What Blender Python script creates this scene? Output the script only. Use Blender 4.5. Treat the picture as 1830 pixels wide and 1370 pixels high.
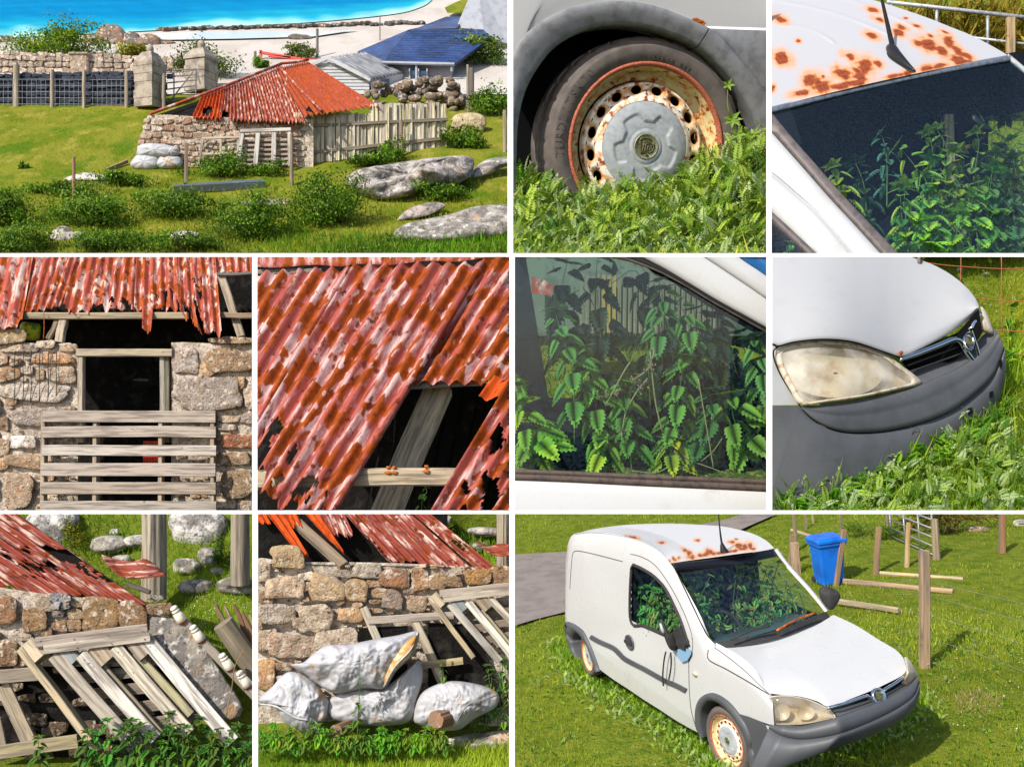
import bpy, bmesh, math, random
import numpy as np
from mathutils import Vector, Matrix

for _o in list(bpy.data.objects):
 bpy.data.objects.remove(_o)
SC = bpy.context.scene
COL = SC.collection
rng = np.random.default_rng(7)

# ------------------------------------------------------------------ camera, sky, sun, exposure
F = 2000.0                      # focal length in photograph pixels (1830 x 1370)
CU, CV = 915.0,685.0
cam_d = bpy.data.cameras.new('camera')
cam_d.sensor_fit = 'HORIZONTAL'
cam_d.sensor_width = 36.0
cam_d.lens = 36.0 * F / 1830.0
cam_d.clip_start = 0.1
cam_d.clip_end = 1000.0
cam = bpy.data.objects.new('camera', cam_d)
cam.rotation_euler = (math.radians(90), 0,0)
COL.objects.link(cam)
SC.camera = cam

SUN = np.array([-0.50,-0.62,0.61]); SUN /= np.linalg.norm(SUN)
world = bpy.data.worlds.new('World'); SC.world = world; world.use_nodes = True
wn = world.node_tree
sky = wn.nodes.new('ShaderNodeTexSky'); sky.sky_type = 'NISHITA'; sky.sun_disc = False
sky.sun_elevation = math.asin(SUN[2]); sky.sun_rotation = math.atan2(SUN[0], SUN[1])
sky.air_density = 1.0; sky.dust_density = 1.2
wn.nodes['Background'].inputs['Strength'].default_value = 0.15
wn.links.new(sky.outputs[0], wn.nodes['Background'].inputs[0])
sun_d = bpy.data.lights.new('sun', 'SUN'); sun_d.energy = 4.3; sun_d.angle = math.radians(0.5)
sun_d.color = (1.0,0.94,0.84)
sun = bpy.data.objects.new('sun', sun_d); COL.objects.link(sun)
sun.rotation_euler = Vector(SUN).to_track_quat('Z', 'Y').to_euler()
SC.view_settings.view_transform = 'Standard'; SC.view_settings.look = 'None'
SC.view_settings.exposure = 0.42; SC.view_settings.gamma = 1.0
SC.view_settings.use_curve_mapping = False
SC.cycles.transparent_max_bounces = 24
SC.cycles.max_bounces = 6

# ------------------------------------------------------------------ the ten views: bounds in photograph pixels and distance
PAN = {1: (-40,907,-40,452.5,34.0), 2: (917,1369.5,-40,452.5,31.0), 3: (1379,1870,-40,452.5,27.6),
  4: (-40,450.5,459,911.5,29.3), 5: (460,910,459,911.5,27.1), 6: (920,1369.5,459,911.5,22.8),
  7: (1380,1870,459,911.5,20.9), 8: (-40,451,918,1410,21.6), 9: (461,910,918,1410,20.0),
  10: (920,1870,918,1410,9.8)}
CUR = 0
D = 20.0
MPP = 0.01
REG = []

def panel(i):
 global CUR, D, MPP
 CUR = i; D = PAN[i][4]; MPP = D / F

def q(u, v, y=0.0):
 """pixel (u,v) at y pixel-units behind the view's reference distance -> world point(s)"""
 u = np.asarray(u, float); v = np.asarray(v, float); y = np.asarray(y, float)
 Y = D + y * MPP
 return np.stack(np.broadcast_arrays((u - CU) / F * Y, Y, (CV - v) / F * Y), -1)

def uvpix(P):
 P = np.asarray(P, float)
 return CU + F * P[..., 0] / P[..., 1], CV - F * P[..., 2] / P[..., 1]

def nrm(v):
 v = np.asarray(v, float)
 return v / (np.linalg.norm(v, axis=-1, keepdims=True) + 1e-12)

class Plane:
 def __init__(s, p, n): s.p = np.asarray(p, float); s.n = nrm(n)
 def at(s, u, v):
  u = np.asarray(u, float); v = np.asarray(v, float)
  d = np.stack(np.broadcast_arrays((u - CU) / F, np.ones_like(u * v), (CV - v) / F), -1)
  t = (s.p @ s.n) / (d @ s.n)
  return d * t[..., None]

def plane3(a, b, c):
 a, b, c = map(np.asarray, (a, b, c))
 return Plane(a, np.cross(b - a, c - a))

def lin(r, g, b):
 f = lambda c: (c / 12.92 if c <= 0.04045 else ((c + 0.055) / 1.055) ** 2.4)
 return (f(r / 255), f(g / 255), f(b / 255))

_wd = np.random.default_rng(3)
_WK = nrm(_wd.normal(size=(40,3))); _WP = _wd.uniform(0,6.28,40)
def wob(P, s=1.0, k=0, octv=2):
 """cheap smooth noise of points, about -1..1"""
 P = np.asarray(P, float); r = np.zeros(P.shape[:-1]); a = 1.0; t = 0.0
 for o in range(octv):
  for j in range(5):
   i = (k * 7 + o * 5 + j) % 40
   r = r + a * np.sin(P @ _WK[i] * s * 2.1 ** o * 6.28 * (0.7 + 0.13 * j) + _WP[i] + k)
  t += a * 2.0; a *= 0.55
 return r / t

def cr(pts, n, closed=False):
 """smooth resample of a polyline"""
 P = np.asarray(pts, float)
 if closed: P = np.vstack([P[-1:], P, P[:2]])
 else: P = np.vstack([2 * P[0] - P[1], P, 2 * P[-1] - P[-2]])
 seg = np.linalg.norm(P[2:-1] - P[1:-2], axis=1)
 cum = np.r_[0, np.cumsum(seg)]
 ts = np.linspace(0, cum[-1], n, endpoint=not closed)
 idx = np.clip(np.searchsorted(cum, ts, side='right') - 1,0, len(seg) - 1)
 f = ((ts - cum[idx]) / np.maximum(seg[idx], 1e-9))[:, None]
 p0, p1, p2, p3 = P[idx], P[idx + 1], P[idx + 2], P[idx + 3]
 return 0.5 * (2 * p1 + (p2 - p0) * f + (2 * p0 - 5 * p1 + 4 * p2 - p3) * f ** 2 + (3 * p1 - p0 - 3 * p2 + p3) * f ** 3)

def ln(pts, n):
 P = np.asarray(pts, float)
 cum = np.r_[0, np.cumsum(np.linalg.norm(np.diff(P, axis=0), axis=1))]
 ts = np.linspace(0, cum[-1], n)
 return np.stack([np.interp(ts, cum, P[:, k]) for k in range(P.shape[1])], -1)

def qc(pts, n=None, smooth=True):
 """curve through (u,v,y) pixels -> world"""
 P = np.asarray(pts, float)
 if n: P = cr(P, n) if smooth else ln(P, n)
 return q(P[:, 0], P[:, 1], P[:, 2])

# ------------------------------------------------------------------ objects
def reg(o):
 COL.objects.link(o); REG.append((o, CUR)); return o

def prop(o, label=None, cat=None, group=None, kind=None):
 if label: o['label'] = label
 if cat: o['category'] = cat
 if group: o['group'] = group
 if kind: o['kind'] = kind
 return o

def thing(name, label, cat, base, group=None):
 o = bpy.data.objects.new(name, None); o.location = Vector(base)
 o.empty_display_size = 0.2
 COL.objects.link(o); REG.append((o, CUR))
 return prop(o, label, cat, group)

def adopt(o, parent):
 if parent is not None:
  o.parent = parent
  wm = Matrix.Translation(parent.location) if parent.type == 'EMPTY' else Matrix.Identity(4)
  o.matrix_parent_inverse = wm.inverted()

def set_attr(me, name, typ, data, comp):
 a = me.attributes.new(name, typ, 'POINT')
 a.data.foreach_set('color' if typ == 'FLOAT_COLOR' else 'vector', np.ascontiguousarray(data, np.float32).ravel())

def raw_mesh(name, V, loops, sizes, mat, parent=None, smooth=False, col=None, st=None):
 me = bpy.data.meshes.new(name)
 V = np.asarray(V, np.float32)
 me.vertices.add(len(V)); me.vertices.foreach_set('co', V.ravel())
 loops = np.asarray(loops, np.int32); sizes = np.asarray(sizes, np.int32)
 me.loops.add(len(loops)); me.loops.foreach_set('vertex_index', loops)
 me.polygons.add(len(sizes))
 st_ = np.zeros(len(sizes), np.int32); st_[1:] = np.cumsum(sizes)[:-1]
 me.polygons.foreach_set('loop_start', st_)
 me.polygons.foreach_set('use_smooth', np.full(len(sizes), bool(smooth)))
 me.update(calc_edges=True)
 if col is not None:
  c = np.ones((len(V), 4), np.float32); c[:, :3] = col; set_attr(me, 'Col', 'FLOAT_COLOR', c, 4)
 if st is not None: set_attr(me, 'st', 'FLOAT_VECTOR', st, 3)
 if mat is not None: me.materials.append(mat)
 o = bpy.data.objects.new(name, me)
 adopt(o, parent)
 return reg(o)

class G:
 """collects shapes for ONE mesh object"""
 def __init__(s): s.v = []; s.l = []; s.s = []; s.c = []; s.t = []; s.n = 0
 def add(s, V, faces, col=(1,1,1), st=None):
  V = np.asarray(V, float).reshape(-1,3); k = len(V)
  s.v.append(V)
  for f in faces:
   s.l.append(np.asarray(f, np.int64) + s.n); s.s.append(len(f))
  s.c.append(np.broadcast_to(np.asarray(col, float), (k, 3)))
  s.t.append(np.zeros((k, 3)) if st is None else np.asarray(st, float).reshape(k, 3))
  s.n += k; return s
 def addq(s, V, Q, col=(1,1,1), st=None):
  """all faces of one size, as an array"""
  V = np.asarray(V, float).reshape(-1,3); k = len(V); Q = np.asarray(Q, np.int64)
  s.v.append(V); s.l.append((Q + s.n).ravel()); s.s.extend([Q.shape[1]] * len(Q))
  s.c.append(np.broadcast_to(np.asarray(col, float), (k, 3)))
  s.t.append(np.zeros((k, 3)) if st is None else np.asarray(st, float).reshape(k, 3))
  s.n += k; return s
 def grid(s, P, col=(1,1,1), st=None, cu=False, cv=False, flip=False, keep=None):
  P = np.asarray(P, float); n, m = P.shape[:2]
  i, j = np.meshgrid(np.arange(n if cu else n - 1), np.arange(m if cv else m - 1), indexing='ij')
  i2, j2 = (i + 1) % n, (j + 1) % m
  Q = np.stack([i * m + j, i * m + j2, i2 * m + j2, i2 * m + j], -1)
  if keep is not None: Q = Q[keep]
  Q = Q.reshape(-1,4)
  if flip: Q = Q[:, ::-1]
  if np.ndim(col) == 3: col = np.asarray(col).reshape(-1,3)
  return s.addq(P, Q, col, st)
 def loft(s, secs, nu=None, nv=24, col=(1,1,1), smooth=True, flip=False):
  """surface through section curves (world points, resampled to nv), smooth across to nu"""
  S = [cr(c, nv) if smooth else ln(c, nv) for c in secs]
  A = np.stack(S, 0)
  if nu: A = np.stack([cr(A[:, k], nu) for k in range(nv)], 1)
  return s.grid(A, col, flip=flip)
 def bar(s, A, B, w, h, side=None, ch=0.12, n=1, warp=0.0, col=(1,1,1), k=0, taper=1.0):
  """chamfered timber from A to B; w across 'side', h across the other"""
  A = np.asarray(A, float); B = np.asarray(B, float); L = np.linalg.norm(B - A)
  d = (B - A) / L
  side = np.array([0,0,1.0]) if side is None else np.asarray(side, float)
  x = side - d * (side @ d)
  if np.linalg.norm(x) < 1e-6: x = np.array([1.0,0,0]) - d * d[0]
  x = nrm(x); y = np.cross(d, x)
  c = ch * min(w, h)
  pr = np.array([(w / 2 - c, h / 2), (w / 2, h / 2 - c), (w / 2,-h / 2 + c), (w / 2 - c, -h / 2),
      (-w / 2 + c, -h / 2), (-w / 2,-h / 2 + c), (-w / 2, h / 2 - c), (-w / 2 + c, h / 2)])
  n = max(1, n); V = []; T = []
  for i in range(n + 1):
   t = i / n; sc = 1 + (taper - 1) * t
   o = A + d * L * t
   if warp:
    o = o + warp * (x * wob(np.array([t * 1.3, k, 0.3])[None], .6, k)[0] + y * wob(np.array([t * 1.7, k, 4.3])[None], .6, k + 1)[0])
   for a, b in pr:
    V.append(o + x * a * sc + y * b * sc); T.append((t * L, a + b * 0.37 + k * 3.1, k * 1.7))
  Q = []
  for i in range(n):
   for j in range(8):
    a = i * 8 + j; b = i * 8 + (j + 1) % 8
    Q.append((a, a + 8, b + 8, b))
  Q.append(tuple(range(8))); Q.append(tuple(n * 8 + j for j in range(7,-1,-1)))
  return s.add(V, Q, col, T)
 def tube(s, path, r, n=8, col=(1,1,1), cap=True, flat=1.0, up=None):
  P = np.asarray(path, float); m = len(P); r = np.broadcast_to(np.asarray(r, float), (m,))
  tg = nrm(np.gradient(P, axis=0))
  up = np.array([0.13,0.2,0.97]) if up is None else np.asarray(up, float)
  x = up - tg * (tg @ up)[:, None]
  bad = np.linalg.norm(x, axis=1) < 1e-3
  x[bad] = np.array([1,0,0]) - tg[bad] * tg[bad][:, :1]
  x = nrm(x); y = np.cross(tg, x)
  a = np.linspace(0,2 * math.pi, n, endpoint=False)
  R = P[:, None] + r[:, None, None] * (x[:, None] * np.cos(a)[None, :, None] * flat + y[:, None] * np.sin(a)[None, :, None])
  L = np.r_[0, np.cumsum(np.linalg.norm(np.diff(P, axis=0), axis=1))]
  st = np.stack([np.broadcast_to(L[:, None], (m, n)), np.broadcast_to(a[None] * r.mean(), (m, n)), np.zeros((m, n))], -1)
  k0 = s.n
  s.grid(R, col, st, cv=True)
  if cap:
   s.l.append(np.arange(n)[::-1] + k0); s.s.append(n)
   s.l.append(np.arange(n) + k0 + (m - 1) * n); s.s.append(n)
  return s
 def lathe(s, prof, c, axis, up=(0,0,1), n=48, col=(1,1,1), a0=0.0, a1=2 * math.pi, fn=None):
  """prof [(r,h)] turned about axis through c (h along axis)"""
  c = np.asarray(c, float); ax = nrm(axis); x = np.asarray(up, float); x = nrm(x - ax * (x @ ax)); y = np.cross(ax, x)
  full = abs(a1 - a0 - 2 * math.pi) < 1e-6
  a = np.linspace(a0, a1, n, endpoint=not full)
  pr = np.asarray(prof, float)
  r = np.broadcast_to(pr[:, :1], (len(pr), n)).copy(); h = np.broadcast_to(pr[:, 1:2], (len(pr), n)).copy()
  if fn is not None: r, h = fn(r, h, a)
  R = c + (x * np.cos(a)[:, None] + y * np.sin(a)[:, None])[None] * r[..., None] + ax * h[..., None]
  if np.ndim(col) == 2 and len(col) == len(pr): col = np.repeat(np.asarray(col, float), n, 0)
  st = np.stack([r, h, np.broadcast_to(a[None], r.shape)], -1)
  return s.grid(R, col, st, cv=full)
 def slab(s, pts, off, col=(1,1,1), st=None):
  """flat polygon given thickness by the vector off"""
  P = np.asarray(pts, float); n = len(P); off = np.asarray(off, float)
  if st is None:
   st = P
  fs = [tuple(range(n)), tuple(range(2 * n - 1, n - 1,-1))] + [(i, i + n, (i + 1) % n + n, (i + 1) % n) for i in range(n)]
  return s.add(np.vstack([P, P + off]), fs, col, np.vstack([st, st]))
 def build(s, name, mat, parent=None, smooth=False, label=None, cat=None, group=None, kind=None, bevel=None):
  o = raw_mesh(name, np.vstack(s.v), np.concatenate(s.l), s.s, mat, parent, smooth, np.vstack(s.c), np.vstack(s.t))
  return prop(o, label, cat, group, kind)

def scatter(name, tmpl, pos, frame, scale, col, mat, parent=None, label=None, cat=None, group=None, kind='stuff', smooth=True, tcol=None):
 """copies of small leaf templates in one mesh, trimmed to the view's own bounds. tmpl=(verts, faces kxm)
 frame: (N,3,3) rows = local x,y,z axes"""
 tv, tf = np.asarray(tmpl[0], float), np.asarray(tmpl[1], np.int64)
 N = len(pos); k = len(tv)
 V = np.einsum('ij,njk->nik', tv, np.asarray(frame)) * np.asarray(scale)[:, None, None] + np.asarray(pos)[:, None]
 C = np.broadcast_to(np.asarray(col)[:, None, :], (N, k, 3))
 if tcol is not None: C = C * np.asarray(tcol)[None, :, None]
 V = V.reshape(-1,3); C = C.reshape(-1,3)
 Q = (tf[None] + (np.arange(N) * k)[:, None, None]).reshape(-1, tf.shape[1])
 u0, u1, v0, v1, _ = PAN[CUR]
 uu, vv = uvpix(V)
 out = ((uu < u0) | (uu > u1) | (vv < v0) | (vv > v1))
 Q = Q[~out[Q].all(1)]
 if len(Q) == 0: return None
 uc = np.clip(uu, u0, u1); vc = np.clip(vv, v0, v1)
 V[:, 0] = (uc - CU) / F * V[:, 1]; V[:, 2] = (CV - vc) / F * V[:, 1]
 used = np.zeros(len(V), bool); used[Q.ravel()] = True
 remap = np.cumsum(used) - 1
 o = raw_mesh(name, V[used], remap[Q].ravel(), [Q.shape[1]] * len(Q), mat, parent, smooth, C[used])
 o['_ok'] = 1
 return prop(o, label, cat, group, kind)

def frames(z, x=None, spin=None):
 """(N,3,3) frames with local z along given vectors"""
 z = nrm(z); N = len(z)
 if x is None:
  x = np.broadcast_to(np.array([1.0,0.1,0.05]), (N, 3))
 x = nrm(x - z * np.sum(x * z, 1, keepdims=True)); y = np.cross(z, x)
 if spin is not None:
  c, s_ = np.cos(spin)[:, None], np.sin(spin)[:, None]
  x, y = x * c + y * s_, y * c - x * s_
 return np.stack([x, y, z], 1)

# leaf templates -----------------------------------------------------------
BLADE = (np.array([(-.035,0,0), (.035,0,0), (-.026,.06,.5), (.026,.06,.5), (0,.28,.98)]), np.array([(0,1,3,2), (2,3,4,4)]))
BLADE = (BLADE[0], np.array([(0,1,3), (0,3,2), (2,3,4)]))
LEAFLET = (np.array([(0,0,0), (.3,.35,.05), (0,1,-.05), (-.3,.35,.05)]), np.array([(0,1,2), (0,2,3)]))

def pinnate(n=9, w=.24, curl=.25):
 """silverweed leaf along +y with paired toothed leaflets; z up"""
 V = []; T = []
 for i in range(n):
  t = (i + 1.0) / (n + .6); y = t; z = .35 * t - curl * 1.5 * t * t
  l = w * (math.sin(math.pi * min(1, t * .8 + .18)) ** .7) * (1.0 if i < n - 1 else .9)
  for sgn in (-1,1):
   k = len(V); a = .62
   dx, dy = sgn * math.cos(a) * l, math.sin(a) * l
   px, py = -dy * .25 * sgn, dx * .25 * sgn
   V += [(0, y, z), (dx * .5 + px, y + dy * .5 + py, z + .02), (dx, y + dy, z - .015), (dx * .5 - px, y + dy * .5 - py, z + .02)]
   T += [(k, k + 1, k + 2), (k, k + 2, k + 3)]
 k = len(V); t = 1.0
 V += [(0,.93,.35 - curl * 1.4), (.06,1.02,.32 - curl * 1.5), (0,1.14,.3 - curl * 1.6), (-.06,1.02,.32 - curl * 1.5)]
 T += [(k, k + 1, k + 2), (k, k + 2, k + 3)]
 k = len(V)
 V += [(-.008,0,0), (.008,0,0), (.005,.93,.35 - curl * 1.4), (-.005,.93,.35 - curl * 1.4)]
 T += [(k, k + 1, k + 2), (k, k + 2, k + 3)]
 return np.array(V), np.array(T)
PINN = pinnate()

def nettle_leaf(n=7, w=.33):
 """toothed heart-shaped leaf along +y, folded slightly along its midrib"""
 V = [(0,0,0)]; T = []
 mid = [0]
 for i in range(1, n + 1):
  t = i / n; V.append((0, t, -.16 * t * t)); mid.append(len(V) - 1)
 for sgn in (-1,1):
  prev = None
  for i in range(n):
   t = (i + .5) / n
   wd = w * (math.sin(math.pi * min(1,(t * .86 + .14) ** .62)) ** .8)
   a = len(V); V.append((sgn * wd * .84, t - .03,-.16 * t * t + .035 * wd / w)); V.append((sgn * wd * 1.05, t + .06,-.16 * t * t + .02 * wd / w - .03))
   T += [(mid[i], mid[i + 1], a), (mid[i + 1], a + 1, a)]
   if prev is not None: T.append((mid[i], a, prev))
   prev = a + 1
 return np.array(V), np.array(T)
NLEAF = nettle_leaf()

# ------------------------------------------------------------------ materials
MATS = {}
def nodes(name):
 m = bpy.data.materials.new(name); m.use_nodes = True
 nt = m.node_tree; return m, nt, nt.nodes['Principled BSDF']

def pm(name, base, layers=(), rough=.7, metal=0.0, bump=None, spec=.35, translucent=0.0, coat=0.0, rvar=0.0, bumps=()):
 """base: rgb or 'Col'. layers: (rgb|'Col', scale, detail, lo, hi, coord[, stretch vec][, amount]) mixed over it by noise.
 coord: 'obj' or 'st'."""
 if name in MATS: return MATS[name]
 m, nt, bs = nodes(name); L = nt.links
 tc = nt.nodes.new('ShaderNodeTexCoord'); cache = {}
 def coord(c, stretch):
  key = (c, stretch)
  if key not in cache:
   if c == 'st':
    a = nt.nodes.new('ShaderNodeAttribute'); a.attribute_name = 'st'; out = a.outputs['Vector']
   else: out = tc.outputs['Object']
   if stretch != (1,1,1):
    mp = nt.nodes.new('ShaderNodeMapping'); mp.inputs['Scale'].default_value = stretch
    L.new(out, mp.inputs['Vector']); out = mp.outputs['Vector']
   cache[key] = out
  return cache[key]
 def noise(scale, detail, c, stretch=(1,1,1), rg=.6):
  n = nt.nodes.new('ShaderNodeTexNoise'); n.inputs['Scale'].default_value = scale; n.inputs['Detail'].default_value = detail
  n.inputs['Roughness'].default_value = rg
  L.new(coord(c, stretch), n.inputs['Vector']); return n.outputs['Fac']
 def colr(c):
  if isinstance(c, str):
   a = nt.nodes.new('ShaderNodeAttribute'); a.attribute_name = c; return a.outputs['Color']
  r = nt.nodes.new('ShaderNodeRGB'); r.outputs[0].default_value = (*c, 1); return r.outputs[0]
 cur = colr(base); first = None
 for ly in layers:
  c, sc, de, lo, hi, co = ly[:6]; stv = ly[6] if len(ly) > 6 else (1,1,1); amt = ly[7] if len(ly) > 7 else 1.0
  mode = ly[8] if len(ly) > 8 else 'MIX'
  nz = noise(sc, de, co, stv)
  mr = nt.nodes.new('ShaderNodeMapRange'); mr.inputs['From Min'].default_value = lo; mr.inputs['From Max'].default_value = hi
  mr.inputs['To Max'].default_value = amt; mr.interpolation_type = 'SMOOTHSTEP'
  L.new(nz, mr.inputs['Value'])
  mx = nt.nodes.new('ShaderNodeMix'); mx.data_type = 'RGBA'; mx.blend_type = mode
  L.new(mr.outputs[0], mx.inputs[0]); L.new(cur, mx.inputs[6]); L.new(colr(c), mx.inputs[7]); cur = mx.outputs[2]
  first = first or mr.outputs[0]
 L.new(cur, bs.inputs['Base Color'])
 bs.inputs['Roughness'].default_value = rough; bs.inputs['Metallic'].default_value = metal
 bs.inputs['Specular IOR Level'].default_value = spec
 if coat: bs.inputs['Coat Weight'].default_value = coat; bs.inputs['Coat Roughness'].default_value = .08
 if rvar:
  mr = nt.nodes.new('ShaderNodeMapRange'); mr.inputs['To Min'].default_value = rough - rvar; mr.inputs['To Max'].default_value = rough + rvar
  mr.inputs['From Min'].default_value = .3; mr.inputs['From Max'].default_value = .7
  L.new(noise(9,4, 'obj'), mr.inputs['Value']); L.new(mr.outputs[0], bs.inputs['Roughness'])
 bl = list(bumps) + ([bump] if bump else [])
 last = None
 for b in bl:
  sc, st_, co = b[:3]; stv = b[3] if len(b) > 3 else (1,1,1); dist = b[4] if len(b) > 4 else .02
  bp = nt.nodes.new('ShaderNodeBump'); bp.inputs['Strength'].default_value = st_; bp.inputs['Distance'].default_value = dist
  L.new(noise(sc, 6, co, stv), bp.inputs['Height'])
  if last: L.new(last, bp.inputs['Normal'])
  last = bp.outputs[0]
 if last: L.new(last, bs.inputs['Normal'])
 if translucent:
  tr = nt.nodes.new('ShaderNodeBsdfTranslucent'); L.new(cur, tr.inputs['Color'])
  ms = nt.nodes.new('ShaderNodeMixShader'); ms.inputs[0].default_value = translucent
  L.new(bs.outputs[0], ms.inputs[1]); L.new(tr.outputs[0], ms.inputs[2])
  L.new(ms.outputs[0], nt.nodes['Material Output'].inputs['Surface'])
 MATS[name] = m; return m

def glass_mat(name, tint=(.5,.6,.6), rough=.03, ior=1.5, dust_haze=0.06, gloss=None, dust_haze_col=(.5,.52,.48), dscale=14):
 """thin tinted pane: clear transmission, fresnel reflection, a film of dust and haze"""
 if name in MATS: return MATS[name]
 m, nt, bs = nodes(name); L = nt.links
 nt.nodes.remove(bs)
 t = nt.nodes.new('ShaderNodeBsdfTransparent'); t.inputs['Color'].default_value = (*tint, 1)
 g = nt.nodes.new('ShaderNodeBsdfGlossy'); g.inputs['Roughness'].default_value = rough
 lw = nt.nodes.new('ShaderNodeLayerWeight'); lw.inputs['Blend'].default_value = .5
 pw = nt.nodes.new('ShaderNodeMath'); pw.operation = 'POWER'; pw.inputs[1].default_value = 5.0; L.new(lw.outputs['Facing'], pw.inputs[0])
 fr = nt.nodes.new('ShaderNodeMath'); fr.operation = 'MULTIPLY_ADD'; fr.inputs[1].default_value = .9; fr.inputs[2].default_value = .045; L.new(pw.outputs[0], fr.inputs[0])
 mx = nt.nodes.new('ShaderNodeMixShader'); L.new(fr.outputs[0], mx.inputs[0]); L.new(t.outputs[0], mx.inputs[1]); L.new(g.outputs[0], mx.inputs[2])
 d = nt.nodes.new('ShaderNodeBsdfDiffuse'); d.inputs['Color'].default_value = (*dust_haze_col, 1)
 nz = nt.nodes.new('ShaderNodeTexNoise'); nz.inputs['Scale'].default_value = dscale; nz.inputs['Detail'].default_value = 8
 tc = nt.nodes.new('ShaderNodeTexCoord'); L.new(tc.outputs['Object'], nz.inputs['Vector'])
 mr = nt.nodes.new('ShaderNodeMapRange'); mr.inputs['From Min'].default_value = .35; mr.inputs['From Max'].default_value = .75; mr.inputs['To Max'].default_value = dust_haze
 L.new(nz.outputs['Fac'], mr.inputs['Value'])
 m2 = nt.nodes.new('ShaderNodeMixShader'); L.new(mr.outputs[0], m2.inputs[0]); L.new(mx.outputs[0], m2.inputs[1]); L.new(d.outputs[0], m2.inputs[2])
 L.new(m2.outputs[0], nt.nodes['Material Output'].inputs['Surface'])
 MATS[name] = m; return m

m_white = pm('white_paint', lin(186,186,186), [(lin(174,172,167), 3,6,.55,.8, 'obj', (1,1,1), .35), (lin(140,130,112), 1.3,9,.58,.8, 'obj', (1,1,1), .3)], rough=.32, spec=.4, coat=.3, rvar=.08)
m_black = pm('black_void', (.006,.006,.007), rough=.95, spec=.05)
m_dark = pm('dark_rubber', lin(44,44,45), [(lin(70,68,66), 20,5,.45,.75, 'obj', (1,1,1), .5)], rough=.75)
m_leaf = pm('leaf', 'Col', [(lin(60,90,20), 30,3,.45,.7, 'obj', (1,1,1), .25)], rough=.55, spec=.25, translucent=.38)
m_grass = pm('grass_blades', 'Col', rough=.6, spec=.2, translucent=.35)
m_soil = pm('turf_soil', lin(112,122,40), [(lin(84,104,26), 6,8,.4,.65, 'obj'), (lin(128,118,62), 11,8,.58,.74, 'obj', (1,1,1), .7)], rough=.95, spec=.05, bump=(22,.8, 'obj', (1,1,1), .08))
m_stone = pm('rubble_stone', 'Col', [(lin(140,118,98), 5,10,.42,.62, 'obj', (1,1,1), .65), (lin(220,206,188), 7,11,.52,.66, 'obj', (1,1,1), .85), (lin(52,42,36), 9,11,.57,.68, 'obj', (1,1,1), .85), (lin(168,110,66), 3,7,.58,.72, 'obj', (1,1,1), .5)],
    rough=.92, spec=.1, bumps=[(5,1, 'obj', (1,1,1), .16), (24,1, 'obj', (1,1,1), .05)])
m_mortar = pm('lime_mortar', lin(214,200,184), [(lin(174,158,140), 6,10,.42,.62, 'obj'), (lin(78,66,56), 11,10,.55,.68, 'obj', (1,1,1), .8)], rough=.95, spec=.08,
    bumps=[(8,1, 'obj', (1,1,1), .14), (34,1, 'obj', (1,1,1), .04)])
m_wood = pm('weathered_wood', 'Col', [((.62,.62,.64), .8,3,-1,0, 'obj', (1,1,1), .5, 'MULTIPLY'), (lin(104,96,88), 2.0,9,.42,.62, 'st', (.5,7,7), .75), (lin(196,184,168), 1.6,8,.54,.72, 'st', (.4,8,8), .4), (lin(60,50,42), 2.6,9,.58,.70, 'st', (.6,15,15), .6), (lin(70,54,40), 3,4,.68,.74, 'st', (1.4,3,3), .9)],
   rough=.88, spec=.12, bump=(3.0,.45, 'st', (.6,14,14), .02))
m_rust_iron = pm('rusted_iron', lin(150,74,34), [(lin(196,112,44), 26,8,.42,.62, 'obj'), (lin(74,40,26), 18,8,.52,.7, 'obj', (1,1,1), .85)], rough=.9, spec=.1, bump=(60,.6, 'obj', (1,1,1), .01))
m_nail = pm('dark_nails', lin(74,54,44), rough=.8)
m_wire = pm('galvanised_wire', lin(150,152,150), rough=.5, metal=.6)

# ================================================================== shared builders: wheel, turf, nettles
m_tyre = pm('tyre_rubber', lin(98,90,85), [(lin(82,76,72), 3,4,.4,.65, 'obj'), (lin(112,104,97), 6,8,.5,.8, 'obj', (1,1,1), .4)], rough=.8, spec=.2)
m_rim = pm('rusted_white_steel', 'Col', [(lin(206,132,48), 5,9,.46,.6, 'obj', (1,1,1), .8), (lin(140,62,22), 4,6,.55,.63, 'obj'), (lin(56,28,18), 5,6,.61,.68, 'obj', (1,1,1), .9)],
   rough=.6, spec=.3, bump=(70,.4, 'obj', (1,1,1), .01))
m_rust_lip = pm('rusty_rim_lip', lin(158,84,58), [(lin(190,110,84), 30,6,.45,.65, 'obj'), (lin(92,46,26), 24,8,.52,.68, 'obj')], rough=.7)
m_hub = pm('grey_hubcap', lin(160,164,168), [(lin(136,141,146), 7,6,.42,.66, 'obj', (1,1,1), .7), (lin(186,188,188), 18,6,.6,.75, 'obj', (1,1,1), .5)], rough=.55, spec=.3)
m_badge = pm('tarnished_badge', lin(150,148,118), [(lin(104,100,74), 30,6,.42,.65, 'obj')], rough=.45, metal=.4)
m_badge_dark = pm('badge_relief', lin(96,96,62), [(lin(60,60,40), 60,5,.45,.65, 'obj')], rough=.5, metal=.3)

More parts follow.
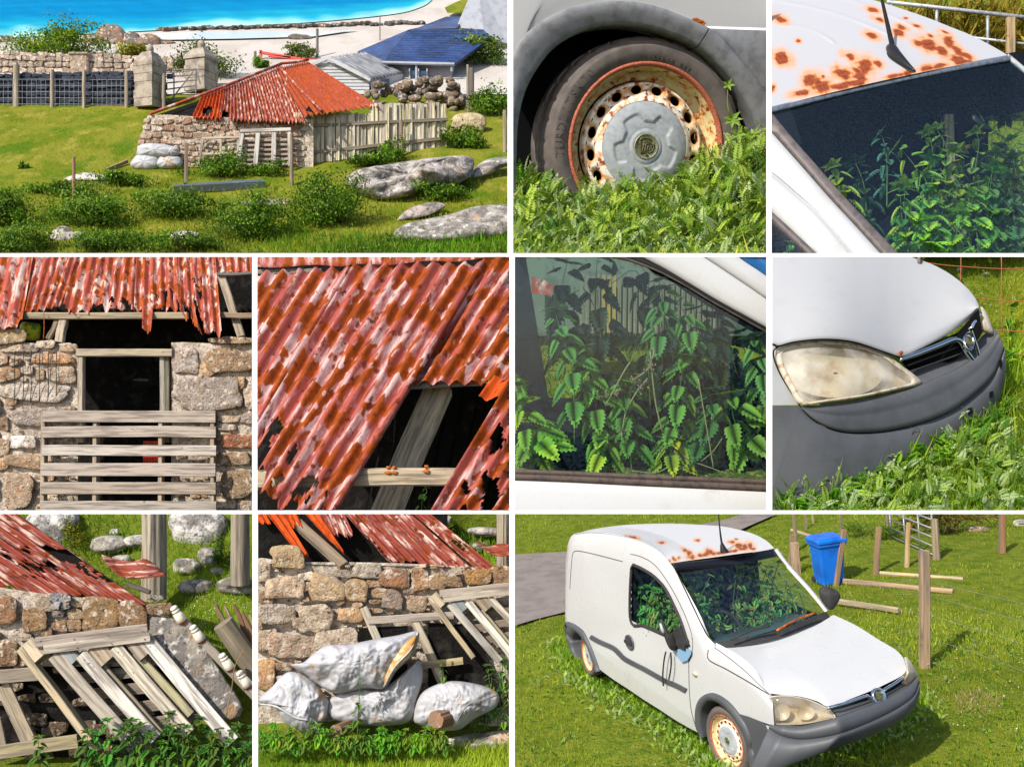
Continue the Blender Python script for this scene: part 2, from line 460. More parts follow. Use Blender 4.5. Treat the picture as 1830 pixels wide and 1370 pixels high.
def griffin(parent, c, ax, up, r, mat, name='griffin'):
 """relief of a griffin holding a flag: a few bent strokes"""
 ax = nrm(ax); z = nrm(np.asarray(up) - ax * (np.asarray(up) @ ax)); x = np.cross(z, -ax) * -1
 x = np.cross(z, ax)
 strokes = [[(-.62,.45), (-.56,.1), (-.5,-.3), (-.42,-.62)], [(-.62,.5), (-.4,.72), (-.05,.72), (.35,.66), (.42,.5)],
    [(-.3,.36), (.05,.42), (.42,.3), (.5,.15)], [(-.2,.3), (-.28,-.1), (-.36,-.45), (-.3,-.66)],
    [(-.1,.25), (.2,.22), (.28,.05), (.1,-.02)], [(-.05,.2), (-.08,-.2), (-.14,-.5), (.1,-.66)],
    [(.18,.0), (.1,-.3), (.22,-.52)], [(.62,.3), (.72,0), (.6,-.35), (.3,-.55)], [(.46,.1), (.52,-.12), (.42,-.32)], [(.32,-.02), (.36,-.2), (.28,-.36)],
    [(.0,-.72), (.12,-.78), (.2,-.7)]]
 g = G()
 for s in strokes:
  P = cr(s, 9)
  g.tube(np.asarray(c) + (x * P[:, :1] + z * P[:, 1:]) * r, np.linspace(.11,.08,9) * r, 6)
 return g.build(name, mat, parent, True)

def wheel(parent, c, ax, R, detail=True, m_rim=m_rim):
 """parts of one steel wheel under parent; R tyre radius; ax points out of the car"""
 ax = nrm(ax); s = R / 191.0; c = np.asarray(c, float)
 n = 192 if detail else 96
 def tread(r, h, a):
  k = (np.arange(n) % 6) == 0
  for i, pr in enumerate(tp):
   if 186 <= pr[0] <= 192 and -80 < pr[1] < 4: r[i, k] -= 3.2 * s
  for i, pr in enumerate(tp):
   if pr[1] in (-24,-26,-50,-52): r[i] -= 5 * s
  return r, h
 tp = [(143,4), (147,9), (150,10.5), (157,13.5), (164,15), (172,13.5), (175,13), (175.5,11.5), (180,9), (182,7.8), (182.5,6.2), (186,3), (189,-3), (190.5,-10), (191,-22), (191,-24), (191,-26), (191,-28), (191,-48), (191,-50), (191,-52), (191,-54), (190,-80), (186,-92), (175,-100), (150,-98)]
 ty = G().lathe([(a * s, b * s) for a, b in tp], c, ax, n=n, fn=tread).build('tyre', m_tyre, parent, True)
 if detail:
  for txt, a0, r0, sz, st_ in (('TURDLITSK70', 97,157.5,22,5.3), ('175/70R14 84T', 12,150.5,8,3.2)):
   z = np.array([0,0,1.0]); z = nrm(z - ax * (z @ ax)); x = np.cross(z, ax)
   for i, chh in enumerate(txt):
    g = G()
    cu = bpy.data.curves.new('t', 'FONT'); cu.body = chh; cu.size = sz * s; cu.extrude = .7 * s; cu.align_x = 'CENTER'; cu.resolution_u = 2
    to = bpy.data.objects.new('t', cu); me = to.to_mesh()
    a = math.radians(a0 - i * st_)     # degrees left of straight up
    er = z * math.cos(a) - x * math.sin(a) * 1.0
    et = z * math.sin(a) + x * math.cos(a)
    co = np.array([v.co[:] for v in me.vertices])
    if len(co):
     rr = (r0 + 0) * s + co[:, 1:2]
     hh = np.interp(rr[:, 0] / s, [143,150,157,164,172,176], [4,10.5,13.5,15,13.5,12]) * s
     g.add(c + er * rr + et * co[:, :1] + ax * (hh[:, None] + .4 * s + co[:, 2:3]), [tuple(p.vertices) for p in me.polygons])
     g.build('letter', pm('tyre_letters', lin(86,79,75), rough=.85), ty)
    to.to_mesh_clear(); bpy.data.objects.remove(to); bpy.data.curves.remove(cu)
 rim = G().lathe([(a * s, b * s) for a, b in [(136,-4), (139,9), (142,12), (145,11.5), (147,8)]], c, ax, n=96).build('rim_lip', m_rust_lip, parent, True)
 yel = lin(206,196,150)
 G().lathe([(a * s, b * s) for a, b in [(140,8), (136,0), (133,-12), (129,-24), (121,-27), (117,-30), (115,-44)]], c, ax, n=96, col=yel).build('rim_barrel', m_rim, parent, True)
 # disc with oval ventilation holes
 z = np.array([0,0,1.0]); z = nrm(z - ax * (z @ ax)); x = np.cross(z, ax)
 g = G(); NH = 16; ra, rb = 91.0,108.5
 hole = G()
 for k in range(NH):
  am = 2 * math.pi * (k + .5) / NH; da = math.pi / NH
  e = []; b = []
  for j in range(20):
   t = 2 * math.pi * j / 20
   dx, dy = math.cos(t), math.sin(t)
   mx = 1 / max(abs(dx), abs(dy))
   b.append((am + dx * mx * da, (ra + rb) / 2 + dy * mx * (rb - ra) / 2))
   e.append((am + dx * 10.5 / 99.0,99.5 + dy * 7.6))
  def P(lst, h): return np.array([c + ((z * math.cos(a) + x * math.sin(a)) * r + ax * h) * s for a, r in lst])
  V = np.vstack([P(b, -9), P(e, -9.5), P([(a, r) for a, r in e], -15)])
  col = np.vstack([np.tile(lin(226,220,206), (20,1)), np.tile(lin(196,150,96), (20,1)), np.tile(lin(130,80,40), (20,1))])
  Q = [(j, (j + 1) % 20,20 + (j + 1) % 20,20 + j) for j in range(20)] + [(20 + j, 20 + (j + 1) % 20,40 + (j + 1) % 20,40 + j) for j in range(20)]
  g.add(V, Q, col)
 w = lin(226,220,206)
 g.lathe([(a * s, b * s) for a, b in [(108.5,-9), (111,-10), (113,-14), (114,-30)]], c, ax, n=96, col=w)
 g.lathe([(a * s, b * s) for a, b in [(80,-3), (86,-5), (88.5,-8), (91,-9)]], c, ax, n=96, col=w)
 g.build('wheel_disc', m_rim, parent, True)
 G().lathe([(.1 * s, -46 * s), (134 * s, -45 * s)], c, ax, n=48).build('brake_backplate', m_black, parent)
 # hubcap with five notched lobes
 nr, na = 34,150
 r = np.linspace(0,84, nr); a = np.linspace(0,2 * math.pi, na, endpoint=False)
 RR, AA = np.meshgrid(r, a, indexing='ij')
 lob = np.abs((AA - .05 + math.pi / 5) % (2 * math.pi / 5) - math.pi / 5)
 edge = 60 - 15 * np.clip((.36 - lob) / .16,0,1)
 rec = np.clip((edge - RR) / 2.2,0,1)
 H = 6 - 12 * (RR / 84) ** 4 - 3.0 * rec
 H = np.where(RR < 31,4.5, H); H = np.where((RR > 29.3) & (RR < 31), 2.0, H)
 H = np.where(RR < 22.5,3.2, H); H[RR > 82] = -8
 P = c + ((z * np.cos(AA)[..., None] + x * np.sin(AA)[..., None]) * RR[..., None] + ax * H[..., None]) * s
 hub = G().grid(P, cv=True).build('hubcap', m_hub, parent, True)
 bd = G().lathe([(.1 * s, 5.0 * s), (20 * s, 4.6 * s), (21 * s, 6 * s), (22.3 * s, 6 * s), (23 * s, 3 * s)], c, ax, n=48).build('badge', m_badge, hub, True)
 griffin(hub, c + ax * 5.2 * s, ax, z, 20 * s, m_badge_dark)

def rand_green(n, lo=(70,110,20), hi=(165,190,60), seed=0):
 r = np.random.default_rng(seed); t = r.random(n)[:, None] ** 1.2
 a, b = np.array(lin(*lo)), np.array(lin(*hi))
 return (a + (b - a) * t) * r.uniform(.8,1.15,(n, 1))

def turf(name, pl, u0, u1, v0, v1, n, h, up, lo=(70, 112, 18), hi=(150, 180, 50), seed=0, label=None, width=1.0, mask=None, lean=.5, hvar=.5):
 """short blades on a ground plane"""
 r = np.random.default_rng(seed)
 u = r.uniform(u0, u1, n); v = r.uniform(v0, v1, n)
 if mask is not None:
  k = mask(u, v) > r.random(n); u, v = u[k], v[k]; n = len(u)
 P = pl.at(u, v) if hasattr(pl, 'at') else pl(u, v)
 m = P[:, 1] / F
 d = nrm(np.asarray(up)[None] + r.normal(size=(n, 3)) * lean * .6)
 sc = h * m * np.exp(r.normal(size=n) * hvar * .6)
 fr = frames(d, np.array([1., 0,0]) + r.normal(size=(n, 3)) * .5)
 patch = np.clip(.5 + .8 * wob(P, .35, seed % 5), 0,1)[:, None]
 c = rand_green(n, lo, hi, seed) * (.75 + .5 * patch)
 t = (BLADE[0] * np.array([width, 1,1]), BLADE[1])
 return scatter(name, t, P, fr, sc, c, m_grass, label=label, kind='stuff')

def forbs(name, P, size, up, seed=0, tmpl=None, lo=(78, 118, 28), hi=(176, 200, 90), silver=.25, label=None, tilt=.55, mat=None, parent=None):
 """rosettes of toothed pinnate leaves; P base points (N,3), size per leaf in metres"""
 r = np.random.default_rng(seed); N = len(P)
 az = r.uniform(0,6.283, N); el = np.clip(r.normal(.75,.35, N), .1,1.4)
 up = nrm(up); e1 = nrm(np.cross(up, [0,1,.2])); e2 = np.cross(up, e1)
 hd = e1 * np.cos(az)[:, None] + e2 * np.sin(az)[:, None]
 y = nrm(hd * np.cos(el)[:, None] + up * np.sin(el)[:, None])
 zz = nrm(np.cross(np.cross(y, np.broadcast_to(up, y.shape)) + r.normal(size=(N, 3)) * .15, y)); zz = np.where((zz @ up)[:, None] < 0,-zz, zz)
 zz = zz + .55 * np.array([-.2,-1,.2]); zz = nrm(zz - y * np.sum(zz * y, 1, keepdims=True))
 x = np.cross(y, zz)
 fr = np.stack([x, y, zz], 1)
 c = rand_green(N, lo, hi, seed + 1)
 sv = (r.random(N) < silver)[:, None]
 c = np.where(sv, c * .45 + np.array(lin(176,190,150)) * .6, c)
 return scatter(name, tmpl or PINN, P, fr, np.asarray(size), c, m_leaf, label=label, kind='stuff', parent=parent)

def nettle(label, base, tips, mat_leaf=None, leaf=.05, pairs=7, seed=0, group=None, col=(70, 120, 40), name='nettle_plant', droop=.9, top=.35, stemr=.003, cvar=.25, face=0.0):
 """one nettle: bent square stem (world points base..tips) with crossed pairs of toothed leaves"""
 r = np.random.default_rng(seed)
 path = cr(np.vstack([base, tips]) if np.ndim(tips) == 2 else np.vstack([base, (np.asarray(base) + tips) / 2 + r.normal(size=3) * .02, tips]), 24)
 t = thing(name, label, 'plant', path[0], group)
 G().tube(path, np.linspace(stemr * 1.3, stemr * .5,24), 5, col=lin(96,122,66)).build('stem', m_leaf, t, True)
 tg = nrm(np.gradient(path, axis=0))
 pos = []; fx = []; sc = []
 e1 = nrm(np.cross(tg[0], [0.2,1,0.1]))
 for i in range(pairs):
  f = .16 + .84 * (i + .5) / pairs; k = min(23, int(f * 23))
  a = (i % 2) * math.pi / 2 + r.uniform(-.5,.5)
  x1 = nrm(e1 - tg[k] * (e1 @ tg[k])); y1 = np.cross(tg[k], x1)
  for sg in (0, math.pi):
   hd = x1 * math.cos(a + sg) + y1 * math.sin(a + sg)
   s_ = leaf * (1.0 - (1 - top) * max(0,(f - .45) / .55)) * r.uniform(.8,1.15)
   dr = droop * r.uniform(.5,1.25) * (1 - .75 * max(0,(f - .7) / .3))
   pet = path[k] + hd * s_ * .32 + tg[k] * s_ * .18
   y = nrm(hd - tg[k] * dr); zz = tg[k] + hd * dr
   if face: zz = nrm(zz) + face * np.array([-.25,-1,.25])
   zz = nrm(zz - y * (zz @ y)); x = np.cross(y, zz)
   pos.append(pet); fx.append(np.stack([x, y, zz])); sc.append(s_)
 # crown of small leaves
 for j in range(5):
  a = j * 1.3 + r.uniform(-.3,.3); k = 23
  x1 = nrm(e1 - tg[k] * (e1 @ tg[k])); y1 = np.cross(tg[k], x1); hd = x1 * math.cos(a) + y1 * math.sin(a)
  y = nrm(hd + tg[k] * .25); zz = nrm(tg[k] - hd * .25); pos.append(path[k]); fx.append(np.stack([np.cross(y, zz), y, zz])); sc.append(leaf * top * 1.15)
 N = len(pos)
 c = np.array(lin(*col)) * r.uniform(1 - cvar, 1 + cvar, (N, 1)) * np.array([1,1,1]); yl = r.random(N) < .12; c[yl] = c[yl] * np.array([1.5,1.1,.7])
 for j in range(N):      # each leaf can be picked apart
  V = np.einsum('ij,jk->ik', NLEAF[0], fx[j]) * sc[j] + pos[j]
  G().addq(V, NLEAF[1], c[j]).build('leaf', mat_leaf or m_leaf, t, True)
 return t

def bush(name, label, cat, c, rad, n, leaf, seed=0, lo=(40, 80, 20), hi=(110, 150, 50), group=None, stems=True, tm=None, up=(0, 0, 1)):
 """shrub: many small leaves in clumps through an uneven volume, on a few stems"""
 r = np.random.default_rng(seed); c = np.asarray(c, float); rad = np.asarray(rad, float)
 t = thing(name, label, cat, c - np.asarray(up) * rad[2], group)
 nc = max(5, n // 130)
 cl = nrm(r.normal(size=(nc, 3))) * (r.random((nc, 1)) ** .45) * np.where(r.random((nc, 1)) < .3,1.15,.8)
 cl[:, 2] = np.abs(cl[:, 2]) * 1.2 - .4
 k = r.integers(0, nc, n)
 p = cl[k] + r.normal(size=(n, 3)) * r.uniform(.09,.24, nc)[k][:, None]; p[:, 2] = np.maximum(p[:, 2], -.95)
 P = c + p * rad
 out = nrm(p + r.normal(size=(n, 3)) * .5)
 fr = frames(out, r.normal(size=(n, 3)))
 shade = r.uniform(.6,1.2, nc)[k][:, None]
 cc = rand_green(n, lo, hi, seed) * shade
 scatter('crown', tm or LEAFLET, P, fr, leaf * r.uniform(.6,1.3, n), cc, m_leaf, parent=t, kind=None)
 if stems:
  g = G(); b = c - np.asarray(up) * rad[2] * .95
  for j in range(min(nc, 7)):
   e = c + cl[j] * rad * .8
   g.tube(cr([b + r.normal(size=3) * rad * .08,(b + e) / 2 + r.normal(size=3) * rad * .1, e], 7), np.linspace(.035,.012,7) * rad.mean(), 5, col=lin(84,66,46))
  g.build('stems', m_wood, t)
 return t

def boulder(name, label, c, rad, seed=0, col=(170, 166, 160), group=None, mat=None, parent=None, rough=.16, n=22):
 """uneven rock: noisy rounded block"""
 th = np.linspace(-math.pi / 2, math.pi / 2, n); ph = np.linspace(0,2 * math.pi, 2 * n, endpoint=False)
 T, Pp = np.meshgrid(th, ph, indexing='ij')
 d = np.stack([np.cos(T) * np.cos(Pp), np.cos(T) * np.sin(Pp), np.sin(T)], -1)
 r = 1 / np.maximum(np.sum(np.abs(d) ** 2.6,-1), 1e-6) ** (1 / 2.6)
 r = r * (1 + rough * wob(d + seed * 3.1,.35, seed % 5,3)) + .35 * rough * np.abs(wob(d + seed, .9,(seed + 2) % 5,2))
 P = np.asarray(c) + d * r[..., None] * np.asarray(rad)
 g = G().grid(P, lin(*col), cv=True)
 return g.build(name, mat or m_rock, parent, True, label, 'rock' if label else None, group)

m_rock = pm('lichened_gneiss', 'Col', [(lin(104,100,96), 2.6,10,.4,.58, 'obj', (1,1,1), .9), (lin(204,198,190), 5,10,.54,.66, 'obj', (1,1,1), .85), (lin(188,140,92), 1.6,6,.58,.72, 'obj', (1,1,1), .7), (lin(58,56,54), 9,10,.56,.68, 'obj', (1,1,1), .8)],
   rough=.92, spec=.1, bumps=[(4,1, 'obj', (1,1,1), .12), (22,.8, 'obj', (1,1,1), .03)])

# ================================================================== view 2: rusty front wheel of the van in silverweed
def view2():
 panel(2)
 c = q(1153,262,0)
 ray = nrm(c); a = math.radians(21)
 hx = nrm(np.cross(ray, [0,0,1.0]))            # to the right
 ax = nrm(-ray * math.cos(a) + hx * math.sin(a))
 ax = nrm(ax + np.array([0,0,.02]))
 R = 191 * MPP
 t = thing('van', 'white van seen close at its rusty front wheel and grey wheel arch', 'van', q(1153,440,10))
 wheel(t, c, ax, R)
 bp = Plane(c + ax * 26 * MPP, ax)               # the plane of the body side
 def on(pts, off=0.0, n=None, smooth=True):
  P = np.asarray(pts, float)
  if n: P = cr(P, n) if smooth else ln(P, n)
  return bp.at(P[:, 0], P[:, 1]) + ax * off * MPP
 z_ = lambda L: [(910 + a / 2.98, b / 2.98) for a, b in L]
 outer = z_([(-60,420), (-20,320), (22,262), (150,128), (300,52), (450,17), (600,9), (750,28), (900,80), (1045,143), (1120,200), (1200,290), (1290,400), (1365,500), (1440,640), (1500,800), (1530,1000)])
 inner = z_([(40,1050), (42,860), (50,660), (85,500), (150,370), (250,250), (400,165), (550,136), (700,146), (850,186), (980,240), (1100,330), (1220,475), (1310,640), (1350,790), (1370,950), (1372,1050)])
 outer[0] = (905,300); outer = [(898,352), (902,250), (908,170)] + outer[2:]
 n = 70
 O = np.array(cr(outer, n)); I = np.array(cr(inner, n))
 # move the inner curve's parameters to match the outer by angle
 ang = lambda P: np.unwrap(np.arctan2(P[:, 1] - 262, P[:, 0] - 1153))
 ao = ang(O); ai = ang(I)
 lo, hi = max(ao.min(), ai.min()), min(ao.max(), ai.max()); ts = np.linspace(lo, hi, n)
 O = np.stack([np.interp(ts, ao, O[:, k]) for k in (0,1)], 1); I = np.stack([np.interp(ts, ai, I[:, k]) for k in (0,1)], 1)
 prof = [(0,0), (0.0,5), (.06,8), (.2,9.5), (.42,9), (.55,7), (.8,4), (.94,1), (1.0,-4), (1.01,-22), (1.03,-48)]
 S = np.stack([on(O + (I - O) * f, 0) + ax * h * MPP for f, h in prof], 0)
 m_cl = pm('grey_plastic_cladding', lin(122,123,126), [(lin(96,97,100), 3,7,.42,.66, 'obj', (1,1,1), .8), (lin(150,149,148), 16,7,.6,.76, 'obj', (1,1,1), .5)], rough=.55, spec=.3)
 k = int(np.argmax(np.array([o[0] > 1252 and o[1] < 200 for o in O])))
 G().grid(S[:, :k + 1]).build('wheel_arch_trim', m_cl, t, True)
 S2 = S.copy(); S2[:, k] = S[:, k] * .86 + S[:, k + 1] * .14; G().grid(S2[:, k:]).build('wheel_arch_trim', m_cl, t, True)
 G().grid(S[:, k:k + 2] - ax * 2.2 * MPP).build('trim_joint', m_black, t, True)
 # white wing above, gently convex
 top = np.stack([np.linspace(O[0,0] - 30,1420, n), np.full(n, -60.0)], 1)
 rows = []
 Ow = O.copy(); kk = O[:, 0] > 1259; Ow[kk, 1] = 47.5 + (O[kk, 0] - 1259) * .03; Ow[kk, 0] = O[kk, 0]
 for f in np.linspace(0,1,10):
  P = Ow + (top - Ow) * f; rows.append(on(P, 2 + 5 * math.sin(f * 1.5)))
 G().grid(np.stack(rows, 0)).build('wing_panel', m_white, t, True)
 # the cladding behind the joint
 m2 = O[:, 0] > 1255
 Oc = O[m2]; Tc = np.stack([Oc[:, 0], 50.5 + (Oc[:, 0] - 1257) * .03], 1)
 Tc[:, 0] = np.linspace(1258,1420, len(Tc))
 rows = [on(Tc + (Oc - Tc) * f, 3.5 if 0 < f < 1 else (1.5 if f == 0 else 1)) for f in (0,.04,.5,.96,1)]
 G().grid(np.stack(rows, 0)).build('side_cladding', m_cl, t, True)
 # rust bleeding from under the trim
 g = G()
 for u, v, r in ((1246,40,6), (1251,43,5), (1240,36,4)):
  P = [(u + r * math.cos(a) * 1.6, v + r * math.sin(a) * .7) for a in np.linspace(0,6.28,10)[:-1]]
  g.slab(on(P, 7.5), ax * -.4 * MPP)
 g.build('rust_patch', m_rust_iron, t)
 # inside of the arch
 back = np.stack([on(I + (np.array([1153,262]) - I) * f, -50 - 60 * (f > 0)) for f in (0,.02,.35,1)], 0)
 G().grid(back).build('wheel_housing', m_black, t)
 G().slab([bp.at(900,330) - ax * 60 * MPP, bp.at(1420,280) - ax * 60 * MPP, bp.at(1420,470) - ax * 60 * MPP, bp.at(900,470) - ax * 60 * MPP], ax * -2 * MPP).build('underside', m_black, t)

 # ground, grass and silverweed
 up = nrm(np.array([0,-.12,1]))
 gp = plane3(q(900,438,120), q(1400,438,120), q(1150,470,-150))
 up = gp.n if gp.n[2] > 0 else -gp.n
 r = np.random.default_rng(5)
 uu = np.linspace(880,1400,30); vv = np.linspace(437,500,14)
 A = gp.at(*np.meshgrid(uu, vv)); A = A + up * (.05 * wob(A, .8,1))[..., None]
 prop(G().grid(A).build('ground', m_soil, None, True), 'low turf under the rusty front wheel', kind='structure')
 def pts(n, f, v0, v1, seed, u0=905, u1=1385):
  r = np.random.default_rng(seed); u = r.uniform(u0, u1, n); v = r.uniform(v0, v1, n)
  return gp.at(u, v), u, v
 # height of the leafy mass: v of the top outline against u
 ol_u = [905,960,1000,1040,1090,1130,1180,1210,1240,1280,1310,1340,1380]
 ol_v = [312,300,312,330,318,322,318,300,290,262,240,236,240]
 P, u, v = pts(8200,0,441,490,11)
 m = P[:, 1] / F
 room = (v - np.interp(u, ol_u, ol_v) - 22)
 hgt = np.clip(room, 5,190) * r.random(len(u)) ** .8 * np.clip(1.15 - (v - 441) / 40,.12,1) * m
 keep = np.clip(1.2 - (v - 441) / 60,.2,1) > r.random(len(u))
 P2 = P + up * hgt[:, None] + r.normal(size=P.shape) * .04
 yy = (v - 441) / 49
 forbs('silverweed', P2[keep], (np.clip(50 - 18 * yy, 18, 60) * r.uniform(.55, 1.15, len(u)) * m)[keep], up, 3, silver=.3, lo=(64, 116, 16), hi=(184, 204, 76), label='feathery silverweed leaves crowding the foot of the rusty wheel')
 # stalks below
 n = 3000; P, u, v = pts(n, 0,440,485,21); m = P[:, 1] / F
 d = nrm(up + r.normal(size=(n, 3)) * .3)
 hh = np.clip((v - np.interp(u, ol_u, ol_v) - 5) * r.uniform(.35,.95, n) * np.clip(1.2 - (v - 441) / 42,.2,1), 12,150) * m
 scatter('grass', (BLADE[0] * np.array([.5, .8, 1]), BLADE[1]), P, frames(d, r.normal(size=(n, 3))), hh, rand_green(n, (84, 126, 22), (160, 184, 60), 8), m_grass, label='grass blades among the silverweed below the wheel')
 turf('grass', gp, 905, 1385, 444, 500, 5000, 26, up, (110, 130, 30), (196, 190, 70), seed=31, label='short yellowish turf in front of the silverweed by the wheel', width=.9)
 # tall sprig standing in front of the tyre
 for lab, pth, seed, lf in (('thin five-fingered sprig standing before the tyre under the arch', [(1322,330,-40), (1314,235,-42), (1301,192,-40), (1301,152,-40)], 1,20),
        ('leafy sprig at the foot of the arch beside the grey cladding', [(1340,330,-40), (1330,262,-44), (1318,240,-44)], 2,26)):
  tp = thing('sprig', lab, 'plant', q(*pth[0]))
  P = qc(pth, 20); G().tube(P, 1.0 * MPP, 5, col=lin(120,150,50)).build('stem', m_leaf, tp, True)
  for j, (k, num) in enumerate(((19,5), (12,7))):
   for i in range(num):
    a = 6.283 * i / num + j
    y = nrm(np.array([math.cos(a), -.5, math.sin(a) * .8 - .15])); zz = nrm(np.cross(np.cross(y, [0,-1,.3]), y)); x = np.cross(y, zz)
    V = np.einsum('ij,jk->ik', LEAFLET[0] * np.array([.75,1,1]), np.stack([x, y, zz])) * lf * MPP * (.7 if j == 0 else 1) + P[k]
    G().addq(V, LEAFLET[1], lin(132,164,62)).build('leaf', m_leaf, tp)
 tf = thing('dandelion', 'small yellow dandelion flower in the turf before the wheel', 'flower', q(1170,430,-130))
 b = q(1170,418,-100)
 G().tube([q(1171,445,-98), q(1170,430,-99), b], .8 * MPP, 5, col=lin(120,150,60)).build('stem', m_leaf, tf)
 g = G()
 for i in range(22):
  a = i * 2.399; y = nrm(np.array([math.cos(a), -.6 - .4 * (i % 3) / 2, math.sin(a) * .45 + .25])); zz = nrm(np.cross(np.cross(y, [0,0,1]), y))
  g.addq(np.einsum('ij,jk->ik', LEAFLET[0] * np.array([.6,1,1]), np.stack([np.cross(y, zz), y, zz])) * (8 - 3 * (i % 3) / 2) * MPP + b, LEAFLET[1], lin(240,180,20))
 g.build('petals', m_leaf, tf)
view2()

# ================================================================== shared: corrugated iron, rubble stones
def corr_mat(name, base, white, rust, dark, wl=.52, rl=.55, dl=.6, rs=1.0):
 """st is in corrugations: x across, y along"""
 return pm(name, base, [(tuple(.72 * c for c in base), .6,6,.4,.62, 'st', (.8,.25,1), .8), (white, 1.0,10, wl - .05, wl + .12, 'st', (1.7,.3,1), .85), (rust, 1.0,2.2, rl, rl + .03, 'st', (1.1 * rs, .5 * rs, 1)),
       (dark, 1.7,9, dl, dl + .06, 'st', (1.2,.6,1), .9), (tuple(.6 * c for c in rust), 1.0,8, rl + .05, rl + .09, 'st', (1.1 * rs, .5 * rs, 1), .8), (dark, 7,8,.6,.68, 'st', (1.6,.5,1), .75)],
    rough=.7, spec=.2, bumps=[(2.2,.35, 'st', (1.5,.5,1), .02), (9,.4, 'st', (1,.6,1), .01)])
m_corr_red = corr_mat('red_painted_iron', lin(158,74,58), lin(214,192,180), lin(156,74,24), lin(84,32,18), .52,.54,.575)
m_corr_pink = corr_mat('pink_faded_iron', lin(158,78,68), lin(204,178,174), lin(146,66,14), lin(96,38,20), .51,.50,.565)
m_corr_orange = corr_mat('orange_rusted_iron', lin(186,74,16), lin(206,104,40), lin(170,62,10), lin(96,36,14), .58,.52,.62)
m_corr_crimson = corr_mat('crimson_iron', lin(136,62,50), lin(204,182,168), lin(128,56,28), lin(70,32,22), .53,.54,.57)

def sheet(name, mat, parent, A, B, C, Dd, ncor, amp, end=None, jag=.02, holes=None, seed=0, m=44, start=None, thick=True, curl=None, label=None, flip=False):
 """corrugated sheet: top edge A->B, bottom edge Dd->C (world). end/start(s in 0..1) -> t where it ends/starts. holes(s,t)->True removed"""
 A, B, C, Dd = map(np.asarray, (A, B, C, Dd)); r = np.random.default_rng(seed)
 n = int(ncor * 8)
 s = np.linspace(0,1, n + 1)
 te = np.ones(n + 1) if end is None else np.array([end(x) for x in s], float)
 ts = np.zeros(n + 1) if start is None else np.array([start(x) for x in s], float)
 jg = np.cumsum(r.normal(size=n + 1)); jg -= np.convolve(jg, np.ones(9) / 9, 'same')
 te = te + jag * (r.normal(size=n + 1) * .5 + jg * .5); ts = ts + .25 * jag * r.normal(size=n + 1)
 T = ts[:, None] + (te - ts)[:, None] * np.linspace(0,1, m + 1)[None]
 S = np.broadcast_to(s[:, None], T.shape)
 top = A + (B - A) * S[..., None]; bot = Dd + (C - Dd) * S[..., None]
 P = top + (bot - top) * T[..., None]
 nn = nrm(np.cross(B - A, Dd - A));
 if nn[1] > 0: nn = -nn
 ph = 2 * math.pi * ncor * S
 P = P + nn * (amp * (np.cos(ph) + .12 * np.cos(3 * ph)))[..., None]
 if curl is not None: P = P + nn * np.vectorize(curl)(S, T)[..., None]
 Ls = np.linalg.norm(B - A); Lt = np.linalg.norm(Dd - A)
 pit = Ls / ncor
 st = np.stack([S * ncor + seed * 7.7, T * Lt / pit + seed * 3.9, np.full_like(T, seed * 2.3)], -1)
 keep = None
 if holes is not None:
  sm = (S[:-1, :-1] + S[1:, 1:]) / 2; tm = (T[:-1, :-1] + T[1:, 1:]) / 2
  keep = ~np.vectorize(holes)(sm, tm)
 o = G().grid(P, st=st, keep=keep).build(name, mat, parent, True, label)
 if thick:
  md = o.modifiers.new('thickness', 'SOLIDIFY'); md.thickness = amp * .12; md.offset = 0
 return o

def hole_noise(seed, f=9, thr=.55, zone=None):
 def h(s, t):
  if zone and not zone(s, t): return False
  p = np.array([[s * f, t * f * .55, seed]])
  return wob(p, .5, seed % 5,3)[0] > thr
 return h

